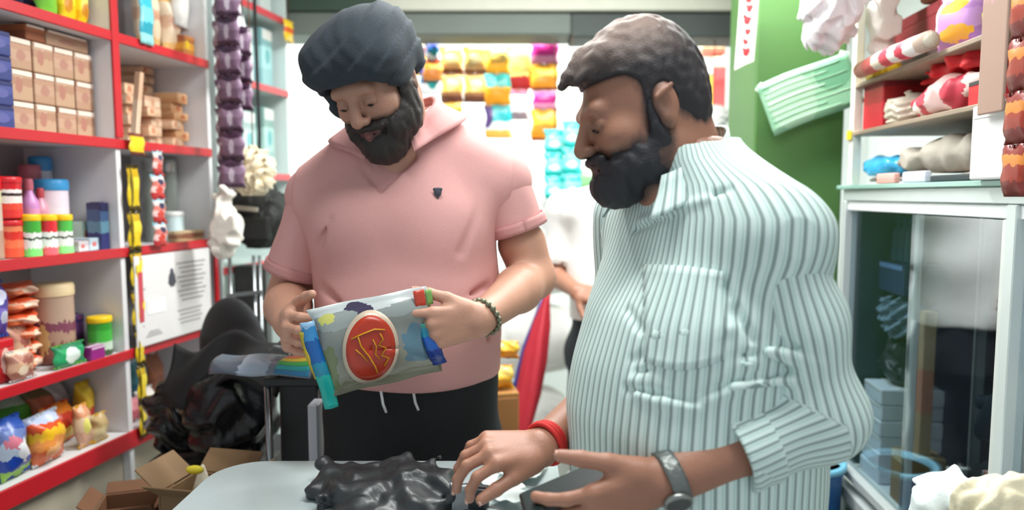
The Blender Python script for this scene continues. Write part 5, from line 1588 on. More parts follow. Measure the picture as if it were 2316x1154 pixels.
yb_i = pm('cream_pink_snack', [(0, (214, 160, 170)), (.5, (246, 230, 206)), (.85, (240, 200, 180))], [], .3)
yb_j = pm('blue_white_snack', [(0, (240, 240, 240)), (.4, (30, 110, 160)), (.7, (40, 60, 150))], [(.6, .4, .2, .2, (30, 150, 150))], .3)
yb_k = pm('pink_white_snack', [(0, (150, 130, 140)), (.25, (246, 240, 240)), (.8, (214, 120, 150))], [], .3)
yb_l = pm('orange_small_snack', [(0, (214, 130, 60)), (.5, (240, 190, 80)), (.8, (220, 90, 60))], [], .3)
STR = [(950, 86, [(40, 40, yb_i), (44, 40, yb_c)], 'strip of cream pink and gold packets nearest the turban'),
       (972, 150, [(46, 60, yb_j)], 'single blue and white packet hanging beside the pink collar'),
       (978, 98, [(30, 34, yb_j), (44, 44, yb_l)], 'short strip of small blue and orange packets by the turban'),
       (1022, 108, [(54, 54, yb_a), (52, 62, yb_b), (46, 34, yb_c)], 'strip of yellow and brown snack packets, first full strip from the turban'),
       (1076, 106, [(54, 56, yb_a), (54, 62, yb_b)], 'strip of two pale yellow snack packets in mid string'),
       (1126, 114, [(52, 48, yb_c), (58, 66, yb_d), (60, 70, yb_e)], 'strip of gold, teal and purple snack packets'),
       (1174, 106, [(60, 90, yb_f), (44, 66, yb_k)], 'large cream and red packet with a pink white one below'),
       (1232, 88, [(64, 52, yb_g), (62, 56, yb_h), (54, 40, yb_g), (60, 68, yb_h)], 'long strip of magenta and orange packets beside the brown hair'),
       (1266, 62, [(60, 30, yb_h)], 'small orange packet highest on the string'),
       (1204, 130, [(40, 56, yb_c)], 'gold packet between the cream red packet and the magenta strip')]
spx = lambda px, py, Y=YB: P(px, py, Y)
rail = link('hanging_string', tube([P(x, 102 + 8 * math.sin((x - 920) / 370 * math.pi) - (.10 * max(0, x - 1180)), YB + .012) for x in range(915, 1301, 24)], .0035, 6), string_m,
            label='sagging brown string that carries the snack packets', cat='string')
for x in (915, 1299):
    q = P(x, 100 if x < 1000 else 80, YB + .012)
    link('end_cord', tube([q, (q.x, q.y, CEIL)], .003, 6), string_m, rail)
for k, (px, py, lst, lb) in enumerate(STR):
    kx = YB / F
    c = P(px, py, YB - .034 * (k % 3) - .016)
    sachet_strip('snack_strip', c, random.uniform(-.1, .1), [(w * kx, h * kx * 1.02, .028) for w, h, m in lst], [m for w, h, m in lst], mat('seal_gold_brown', (150, 100, 50), .35), lb, 'snack strip', 'snack packet strips on the string', seed=k)

# white tray shelf and teal sachet strips below
def tray_shelf():
    q = P(1215, 318, 3.45)
    o = link('wall_shelf', box(.42, .26, .03, .004), mat('tray_white', (232, 232, 228), .4), loc=(q.x, 3.45 + .13, q.z - .03), label='white tray shelf below the snack strings', cat='shelf')
    for s in (-1, 1):
        bm = bmesh.new(); bm_box(bm, (s * .18, .02, .07), (.012, .20, .08), .002); link('tray_wall', bm_mesh(bm), mat('tray_white', (232, 232, 228), .4), o)
    bm = bmesh.new(); bm_box(bm, (0, -.11, .06), (.40, .01, .05), .002); link('tray_front', bm_mesh(bm), mat('tray_grey_front', (214, 212, 212), .4), o)
    for s in (-1, 1):
        bm = bmesh.new(); bm_box(bm, (s * .19, .375, -.6), (.02, .50, 1.18), .002) if False else bm_box(bm, (s * .19, .09, -.55), (.02, .06, 1.1), .002); link('shelf_post', bm_mesh(bm), mat('tray_white', (232, 232, 228), .4), o)
tray_shelf()
tq = [pm('teal_pouch_print', [(0, (40, 206, 200)), (.2, (130, 236, 230)), (.55, (150, 240, 236)), (.7, (30, 200, 196)), (.9, (120, 230, 226))], [(.5, .35, .26, .14, (230, 250, 250))], .3)]
for k, (px, y0, y1, w) in enumerate(((1254, 292, 450, 46), (1292, 276, 452, 42))):
    t, b = P(px, y0, 2.98), P(px, y1, 2.98); n = 3
    sachet_strip('sachet_strip', t + Vector((0, -.05 * k, 0)), .1 - .2 * k, [(w * 2.98 / F, (t.z - b.z) / n, .03)] * n, tq, mat('seal_teal', (60, 200, 196), .3),
                 ('bright teal sachet strip left of the bearded profile', 'bright teal sachet strip touching the bearded profile')[k], string=CEIL - t.z if False else P(1254, 84, 2.98).z - t.z)
q = P(1338, 428, 3.64)
gp = packet('green_packet', (q.x, 3.64, q.z), 0, .14, .13, .05, pm('pale_green_print', [(0, (150, 220, 150)), (.5, (190, 236, 180))], [], .35), seal_w, 'pale green packet behind the chin of the bearded man', 'packet')
link('hanging_cord', tube([(0, 0, .128), (0, 0, CEIL - q.z)], .002, 6), string_m, gp)

# white wrapped bundles and sacks stacked at the back
ST = [((.02, 3.36, 0), (.30, .20, .28), 'white sack at the bottom of the stack behind the red umbrella', 1), ((.06, 3.36, .575), (.27, .19, .19), 'white sack in the middle of the stack behind the red umbrella', 2),
      ((.08, 3.34, .965), (.24, .17, .15), 'white sack on top of the stack behind the pink sleeve', 3), ((.64, 3.34, 0), (.22, .20, .42), 'tall white sack standing behind the person in white', 4)]
for c, r, lb, sd in ST:
    crumple('sack', c, r, sack_m, lb, 'sack', 'white sacks at the back', seed=sd, amp=.010, h=.014)
q = P(1256, 566, 3.13)
o = crumple('wrapped_bundle', (q.x, 3.13, q.z), (.085, .06, .125), poly_w, 'white wrapped bundle with blue grey print above the sacks', 'bundle', seed=9, amp=.006, h=.007, flat=False)
bm = bmesh.new(); bm_box(bm, (-.005, -.066, .15), (.075, .004, .045), .001, Matrix.Rotation(.5, 3, 'Y')); link('blue_print', bm_mesh(bm), mat('print_bluegrey', (110, 130, 170), .4), o)
bm = bmesh.new(); bm_box(bm, (.03, -.064, .105), (.035, .004, .02), .001, Matrix.Rotation(.5, 3, 'Y')); link('red_print', bm_mesh(bm), mat('print_rose', (200, 110, 120), .4), o)
link('hanging_cord', tube([(0, 0, .24), (0, 0, P(1256, 84, 3.13).z + .02 - q.z)], .002, 6), string_m, o)

# red umbrella leaning at the stack
def umbrella():
    a, b = P(1243, 640, 2.58), P(1178, 975, 2.44)
    ax = (a - b)
    foot = b - ax.normalized() * .42
    L = (a - foot).length
    M = ax.to_track_quat('Z', 'Y').to_matrix()
    o = link('umbrella', tube([(0, 0, 0.012), (0, 0, L)], .006, 8), mat('umbrella_shaft', (50, 50, 60), .3, metal=.6), loc=foot, rot=M, label='folded red umbrella with blue edge leaning by the white sacks', cat='umbrella')
    n, vs, fs = 20, [], []
    prof = [(.010, .18), (.020, .24), (.034, .42), (.042, .58), (.040, .72), (.028, .84), (.012, .93), (.007, .98)]
    for r, z in prof:
        for i in range(n):
            t = 2 * math.pi * i / n
            rr = r * (1 + .20 * math.sin(4 * t + z * 6))
            vs.append((rr * math.cos(t), rr * math.sin(t), z * L))
    for j in range(len(prof) - 1):
        for i in range(n):
            i2 = (i + 1) % n; fs.append((j * n + i, j * n + i2, (j + 1) * n + i2, (j + 1) * n + i))
    fs.append(tuple(reversed(range(n)))); fs.append(tuple((len(prof) - 1) * n + i for i in range(n)))
    link('canopy', mesh(vs, fs, True), mat('umbrella_red', (176, 34, 50), .55, var=.12), o)
    link('blue_edge', tube([(.030, .018, .40 * L), (.044, .026, .60 * L), (.040, .022, .74 * L), (.020, .012, .88 * L), (.010, .004, .97 * L)], [.006, .008, .008, .006, .004], 8), mat('umbrella_blue', (56, 52, 130), .5), o)
    link('handle', lathe([(.012, 0), (.014, .02), (.013, .14), (.007, .15)], 14), mat('umbrella_handle', (40, 30, 30), .4), o)
umbrella()
# tan carton column with yellow packets beside the black trousers
q = P(1140, 880, 2.15)
c1 = carton('carton', (q.x, 2.15, 0), .2, .080, .08, q.z - .002, pm('tan_column_print', [(0, (190, 150, 110)), (.4, (206, 176, 140)), (.75, (150, 104, 60)), (.9, (170, 120, 60))], [], .5), 'tall tan carton standing right of the black trousers', flap=mat('flap_tan2', (160, 110, 60), .5))
packet('snack_packet', (q.x - .012, 2.15, q.z + .0005), .2, .085, .075, .05, yb_c, seal_y, 'golden packet lying on the tall tan carton', 'packet')
packet('snack_packet', (q.x + .012, 2.17, q.z + .092), -.1, .07, .055, .04, yb_h, seal_y, 'orange packet on top of the golden packet', 'packet')

# goods behind the bearded man's head
q = P(1612, 252, 3.3)
bs_ = link('wall_shelf', box(.34, .24, .025, .003), mat('tray_white', (232, 232, 228), .4), loc=(q.x - .04, 3.42, q.z - .026), label='small white wall shelf behind the head of the bearded man', cat='shelf')
for s in (-1, 1):
    bm = bmesh.new(); bm_box(bm, (s * .15, .08, -.5), (.02, .04, 1.0), .002); link('shelf_post', bm_mesh(bm), mat('tray_white', (232, 232, 228), .4), bs_)
for k, (x0, x1, y0, cl, lb) in enumerate(((1588, 1612, 150, (244, 196, 80), 'yellow carton on the small shelf behind the head'), (1610, 1640, 128, (220, 90, 90), 'salmon red carton on the small shelf behind the head'))):
    a, b = P(x0, 250, 3.36), P(x1, 250, 3.36)
    carton('carton', ((a.x + b.x) / 2, 3.40, q.z + .0005), 0, b.x - a.x, .08, P(x0, y0, 3.36).z - q.z, pm('shelf_carton_%d' % k, [(0, cl), (.6, tuple(min(255, v + 20) for v in cl)), (.8, (240, 200, 160))], [], .4), lb, 'carton', flap=lid_white)
a = P(1615, 84, 3.36)
carton('carton', (a.x, 3.40, P(1610, 124, 3.36).z + .004), 0, .11, .08, .07, pm('cream_red_carton', [(0, (226, 110, 90)), (.4, (248, 226, 180))], [], .4), 'cream and red carton on top of the salmon carton', 'carton', flap=lid_white)
wb = P(1612, 292, 3.05)
wo = crumple('poly_bag', (wb.x, 3.05, wb.z), (.06, .05, .05), poly_w, 'small white poly bag below the shelf behind the collar', seed=12, amp=.005, h=.006, flat=False)
link('hanging_cord', tube([(0, 0, .085), (0, 0, P(1612, 84, 3.05).z - wb.z + .01)], .002, 6), string_m, wo)

# ------------------------------------------------------------------ third person, in white, mostly hidden
def white_person():
    root = empty('person', (.395, 2.70, 0), 0, 'person in a white shirt and dark trousers, mostly hidden behind the bearded man', 'person')
    X, Y = .395, 2.70
    T = [(.98, X, Y, .175, .125), (1.10, X, Y, .180, .130), (1.25, X, Y, .178, .125), (1.38, X, Y, .190, .118), (1.44, X, Y, .165, .10), (1.48, X, Y, .10, .08), (1.50, X, Y, .062, .062)]
    H = HeadSpace((X + .015, Y - .02, 1.605), frame((-.15, .95, -.2), (0, .2, .97)), 1.0)
    parts = []
    V = Vox((X - .24, Y - .2, .95), (X + .24, Y + .2, 1.54), .012); V.loft(T, grow=-.012); parts.append(V.nets())
    lo, hi = np.array(H.c) - .17, np.array(H.c) + .17
    V = Vox(lo, hi, .005); sculpt_head(V, H); V.cap(H.p(0, -.02, -.06), (X, Y, 1.46), .054, .06, .03); parts.append(V.nets())
    arms = [((X - .20, Y, 1.40), (X - .235, Y + .03, 1.14), (X - .16, Y - .14, 1.10), 1), ((X + .20, Y, 1.40), (X + .235, Y + .03, 1.13), (X + .20, Y + .2, 1.05), -1)]
    for sh, el, wr, sd in arms:
        pts = np.array([sh, el, wr])
        V = Vox(pts.min(0) - .2, pts.max(0) + .2, .005)
        V.chain([(np.array(sh) * .4 + np.array(el) * .6, .046), (el, .042), (wr, .027)], .02)
        f = nrm(np.array(wr) - np.array(el)); sculpt_hand(V, wr, (f + (0.9 if sd > 0 else 0, 0, 0)), (0, -.8, .6), (.35, .4, .3), sd); parts.append(V.nets())
    kid('body', None, root, skin_b, {'col': skin_colour((166, 116, 94), H, (130, 80, 76), (172, 112, 92))}, join_np(parts))
    Hv = Vox(lo, hi, .006); Hv.ell(H.p(0, -.014, .042), np.array((.081, .099, .091)), H.M); Hv.ell(H.p(0, -.06, 0), np.array((.07, .045, .06)), H.M, .03)
    Hv.rbox(H.p(0, .105, -.03), (.2, .085, .09), H.M, .03, .004, 's'); Hv.rbox(H.p(0, .03, -.12), (.2, .08, .08), H.M, .02, .004, 's')
    kid('hair', Hv, root, hair_m, {'col': lambda v: np.tile(np.array(lin((34, 30, 32))[:3]), (len(v), 1))})
    V = Vox((X - .30, Y - .22, .95), (X + .30, Y + .22, 1.54), .008); V.loft(T, grow=.004)
    for sh, el, wr, sd in arms:
        e = np.array(sh) * .30 + np.array(el) * .70
        V.cap((X, Y, 1.42), sh, .06, .062, .05); V.cap(sh, e, .064, .058, .02)
    V.folds((X - .30, Y - .22, .95), (X + .30, Y + .22, 1.54), .004, [(8, 0, 26, 1), (20, 10, 14, .8)], 31)
    for sh, el, wr, sd in arms:
        d = nrm(np.array(el) - np.array(sh)); e = np.array(sh) * .30 + np.array(el) * .70
        V.cap(e + d * .02, e + d * .2, .05, .05, .004, 's')
    V.cap((X, Y, 1.60), (X, Y, 1.47), .07, .058, .01, 's')
    kid('shirt', V, root, mat('white_shirt', (244, 243, 240), .8, var=.03, bump=.2, bscale=300))
    V = Vox((X - .25, Y - .2, .05), (X + .25, Y + .2, 1.06), .012); V.loft([(.80, X, Y, .175, .13), (1.03, X, Y, .165, .12)])
    for s in (-1, 1): V.chain([((X + s * .085, Y, .84), .10), ((X + s * .095, Y, .48), .078), ((X + s * .10, Y + .01, .10), .062)], .05)
    V.folds((X - .25, Y - .2, .05), (X + .25, Y + .2, 1.06), .003, [(8, 0, 30, 1), (26, 6, 14, .7)], 33)
    kid('trousers', V, root, mat('dark_trousers', (36, 40, 46), .85, var=.12))
    for s in (-1, 1): shoe(root, (X + s * .105, Y - .01, 0), 0, shoe_m, sole_m)
white_person()
# ------------------------------------------------------------------ display cabinet on the right
alu_m = mat('cabinet_alu', (206, 214, 214), .35, metal=.25, var=.04)
alu2_m = mat('cabinet_white', (228, 232, 234), .4, var=.03)
def glass_door(name, f0, f1):
    m = bpy.data.materials.new(name); m.use_nodes = True
    nt = m.node_tree; N, L = nt.nodes, nt.links
    for n in list(N): N.remove(n)
    out = N.new('ShaderNodeOutputMaterial'); mx = N.new('ShaderNodeMixShader'); tr = N.new('ShaderNodeBsdfTransparent'); gl = N.new('ShaderNodeBsdfGlossy')
    tr.inputs['Color'].default_value = (.80, .86, .88, 1); gl.inputs['Color'].default_value = (.95, .97, 1, 1); gl.inputs['Roughness'].default_value = .03
    ns = N.new('ShaderNodeTexNoise'); ns.inputs['Scale'].default_value = 3.0
    mr = N.new('ShaderNodeMapRange'); mr.inputs['To Min'].default_value = f0; mr.inputs['To Max'].default_value = f1
    L.new(ns.outputs['Fac'], mr.inputs['Value']); L.new(mr.outputs[0], mx.inputs[0]); L.new(tr.outputs[0], mx.inputs[1]); L.new(gl.outputs[0], mx.inputs[2]); L.new(mx.outputs[0], out.inputs['Surface'])
    return m
glass_d = [glass_door('cabinet_glass_clear', .08, .11), glass_door('cabinet_glass_silvered', .22, .28), glass_door('cabinet_glass_end', .22, .28)]
CT = 1.478                                            # cabinet top
CU1 = .98; CD = .42
u_mid = RS(2062, 470)[0]; u_r = RS(2290, 470)[0]
z_head = RS(1990, 480)[1]; z_bot = RS(1882, 1012)[1]
def rb_(name, u0, u1, c0, c1, z0, z1, m, root, bev=.002):
    bm = bmesh.new(); bm_box(bm, ((u0 + u1) / 2, (c0 + c1) / 2, (z0 + z1) / 2), (abs(u1 - u0), abs(c1 - c0), abs(z1 - z0)), bev); return link(name, bm_mesh(bm), m, root)
def cabinet():
    root = empty('display_cabinet', RO, RROT, 'tall white display cabinet with sliding glass doors on the right', 'cabinet')
    rb_('top_board', -.03, CU1, -.01, CD, CT - .012, CT, mat('cabinet_top_glass', (150, 186, 176), .15, var=.04), root)
    rb_('top_rail', 0, CU1, .0, .03, CT - .045, CT - .0125, alu_m, root)
    rb_('header', .025, CU1, .006, .022, z_head, CT - .0455, alu2_m, root)
    for u, w in ((.012, .026), (u_r, .030)):
        rb_('post', u - w / 2, u + w / 2, -.002, .034, z_bot - .02, CT - .046, alu_m, root)
        rb_('post', u - w / 2, u + w / 2, CD - .03, CD, .0, CT - .046, alu_m, root)
    rb_('bottom_rail', 0, CU1, -.004, .036, z_bot - .045, z_bot - .020, alu_m, root)
    rb_('lower_track', 0, CU1, -.012, .020, z_bot - .105, z_bot - .070, alu_m, root)
    rb_('base', .0, CU1, .01, CD, .0, z_bot - .11, alu2_m, root)
    rb_('base_panel', .10, CU1 - .1, .004, .0095, .08, z_bot - .14, mat('base_grey', (110, 122, 122), .4), root)
    rb_('added_end_panel', -.002, .004, .036, CD - .031, z_bot - .045, CT - .05, mat('cabinet_end_slate', (58, 72, 92), .5, var=.15), root)  # added dark blue sheet that gives the left pane its dark look
    rb_('floor_board', .0, CU1, .037, CD, z_bot - .07, z_bot - .05, alu2_m, root)
    rb_('back_panel', .0, CU1, CD - .010, CD - .002, z_bot - .045, CT - .05, mat('cabinet_back_dark', (38, 42, 46), .5, var=.2), root)
    for k, (a, b, c) in enumerate(((.026, u_mid + .01, .020), (u_mid - .012, u_r - .016, .010), (u_r + .016, CU1, .020))):
        d = rb_('sliding_door', b - .020, b, c - .006, c + .006, z_bot - .018, z_head - .001, mat('door_stile', (214, 218, 214), .35, metal=.2), root)
        rb_('glass_pane', a, b - .0205, c - .002, c + .002, z_bot - .016, z_head - .002, glass_d[k], d, 0)
    return root
cabinet()
# solid stand-ins, placed inside the cabinet, for reflections in the left pane
zb = z_bot - .0495
def rq(px, py, c): u, z = RS(px, py, c); return u, z
paper_m = mat('paper_white', (216, 222, 232), .7, var=.03)
# paper stack and bag low in the left pane
for k in range(6):
    carton('paper_ream', RW(.085 + .005 * (k % 2), .155, zb + .001 + k * .046), RROT + .03 * (-1) ** k, .125, .17, .045, paper_m, 'white paper ream standing in for a reflection, %s from the bottom' % ORD[k], 'paper', 'white paper reams in the cabinet', flap=lid_white)
u, z = RS(1990, 850, .14)
poly_grey = mat('grey_blue_poly', (110, 130, 150), .25, var=.3, scale=20, bump=.6, bscale=40)
crumple('poly_bag', RW(.085, .16, zb + .2785), (.055, .055, .070), poly_m2 if False else mat('dark_poly_b', (40, 46, 56), .3, var=.3, bump=.6, bscale=40), 'dark crumpled bag on the paper stack in the cabinet', seed=21, rot=RROT, amp=.008, h=.006)
crumple('poly_bag', RW(.10, .15, zb + .4200), (.070, .065, .06), poly_grey, 'blue grey poly bag standing in for a left pane reflection', seed=22, rot=RROT, amp=.010, h=.006, fine=1.4)
carton('blue_tub', RW(.09, .17, zb + .5420), RROT, .16, .13, .085, mat('tub_blue_dark', (50, 66, 104), .4), 'dark blue reflection stand-in box above the blue grey bag', 'box', flap=mat('tub_blue_pale', (120, 150, 200), .4))
for k, px in enumerate((0, 1, 2, 3)):
    bottle('bottle', RW(.030 + .042 * k, .15, zb + .6285), .020, .13, mat('bottle_steel_blue', (90, 120, 150), .15, trans=.3), mat('cap_blue_dark', (50, 80, 120), .4), 'steel blue bottle standing in for a reflection, %s from the far end' % ORD[k], 'bottle', 'steel blue bottles in the cabinet')
# tan post as a reflection stand-in, boxes and dark goods behind the right pane
o = carton('wood_offcut', RW(.285, .12, zb + .001 + .14), RROT, .030, .03, .38, pm('tan_post', [(0, (190, 160, 120)), (.3, (206, 140, 110)), (.6, (200, 170, 130))], [], .6), 'narrow tan upright standing in for a reflection beside the door stile', 'post', flap=mat('flap_tan', (200, 176, 140), .5))
carton('cardboard_box', RW(.27, .12, zb + .001), RROT, .09, .10, .139, mat('kraft_board', (150, 124, 84), .7, var=.1), 'kraft box under the tan wooden upright', 'box', flap=mat('kraft_flap', (196, 176, 136), .6))
dk = mat('dark_cloth_pile', (26, 34, 36), .7, var=.3, scale=14, bump=.4, bscale=50)
crumple('cloth_bundle', RW(.55, .235, zb + .001), (.18, .11, .10), dk, 'dark cloth bundle low behind the right glass pane', 'bundle', seed=23, rot=RROT, amp=.012, h=.010)
crumple('cloth_bundle', RW(.55, .24, zb + .216), (.15, .10, .09), mat('dark_teal_cloth', (30, 50, 62), .7, var=.3, bump=.4, bscale=50), 'dark teal cloth bundle on the dark bundle in the cabinet', 'bundle', seed=24, rot=RROT, amp=.012, h=.010)
crumple('poly_bag', RW(.40, .10, zb + .001), (.045, .04, .04), poly_clear, 'pale crumpled bag low in the cabinet by the door stile', seed=25, rot=RROT, amp=.006, h=.005)
o = crumple('navy_bag', RW(.50, .075, zb + .001), (.10, .025, .035), mat('navy_cloth', (34, 44, 80), .6, bump=.4), 'navy bag lying along the bottom rail in the cabinet', seed=26, rot=RROT, amp=.006, h=.005)

# ------------------------------------------------------------------ open rack above the cabinet
RK_D = .36
zr1 = RS(1962, 292)[1]; zr2 = RS(1960, 180)[1]
def rack():
    root = empty('wall_rack', RO, RROT, 'white open rack above the display cabinet', 'rack')
    for u in (.012, u_r + .02):
        rb_('upright', u - .013, u + .013, .01, .035, CT + .001, CEIL - .002, mat('rack_upright', (222, 222, 210), .45), root)
        rb_('upright', u - .013, u + .013, RK_D - .03, RK_D, CT + .001, CEIL - .002, mat('rack_upright', (222, 222, 210), .45), root)
    for z in (zr1, zr2, zr2 + .32):
        rb_('shelf_board', .0, .9, .012, RK_D, z - .008, z + .004, mat('rack_board_brown', (150, 132, 114), .6, var=.1), root)
    rb_('back_panel', .0, .9, RK_D + .002, RK_D + .010, CT + .001, CEIL - .3, mat('rack_back', (120, 96, 84), .7, var=.15), root)
    rb_('yellow_tag', -.002, .026, .003, .0095, RS(1940, 312)[1], RS(1940, 290)[1], mat('tag_yellow', (244, 204, 40), .5), root)
rack()
def rspan(x0, x1, c, py):
    a, b = RS(x0, py, c)[0], RS(x1, py, c)[0]; return (a + b) / 2, abs(b - a)
# level on the cabinet top: folded bags
u, w = rspan(1945, 2040, .05, 350)
crumple('folded_bag', RW(u, .09, CT + .0235), (w / 2, .06, .026), mat('sky_blue_poly', (60, 170, 220), .25, var=.12, bump=.5, bscale=40), 'folded sky blue bag on the cabinet top', seed=41, amp=.005, h=.0045, rot=RROT)
u, w = rspan(1985, 2320, .06, 370)
o = link('flat_bag', grid_sheet(lambda s, t: ((s - .5) * w, -.09 + .2 * t, .006 + .004 * math.sin(9 * s + 4 * t) + .003 * math.sin(17 * s - 6 * t)), 30, 10, .008), mat('taupe_paper', (150, 138, 130), .6, var=.1), loc=RW(u, .13, CT + .007), rot=RROT, label='flat taupe paper bag spread along the cabinet top', cat='bag')
u, w = rspan(2056, 2222, .06, 330)
crumple('cloth_bag', RW(u, .12, CT + .0235), (w / 2, .08, .043), mat('grey_cloth_bag', (172, 164, 152), .8, var=.08, bump=.5, bscale=60), 'rumpled grey cloth bag mounded on the cabinet top', seed=42, amp=.010, h=.006, rot=RROT, fine=1.3)
for k, (x0, x1, cl, lb) in enumerate(((1984, 2024, (226, 160, 150), 'small pink carton at the cabinet edge'), (2042, 2094, (200, 200, 216), 'small lilac white carton at the cabinet edge'))):
    u, w = rspan(x0, x1, .004, 385)
    carton('small_carton', RW(u, .010, CT + .0012), RROT, w, .016, .026, pm('edge_carton_%d' % k, [(0, cl), (.5, tuple(min(255, v + 20) for v in cl))], [], .45), lb, 'carton')
u, w = rspan(2100, 2316, .0, 385)
carton('dark_folder', RW(u, .012, CT + .0012), RROT, w, .018, .014, mat('folder_dark', (40, 48, 54), .5), 'long dark folder at the front edge of the cabinet top', 'folder')

# level 1 of the rack: red fabrics
redf = mat('red_fabric', (214, 36, 44), .6, var=.12, scale=14, bump=.5, bscale=40)
maroon = mat('maroon_fabric', (120, 26, 34), .7, var=.15, bump=.3)
pinkw = pm('red_white_fabric', [(0, (206, 60, 80)), (.18, (232, 214, 206)), (.34, (214, 70, 90)), (.5, (226, 190, 186)), (.66, (200, 60, 80)), (.82, (230, 206, 200))], [], .5, .10, axis='X')
creamf = mat('cream_fabric', (206, 196, 180), .8, var=.08, bump=.4)
z1 = zr1 + .0055
u, w = rspan(1952, 1996, .03, 240)
carton('red_box', RW(u, .09, z1), RROT, w, .12, RS(1975, 180, .03)[1] - z1, pm('red_box_print', [(0, (206, 36, 50)), (.5, (176, 36, 40)), (.8, (130, 36, 40))], [], .5), 'red box by the rack upright', flap=maroon)
u, w = rspan(1990, 2030, .02, 250)
crumple('white_roll', RW(u, .07, z1), (w / 2, .045, .038), creamf, 'cream cloth roll between the red box and the red fabrics', 'cloth', seed=51, amp=.005, h=.0045, rot=RROT)
u, w = rspan(2020, 2180, .02, 235)
crumple('fabric_pack', RW(u, .10, z1), (w / 2, .075, .042), pinkw, 'red and white striped fabric pack under the bright red one', 'fabric', seed=52, amp=.008, h=.006, rot=RROT)
u, w = rspan(2060, 2225, .04, 180)
crumple('fabric_pack', RW(u, .12, z1 + .086), (w / 2, .08, .024), redf, 'bright red glossy fabric pack on the striped pack', 'fabric', seed=53, amp=.009, h=.006, rot=RROT)
u, w = rspan(2172, 2232, .02, 210)
carton('red_box', RW(u, .08, z1), RROT, w, .09, RS(2200, 180, .02)[1] - z1, pm('red_box_print_b', [(0, (200, 30, 40)), (.6, (220, 40, 44)), (.85, (60, 56, 60))], [], .5), 'small red box right of the striped fabric', flap=mat('flap_dark', (56, 54, 58), .5))
u, w = rspan(2026, 2070, .06, 190)
crumple('white_roll', RW(u - .01, .20, z1), (w / 2 + .02, .05, .062), mat('grey_white_fabric', (190, 184, 178), .8, bump=.4, var=.12), 'grey white cloth behind the striped fabric pack', 'cloth', seed=54, amp=.008, h=.006, rot=RROT)

# level 2: maroon box, striped roll, purple packets
z2 = zr2 + .0055
u, w = rspan(1965, 2112, .10, 90)
carton('maroon_box', RW(u, .20, z2), RROT, w, .16, RS(2030, 40, .10)[1] - z2, pm('maroon_print', [(0, (60, 40, 40)), (.3, (120, 30, 40)), (.8, (136, 40, 50))], [], .6), 'large maroon box on the upper rack shelf', flap=maroon)
u, w = rspan(1962, 2004, .03, 115)
crumple('yellow_packet', RW(u, .05, z2), (w / 2, .03, .016), mat('yellow_foil', (226, 190, 30), .35, bump=.3), 'small yellow packet in front of the maroon box', 'packet', seed=61, amp=.003, h=.0035, rot=RROT)
a, b = RS(1958, 150, .0), RS(2118, 62, .0)
rl = pm('candy_stripe_roll', [(0, (196, 120, 110)), (.15, (200, 80, 84)), (.3, (226, 206, 190)), (.42, (206, 60, 80)), (.55, (236, 226, 220)), (.66, (206, 60, 80)), (.76, (236, 230, 226)), (.9, (200, 176, 160))], [], .5, .03, axis='X')
o = link('cloth_roll', tube([(-.5 * (b[0] - a[0]), 0, 0), (0, 0, .004), (.5 * (b[0] - a[0]), 0, 0)], .022, 12), rl, loc=RW((a[0] + b[0]) / 2, -.012, z2 + .021), rot=RROT, label='red and white striped cloth roll along the rack edge', cat='cloth')
for s in (-1, 1):
    link('rolled_end', tube([(s * .5 * (b[0] - a[0]), 0, 0), (s * (.5 * (b[0] - a[0]) + .004), 0, 0)], .017, 12), creamf, o)
prp = pm('purple_yellow_pack', [(0, (150, 100, 160)), (.3, (176, 130, 186)), (.6, (160, 110, 170)), (.85, (196, 156, 206))], [(.60, .25, .30, .13, (206, 150, 40)), (.55, .72, .30, .12, (214, 156, 40)), (.15, .5, .12, .4, (226, 206, 216))], .35)
u, w = rspan(2072, 2168, .02, 60)
packet('large_packet', RW(u, .07, z2), tilt(RROT, .05, .06), w, RS(2150, -30, .02)[1] - z2, .06, prp, mat('seal_lilac', (200, 170, 206), .35), 'large purple packet with golden patches on the rack', 'packet')
u, w = rspan(2180, 2250, .03, 60)
packet('large_packet', RW(u, .08, z2), tilt(RROT, .05), w, RS(2240, -30, .03)[1] - z2, .06, pm('dark_lime_pack', [(0, (50, 40, 54)), (.3, (60, 46, 60)), (.35, (170, 170, 60)), (.62, (190, 186, 80)), (.68, (70, 40, 30)), (.85, (190, 120, 40))], [], .4), mat('seal_dark', (40, 34, 40), .4), 'dark packet with lime and orange bands on the rack', 'packet')
u, w = rspan(2020, 2112, .05, 20)
crumple('brown_cloth', RW(u, .16, z2 + RS(2030, 40, .10)[1] - z2 + .003), (w / 2, .08, .05), mat('brown_fabric', (150, 96, 76), .8, var=.1, bump=.4), 'brown cloth lying on the maroon box', 'cloth', seed=62, amp=.007, h=.006, rot=RROT)
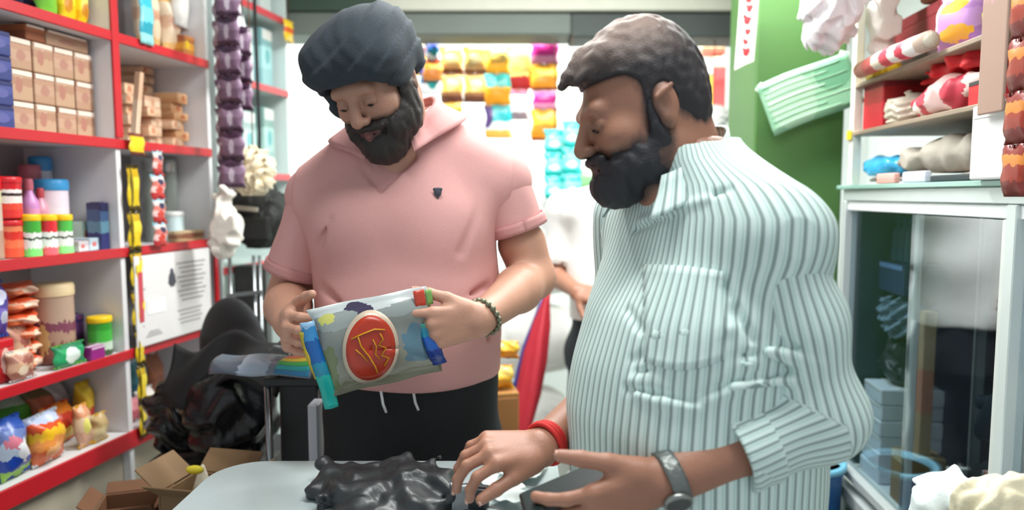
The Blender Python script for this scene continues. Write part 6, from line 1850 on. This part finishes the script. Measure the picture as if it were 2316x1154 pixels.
# board with goods at the right edge
u, w = rspan(2238, 2296, -.02, 150)
o = carton('hanging_card', RW(u + .018, -.045, RS(2265, 258, -.02)[1]), RROT, w, .006, .50, pm('tan_pink_card', [(0, (160, 130, 116)), (.4, (176, 136, 134)), (.75, (176, 150, 130))], [], .6), 'long tan and pink card hanging before the rack', 'card')
link('hanging_cord', tube([(0, 0, .498), (0, 0, CEIL - o.location.z)], .002, 6), string_m, o)
u, w = rspan(2222, 2330, -.01, 290)
carton('white_box', RW(u, -.035 + .022, CT + .0005), RROT, w, .035, RS(2270, 232, -.01)[1] - CT, mat('box_white', (222, 220, 222), .5, var=.03), 'plain white box at the right end of the cabinet top', flap=mat('flap_white', (236, 234, 234), .5))
p = RS(2304, -20, -.06)
sachet_strip('sachet_strip', RW(p[0] + .052, -.078, p[1]), RROT, [(.070, .085, .02)] * 4, [pm('rust_red_sachet', [(0, (110, 30, 26)), (.3, (150, 50, 34)), (.6, (196, 120, 50)), (.8, (130, 34, 30))], [], .35, .12)], mat('seal_rust', (100, 30, 26), .4), 'rust red sachet strip hanging at the right picture edge', string=CEIL - p[1])

# ------------------------------------------------------------------ things on and before the green pillar
def poster():
    q = [P(1709, 192, 2.215), P(1752, 312, 2.215), P(1950, 226, 2.215), P(1918, 116, 2.215)]
    c = sum(q, Vector()) / 4
    ux = ((q[3] - q[0]) + (q[2] - q[1])) / 2; uz = ((q[0] - q[1]) + (q[3] - q[2])) / 2
    w, h = ux.length, uz.length
    ang = -math.atan2(ux.z, ux.x)
    def fn(s, t):
        return ((s - .5) * w, .006 * math.sin(s * 3.1) - .003, (t - .5) * h + .004 * math.sin(s * 5))
    gm = pm('green_leaflet_print', [(0, (146, 196, 160)), (.5, (156, 202, 168)), (.8, (132, 186, 148))], [(.30, .5, .26, .5, (172, 212, 180)), (.8, .7, .2, .3, (112, 170, 134))], .25)
    o = link('leaflet', grid_sheet(fn, 20, 10, .002), gm, loc=c, rot=(0, ang, 0), label='pale green printed leaflet stuck slanting on the green pillar', cat='leaflet')
    for k in range(8):
        z = (.40 - .11 * k) * h
        ln = [.86, .7, .9, .64, .8, .9, .6, .74][k] * w
        x0 = -.46 * w
        def ln_(s, t, z=z, x0=x0, ln=ln, k=k):
            x = x0 + s * ln; q_ = x / w + .5
            return (x, .006 * math.sin(q_ * 3.1) - .003 - .0016, z + (t - .5) * h * (.015 if k % 3 else .026) + .004 * math.sin(q_ * 5)+ .0006 * math.sin(40 * s + k))
        link('printed_line', grid_sheet(ln_, 16, 3, .0006), mat('leaflet_pale', (178, 214, 188), .3) if k % 2 else mat('leaflet_dark', (136, 186, 152), .3), o)
    for s in (-1, 1):
        bm = bmesh.new(); bm_box(bm, (s * w * .47, -.001, h * .46), (.03, .003, .014), .0005, Matrix.Rotation(.6 * s, 3, 'Y')); link('tape', bm_mesh(bm), mat('clear_tape', (220, 230, 220), .2), o)
poster()
def pennant():
    a, b = P(1688, -40, 2.20), P(1682, 160, 2.20)
    w, h = .056, a.z - b.z
    vs = []
    pts = [(-w / 2, h), (w / 2, h), (w / 2, .030), (w * .05, .018), (-w / 2, 0.0)]
    for y in (-.0015, .0015):
        vs += [(x, y, z) for x, z in pts]
    n = 5
    fs = [tuple(range(n)), tuple(range(2 * n - 1, n - 1, -1))] + [(i, n + i, n + (i + 1) % n, (i + 1) % n) for i in range(n)]
    o = link('paper_tag', mesh(vs, [f[::-1] for f in fs]), mat('tag_white', (236, 226, 224), .5), loc=(b.x, 2.20, b.z), rot=(0, .05, 0), label='white paper tag with red print hanging before the green pillar', cat='tag')
    for k, (z, r) in enumerate(((.055, .010), (.085, .006), (.115, .007), (.150, .011), (.185, .009), (.215, .012))):
        V = Vox((-.02, -.004, -.03), (.02, .004, .03), .0016)
        V.ell((0, 0, 0), (r, .0022, r * 1.1)); V.cap((0, 0, 0), (r * .8 * (-1) ** k, 0, r * 1.5), .0035, .0025, .003); V.cap((-r, 0, r), (r, 0, r * .6), .003, .003, .002)
        v, q = V.nets(); v[:, 1] *= .4
        link('red_print', np_mesh(v, q), mat('tag_red', (206, 50, 56), .5), o, loc=(.002 * (-1) ** k, -.0022, z))
    link('hanging_cord', tube([(0, 0, h - .004), (0, 0, CEIL - b.z)], .0015, 6), string_m, o)
pennant()
# white carrier bags hanging above, before the pillar
q = P(1880, 122, 1.98)
o = crumple('carrier_bag', (q.x, 1.98, q.z), (.072, .06, .115), mat('carrier_white', (226, 218, 222), .3, var=.10, scale=16, bump=.6, bscale=35), 'white carrier bag hanging above the green leaflet', seed=71, amp=.010, h=.005, flat=False)
V = Vox((-.05, -.075, .05), (.05, .02, .2), .005); V.ell((.0, -.020, .125), (.035, .035, .05)); V.folds((-.05, -.075, .05), (.05, .02, .2), .004, [(60, 20, 40, 1), (30, 70, 50, .7)], 3)
v, q_ = V.nets(); link('brown_print', np_mesh(v, q_), mat('bag_print_brown', (150, 124, 120), .4), o)
link('hanging_cord', tube([(0, 0, .22), (0, 0, CEIL - q.z)], .003, 6), string_m, o)
q = P(2004, 120, 1.94)
o = crumple('carrier_bag', (q.x - .01, 1.94, q.z), (.030, .03, .11), poly_clear, 'slim pale carrier bag beside the white carrier bag', seed=72, amp=.008, h=.005, flat=False)
link('hanging_cord', tube([(0, 0, .21), (0, 0, CEIL - q.z)], .003, 6), string_m, o)

# ------------------------------------------------------------------ bottom right
q = P(1832, 1046, 1.98)
o = link('bucket', lathe([(.075, 0), (.085, .02), (.098, q.z - .03), (.104, q.z - .02), (.104, q.z), (.096, q.z), (.092, q.z - .05), (.001, q.z - .06)], 28), mat('bucket_blue', (36, 96, 160), .4, var=.06), loc=(.855, 2.0, 0), label='tall blue plastic bin beside the cabinet base', cat='bin')
link('rim', lathe([(.104, q.z - .012), (.109, q.z - .010), (.109, q.z + .004), (.095, q.z + .004), (.095, q.z - .012)], 28), mat('bucket_rim', (120, 190, 220), .4), o)
q = P(1812, 1064, 1.72)
pk = packet('snack_packet', (q.x - .012, 1.74, q.z - .16), tilt(.1, .0), .06, .165, .03, pm('peach_red_print', [(0, (226, 190, 170)), (.3, (150, 110, 90)), (.45, (230, 170, 150)), (.75, (206, 110, 90))], [], .4), seal_w, 'peach and red packet in front of the blue bin', 'packet')
crumple('sack', (q.x - .012, 1.74, 0), (.10, .10, (q.z - .165) / 2), mat('sack_buff', (200, 190, 176), .7, bump=.4, bscale=60), 'buff sack standing before the blue bin', 'sack', seed=80, amp=.006, h=.010)
for (px, Y, w, d, r, m, lb, lb2, sd) in ((2170, 1.19, .17, .15, (.072, .066, .052), mat('white_film_sack', (222, 230, 230), .3, var=.06, bump=.6, bscale=40), 'white film wrapped bundle at the bottom right', 'tall plain carton under the white film bundle', 81),
        (2306, 1.00, .16, .13, (.070, .058, .048), mat('cream_sack', (226, 214, 184), .7, var=.08, bump=.5, bscale=60), 'cream cloth bundle at the bottom right corner', 'tall plain carton under the cream bundle', 82)):
    q = P(px, 1086, Y)
    zt = q.z - 2 * r[2] * .96
    carton('carton', (q.x, Y, 0), .1, w, d, zt, mat('carton_plain', (176, 166, 150), .7), lb2, 'carton', flap=mat('carton_plain_flap', (190, 180, 164), .7))
    crumple('bundle', (q.x, Y, zt + .0005), r, m, lb, 'bundle', seed=sd, amp=.008, h=.0045, fine=.8)
# ------------------------------------------------------------------ shop counter in front
CZ = .95
def counter():
    x0, x1, y0, y1, r = -.545, .085, .45, 1.30, .09
    root = empty('shop_counter', ((x0 + x1) / 2, (y0 + y1) / 2, 0), 0, 'pale grey shop counter with rounded corner in front of the two men', 'counter')
    cx, cy = (x0 + x1) / 2, (y0 + y1) / 2
    def plate(x0, x1, y0, y1, z0, z1, r):
        pts = []
        for (px, py, a0, rr) in ((x1, y0, -90, .01), (x1, y1, 0, .02), (x0, y1, 90, r), (x0, y0, 180, .01)):
            for k in range(9):
                a = math.radians(a0 + 90 * k / 8)
                pts.append((px + (-rr if px == x1 else rr) + rr * math.cos(a) - cx, py + (-rr if py == y1 else rr) + rr * math.sin(a) - cy))
        n = len(pts); vs = [(x, y, z0) for x, y in pts] + [(x, y, z1) for x, y in pts]
        fs = [tuple(reversed(range(n))), tuple(range(n, 2 * n))] + [(i, (i + 1) % n, n + (i + 1) % n, n + i) for i in range(n)]
        bm = bmesh.new(); me = mesh(vs, fs); bm.from_mesh(me)
        es = [e for e in bm.edges if abs(e.verts[0].co.z - e.verts[1].co.z) < 1e-5]
        bmesh.ops.bevel(bm, geom=es, offset=.004, segments=2, affect='EDGES')
        return bm_mesh(bm)
    link('counter_top', plate(x0, x1, y0, y1, CZ - .03, CZ, r), mat('counter_top_pale', (184, 196, 198), .22, var=.10, scale=9, bump=.05, bscale=30), root)
    link('cabinet_body', plate(x0 + .03, x1 - .03, y0 + .02, y1 - .03, .06, CZ - .0305, r * .8), mat('counter_body', (206, 208, 206), .5, var=.04), root)
    link('plinth', plate(x0 + .05, x1 - .05, y0 + .05, y1 - .06, 0, .0595, r * .6), mat('counter_plinth', (70, 72, 74), .6), root)
counter()
def onc(px, py, dz=0.0):
    """Point on the counter top shown at a pixel."""
    d = P(px, py, 1.0) - Vector((0, 0, EYE)); t = (CZ + dz - EYE) / d.z
    p = Vector((0, 0, EYE)) + d * t; return Vector((p.x, p.y, CZ + dz))
# black bag heaped on the counter
def black_heap():
    a = onc(862, 1122)
    V = Vox((-.20, -.16, -.005), (.20, .16, .09), .0032)
    V.ell((.0, .02, .010), (.120, .080, .020)); V.ell((.05, .0, .012), (.070, .070, .026), None, .03); V.ell((-.06, .01, .010), (.060, .06, .018), None, .03)
    V.ell((.02, -.07, .010), (.09, .05, .018), None, .03)
    V.cap((-.085, .055, .012), (-.105, .062, .036), .016, .004, .02); V.cap((-.03, .07, .02), (.07, .07, .026), .012, .012, .02)
    V.folds((-.20, -.16, -.005), (.20, .16, .09), .0042, [(60, 20, 30, 1), (-40, 70, 50, .9), (110, 60, 80, .5), (20, 120, 60, .5)], 91)
    V.cap((-.06, -.03, .040), (.08, .02, .048), .004, .004, .018, 's'); V.cap((-.08, .04, .036), (.02, .06, .044), .004, .004, .016, 's')
    V.rbox((0, 0, -.5), (2, 2, .5012), None, .001, .003, 's')
    v, q = V.nets()
    link('black_bag', np_mesh(v, q), mat('grey_black_poly', (44, 47, 50), .40, var=.35, scale=12, bump=.5, bscale=40), loc=a, label='crumpled glossy black plastic bag lying on the counter', cat='bag')
black_heap()
a = onc(735, 1132)
o = link('round_cap', lathe([(.014, 0), (.016, .002), (.016, .008), (.013, .010), (.001, .0105)], 24), mat('cap_grey', (84, 86, 90), .4), loc=a + Vector((0, 0, .0006)), label='small dark grey round cap on the counter beside the black bag', cat='cap')
link('cap_centre', lathe([(.006, .0105), (.007, .0115), (.001, .012)], 16), mat('cap_centre', (120, 122, 126), .4), o)
# small goods under the hands
for k, (px, py, w, d, h, cl, rt, lb) in enumerate(((1040, 1150, .030, .020, .040, (150, 154, 158), .3, 'small grey metal box under the fingertips'), (1080, 1148, .034, .024, .034, (24, 28, 34), -.2, 'small black box between grey box and white slips'),
        (1225, 1146, .040, .026, .026, (120, 124, 122), .5, 'small grey box at the counter edge near the phone'))):
    q = onc(px, py)
    carton('small_box', q + Vector((0, 0, .0006)), rt, w, d, h, mat('small_goods_%d' % k, cl, .35, metal=.4 if k != 1 else 0, bump=.1), lb, 'box', flap=mat('small_flap_%d' % k, tuple(min(255, v + 25) for v in cl), .4))
for k, (px, py, w, d, rt) in enumerate(((1130, 1105, .060, .08, .5), (1185, 1075, .07, .09, -.3), (1160, 1140, .05, .06, 1.0))):
    q = onc(px, py)
    me = grid_sheet(lambda s, t, k=k, w=w, d=d: ((s - .5) * w, (t - .5) * d, .003 + .0035 * (1 + math.sin(7 * s + 3 * t + k)) + .002 * math.sin(13 * t + k) + .004 * k), 12, 12, .0012)
    link('paper_slip', me, mat('slip_white', (232, 244, 242), .6, var=.03), loc=q + Vector((0, 0, .001)), rot=rt, label=['white paper slip nearest the fingertips', 'white paper slip below the wrist thread', 'white paper slip at the picture bottom near the phone'][k], cat='paper')
# phone in the bearded man's left hand
def phone():
    wr, el = np.array(P(1497, 1088, .895)), np.array(P(1845, 935, .935))
    f = nrm((-.975, -.03, -.12)); n = np.array((.05, -.74, -.66)); n = nrm(n - f * (f @ n))
    c = np.array(P(1287, 1104, .912))
    ax = nrm((-.90, -.08, -.36)); nz = nrm(np.array((-.2, -.12, .97))); nz = nrm(nz - ax * (ax @ nz)); ay = np.cross(nz, ax)
    R = Matrix(np.stack([ax, ay, nz], 1).tolist())
    bm = bmesh.new(); bm_box(bm, (0, 0, 0), (.135, .062, .009), .004, seg=3)
    o = link('phone', bm_mesh(bm, False), mat('phone_black', (12, 15, 17), .45), loc=c, rot=R, label='black phone held in the hand with the watch', cat='phone')
    bm = bmesh.new(); bm_box(bm, (0, 0, .0050), (.124, .054, .0012), .0004); link('screen', bm_mesh(bm), mat('phone_screen', (14, 40, 40), .35), o)
phone()

# ------------------------------------------------------------------ foil snack packet held by the man in the turban
def held_packet():
    c = P(852, 772, 1.262)
    roll = -.16
    m = pm('silver_snack_print', [(0, (126, 124, 104)), (.12, (146, 144, 130)), (.4, (132, 136, 132)), (.75, (150, 158, 156)), (.9, (206, 212, 212))],
           [(.14, .86, .07, .06, (206, 204, 110)), (.40, .92, .09, .05, (70, 62, 88)), (.82, .42, .10, .22, (92, 124, 142)), (.12, .3, .07, .26, (116, 126, 90))], .18, .10, noise=5)
    w, h = .215, .165
    rotm = Matrix.Rotation(roll, 3, 'Y') @ Matrix.Rotation(math.pi, 3, 'Z') @ Matrix.Rotation(-.08, 3, 'X')
    rotm = Matrix.Rotation(.28, 3, 'Z') @ Matrix.Rotation(roll, 3, 'Y') @ Matrix.Rotation(.06, 3, 'X')
    me = pillow_mesh(w, h, .045, 2, 21)
    for v in me.vertices: v.co.z -= h / 2
    o = link('snack_packet', me, m, loc=c, rot=rotm, label='silver snack packet with a red oval held in both hands by the turbaned man', cat='packet')
    tilt_o = .20
    def oval(s, t):
        r = t; a = s * 2 * math.pi
        x, z = .043 * r * math.cos(a), .060 * r * math.sin(a)
        x, z = x * math.cos(tilt_o) + z * math.sin(tilt_o), -x * math.sin(tilt_o) + z * math.cos(tilt_o)
        y = -.0225 * (max(0, 1 - abs((z - .004) / (h / 2) / .86) ** 2.6)) ** .6 * (max(0, 1 - abs((x - .014) / (w / 2)) ** 3.2)) ** .55 - .0085
        return (x - .014, y, z - .004)
    link('pale_oval_border', grid_sheet(lambda s, t: tuple(np.array(oval(s, .02 + t * 1.12)) + (0, .0010, 0)), 41, 6, .0010), mat('oval_border', (200, 180, 160), .3), o)
    link('red_oval', grid_sheet(lambda s, t: oval(s, .02 + t * .98), 41, 6, .0012), mat('oval_red', (176, 50, 26), .3, var=.10), o)
    ym = mat('lettering_yellow', (206, 146, 24), .35)
    def stroke(pts, r):
        q = []
        for x, z in pts:
            y = oval(.25, 0.0)[1] + .0016 * ((x / .03) ** 2 + (z / .04) ** 2) - .0016
            q.append((x - .014, y, z - .004))
        link('yellow_lettering', tube(q, r, 8, flat=.35), ym, o)
    stroke([(-.030, .026), (-.010, .031), (.012, .035), (.030, .030)], .0036)
    stroke([(-.018, .028), (-.016, .010), (-.006, -.010), (.002, -.032), (.004, -.044)], .0042)
    stroke([(-.026, .006), (-.018, -.004), (-.010, -.018)], .0034)
    stroke([(.020, .026), (.024, .014), (.014, .006), (.026, -.002), (.016, -.014), (.028, -.022), (.018, -.034)], .0040)
    stroke([(.006, .018), (.010, .004), (.006, -.010), (.012, -.020)], .0034)
    # side seals in blue, teal and yellow: long on the left, short on the right
    def sidestrip(pts, wd, m_, nm, yoff=0.0):
        def fn(s, t):
            i = s * (len(pts) - 1); k = min(int(i), len(pts) - 2); fr = i - k
            p = np.array(pts[k]) * (1 - fr) + np.array(pts[k + 1]) * fr
            return (p[0] + (t - .5) * wd, p[1] - .005 * math.sin(t * 3.14) + yoff + .003 * math.sin(9 * s), p[2])
        link(nm, grid_sheet(fn, 22, 6, .0025), m_, o)
    blue = pm('seal_blue_teal', [(0, (30, 176, 166)), (.40, (30, 130, 160)), (.55, (20, 90, 160)), (.8, (60, 140, 200)), (.93, (150, 190, 226))], [], .25, .05)
    sidestrip([(-.112, -.004, .062), (-.110, -.008, .020), (-.104, -.010, -.030), (-.100, -.006, -.066), (-.099, .0, -.104)], .024, blue, 'blue_side_seal')
    sidestrip([(-.123, -.001, .045), (-.121, -.003, .010), (-.116, -.003, -.025), (-.112, -.001, -.045)], .010, mat('seal_yellow_edge', (190, 170, 50), .3), 'yellow_side_edge')
    sidestrip([(.090, -.010, .018), (.094, -.016, -.014), (.100, -.014, -.048), (.106, -.006, -.066)], .026, pm('seal_blue_right', [(0, (30, 60, 140)), (.4, (30, 90, 180)), (.7, (30, 140, 170)), (.9, (60, 150, 140))], [], .25, .05), 'blue_side_seal')
    link('red_corner', grid_sheet(lambda s, t: (.078 + .020 * s, -.012 + .004 * s, .050 + .030 * t), 4, 5, .002), mat('corner_red', (200, 70, 50), .3), o)
    link('green_corner', grid_sheet(lambda s, t: (.100 + .012 * s, -.006 + .004 * s, .048 + .028 * t), 4, 5, .002), mat('corner_green', (120, 170, 90), .3), o)
held_packet()

# ------------------------------------------------------------------ clutter between the shelves and the man in the turban
# black office chair
def chair():
    root = empty('office_chair', (P(535, 740, 2.10).x, 2.10, 0), math.pi - .35, 'black office chair with rounded backrest beside the shelves', 'chair')
    bk = mat('chair_black', (34, 35, 38), .75, var=.12, bump=.3, bscale=200); st = mat('chair_plastic', (26, 26, 28), .4)
    zt = P(535, 674, 2.10).z
    V = Vox((-.22, -.10, zt - .46), (.22, .12, zt + .03), .007); V.ell((0, .02, zt - .15), (.118, .034, .155)); V.rbox((0, .02, zt - .24), (.100, .028, .14), None, .027, .03)
    v, q = V.nets(); link('backrest', np_mesh(v, q), bk, root)
    V = Vox((-.25, -.42, zt - .60), (.25, .10, zt - .46), .008); V.rbox((0, -.12, zt - .53), (.13, .13, .036), None, .034); v, q = V.nets(); link('seat', np_mesh(v, q), bk, root)
    link('back_bracket', tube([(0, .05, zt - .30), (0, .07, zt - .48), (0, .0, zt - .585), (0, -.12, zt - .585)], .018, 8), st, root)
    link('gas_column', tube([(0, -.12, .10), (0, -.12, zt - .58)], .024, 12), mat('chair_chrome', (150, 154, 158), .2, metal=.9), root)
    for k in range(5):
        a = k * 2 * math.pi / 5 + math.pi / 2 + .6
        lg = link('base_arm', tube([(0, -.12, .11), (.14 * math.cos(a), -.12 + .14 * math.sin(a), .075)], [.026, .016], 8), st, root)
        link('caster', lathe([(.012, 0), (.024, .006), (.026, .03), (.020, .055), (.010, .068)], 12), st, lg, loc=(.14 * math.cos(a), -.12 + .14 * math.sin(a), 0))
    return zt
chair_top = chair()
# black stand with chrome legs, black bags on it, a grey packet with a rainbow end
def stand():
    a, b = P(598, 960, 1.62), P(735, 960, 1.62)
    zt = P(650, 852, 1.62).z
    root = empty('black_stand', ((a.x + b.x) / 2, 1.72, 0), 0, 'black stand with chrome legs left of the black trousers', 'stand')
    w = b.x - a.x
    bm = bmesh.new(); bm_box(bm, (0, 0, zt - .012), (w, .22, .020), .003); link('top_board', bm_mesh(bm), mat('stand_black', (24, 26, 30), .35), root)
    bm = bmesh.new(); bm_box(bm, (0, .02, zt - .45), (w - .045, .16, .84), .004); link('dark_cabinet', bm_mesh(bm), mat('stand_dark', (22, 23, 26), .4), root)
    for s in (-1, 1):
        for t in (-1, 1):
            link('leg', tube([(s * (w / 2 - .010), t * .098, 0), (s * (w / 2 - .010), t * .098, zt - .0225)], .0085, 10), mat('chair_chrome', (150, 154, 158), .2, metal=.9), root)
    return zt, root.location.x, w
sz, sx, sw = stand()
crumple('poly_bag', (sx - .005, 1.665, sz - .0005), (.052, .045, .040), mat('grey_clear_poly', (110, 116, 116), .2, var=.25, scale=20, bump=.6, bscale=40), 'grey crumpled poly bag on the black stand', seed=101, amp=.006, h=.005)
a = P(715, 960, 1.575)
bm = None
link('upright_board', box(.024, .05, P(720, 905, 1.585).z, .004), mat('panel_white', (206, 206, 214), .45, var=.04), loc=(a.x, 1.575, 0), label='narrow white panel standing beside the black trousers', cat='panel')
# black bags heaped below the notice board
for k, (px, py, Y, r, sd, lb) in enumerate(((425, 985, 1.93, (.100, .075, .120), 111, 'black bag heaped lowest by the shelf end'), (525, 985, 1.83, (.115, .072, .115), 112, 'big black bag in front of the office chair'))):
    q = P(px, py, Y)
    crumple('black_bag', (q.x, Y, max(0, q.z - .06)), r, poly_black, lb, seed=sd, amp=.011, h=.006, rot=.1 * k, fine=.55)
q1 = P(425, 1000, 1.93); q2 = P(525, 1000, 1.83)
carton('crate', (q1.x - .01, 1.935, 0), .0, .17, .08, P(425, 985, 1.93).z - .062, mat('crate_dark', (38, 36, 36), .6, var=.1), 'dark crate under the lowest black bag', 'crate', flap=mat('crate_rim', (60, 58, 58), .6))
carton('crate', (q2.x, 1.83, 0), .0, .22, .12, P(525, 985, 1.83).z - .062, mat('crate_dark', (38, 36, 36), .6, var=.1), 'dark crate under the big black bag', 'crate', flap=mat('crate_rim', (60, 58, 58), .6))
# black cloth draped over the chair and reaching to the arm
def drape():
    p0, p1 = P(395, 800, 1.92), P(650, 800, 1.80)
    def fn(s, t):
        x = p0.x * (1 - s) + p1.x * s; y = p0.y * (1 - s) + p1.y * s - .09 * t
        top = P(395 + 255 * s, 768 + 18 * math.sin(s * 7) + 30 * (s - .5) ** 2, y).z
        return (x, y + .012 * math.sin(14 * s + 2 * t), top - .16 * t * (1 - .3 * s) - .014 * math.sin(10 * s + 5 * t))
    link('black_cloth', grid_sheet(fn, 40, 14, .008), mat('black_cloth_m', (16, 16, 18), .8, var=.2), label='black cloth draped over the bags before the chair', cat='cloth')
drape()
def rainbow():
    a, b = P(490, 826, 1.60), P(712, 830, 1.42)
    c = (a + b) / 2; L = (b - a).length
    m = pm('grey_rainbow_print', [(0, (90, 100, 112)), (.30, (150, 166, 182)), (.62, (110, 122, 136))], [], .2, .06, axis='X')
    def fn(s, t):
        return ((s - .5) * L, .026 * (t - .5) * 2, .008 * math.sin(t * 3.1) + .004 * math.sin(11 * s + 3 * t))
    ang = math.atan2(b.y - a.y, b.x - a.x)
    R = Matrix.Rotation(ang, 3, 'Z') @ Matrix.Rotation(-math.atan2(b.z - a.z, (b.xy - a.xy).length), 3, 'Y') @ Matrix.Rotation(.75, 3, 'X')
    o = link('foil_packet', grid_sheet(fn, 36, 10, .008), m, loc=c, rot=R, label='flat grey foil packet with rainbow end lying on the black bags', cat='packet')
    cols = [(30, 110, 150), (30, 150, 150), (60, 170, 80), (230, 200, 60), (230, 110, 70)]
    for k, cl in enumerate(cols):
        def st(s, t, k=k):
            x = .20 + s * .30; tt = (k + t) / 5
            return (x * L, .026 * (tt - .5) * 2, .008 * math.sin(tt * 3.1) + .004 * math.sin(11 * (x + .5) + 3 * tt) + .0052)
        link('rainbow_band', grid_sheet(st, 14, 4, .0016), mat('rainbow_%d' % k, cl, .3), o)
rainbow()
# black kit hanging behind the chair: backpack and rods
q = P(590, 560, 2.52)
o = crumple('backpack', (q.x, 2.52, q.z), (.10, .07, .13), mat('backpack_black', (34, 36, 34), .7, var=.2, bump=.4, bscale=80), 'black backpack hanging behind the pink sleeve', seed=121, amp=.010, h=.008, flat=False)
bm = bmesh.new(); bm_box(bm, (-.02, -.078, .14), (.085, .006, .016), .002, Matrix.Rotation(.1, 3, 'Y')); link('pale_strap_tag', bm_mesh(bm), mat('tag_pale', (190, 186, 170), .5), o)
bm = bmesh.new(); bm_box(bm, (0, -.062, .07), (.12, .03, .09), .012, seg=2); link('front_pocket', bm_mesh(bm), mat('backpack_pocket', (26, 28, 26), .7), o)
link('hanging_strap', tube([(0, 0, .25), (0, .02, .4), (0, 0, CEIL - q.z)], .006, 8), mat('strap_black', (24, 24, 26), .7), o)
q = P(568, 690, 2.50)
def rod_stand():
    root = empty('rod_stand', (q.x, 2.50, 0), .1, 'dark rod stand with chrome rods behind the office chair', 'stand')
    zt = P(540, 575, 2.50).z
    bm = bmesh.new(); bm_box(bm, (0, 0, .02), (.12, .14, .04), .004); link('base', bm_mesh(bm), mat('stand_black', (24, 26, 30), .35), root)
    bm = bmesh.new(); bm_box(bm, (0, .03, (q.z) / 2 + .12), (.11, .08, q.z - .16 + .20), .006); link('dark_case', bm_mesh(bm), mat('case_dark', (40, 42, 40), .5, var=.2), root)
    for x in (-.05, .03, .05):
        link('rod', tube([(x, -.065, .04), (x, -.065, zt)], .006, 8), mat('chair_chrome', (150, 154, 158), .2, metal=.9), root)
    bm = bmesh.new(); bm_box(bm, (0, -.076, P(520, 662, 2.46).z), (.12, .010, .014), .002, Matrix.Rotation(-.1, 3, 'Y')); link('cross_bar', bm_mesh(bm), mat('bar_grey', (120, 124, 124), .3, metal=.6), root)
rod_stand()
# clear bag under the purple sachets
q = P(512, 582, 2.22)
o = crumple('poly_bag', (q.x, 2.22, q.z), (.042, .038, .105), poly_clear, 'clear white poly bag hanging under the purple sachets', seed=131, amp=.009, h=.005, flat=False)
link('hanging_cord', tube([(0, 0, .19), (0, 0, P(512, 425, 2.22).z - q.z - .004)], .003, 6), string_m, o)
q = P(575, 440, 2.36)
o = crumple('poly_bag', (q.x, 2.36, q.z), (.060, .045, .075), mat('cream_poly', (230, 216, 186), .35, var=.1, bump=.5, bscale=40), 'cream white poly bag above the backpack', seed=132, amp=.010, h=.006, flat=False)
link('hanging_cord', tube([(0, 0, .14), (0, 0, CEIL - q.z)], .002, 6), string_m, o)
# cardboard boxes at the bottom left
def cardboard(loc, rot, w, d, h, label, m, fl=1.0):
    o = empty('cardboard_box', loc, rot, label, 'box')
    t = .005
    for nm, c, s in (('side', (-w / 2 + t / 2, 0, h / 2), (t, d, h)), ('side', (w / 2 - t / 2, 0, h / 2), (t, d, h)), ('side', (0, -d / 2 + t / 2, h / 2), (w - 2 * t - .001, t, h)), ('side', (0, d / 2 - t / 2, h / 2), (w - 2 * t - .001, t, h)), ('bottom', (0, 0, t / 2), (w - 2 * t - .002, d - 2 * t - .002, t))):
        bm = bmesh.new(); bm_box(bm, c, s, .001); link(nm, bm_mesh(bm), m, o)
    for s, axis in ((-1, 'x'), (1, 'x'), (-1, 'y'), (1, 'y')):
        bm = bmesh.new()
        if axis == 'x': bm_box(bm, (s * (w / 2 + .030 * fl), 0, h + .024 * fl), (.072 * fl, d * .96, .004), .001, Matrix.Rotation(s * -.7, 3, 'Y'))
        else: bm_box(bm, (0, s * (d / 2 + .026 * fl), h + .019 * fl), (w * .96, .062 * fl, .004), .001, Matrix.Rotation(s * .65, 3, 'X'))
        link('flap', bm_mesh(bm), m, o)
    return o
kb = mat('kraft_brown', (150, 112, 76), .75, var=.12, scale=10); kb2 = mat('kraft_tan', (176, 146, 108), .75, var=.10, scale=10)
q = P(292, 1125, 1.60)
cardboard((q.x, 1.60, 0), .3, .13, .12, q.z - .01, 'brown open cardboard box lowest at the bottom left', mat('kraft_dark', (112, 74, 48), .75, var=.15), .5)
q = P(470, 1085, 1.52)
cardboard((q.x, 1.515, 0), -.2, .145, .13, q.z - .01, 'tan open cardboard box beside the counter corner', mat('kraft_mid', (124, 96, 66), .75, var=.12))
cr = crumple('flour_packet', (q.x - .008, 1.515, .006), (.045, .040, P(455, 1035, 1.515).z / 2 - .005), mat('flour_white', (216, 206, 186), .6, bump=.3), 'white bag with yellow mark standing in the tan cardboard box', 'bag', seed=141, amp=.005, h=.005)
V = Vox((-.03, -.06, -.02), (.03, -.02, .02), .003); V.ell((0, -.040, 0), (.020, .008, .010)); v, q_ = V.nets()
link('yellow_mark', np_mesh(v, q_), mat('mark_yellow', (226, 206, 50), .5), cr, loc=(0, .002, P(440, 1072, 1.47).z))
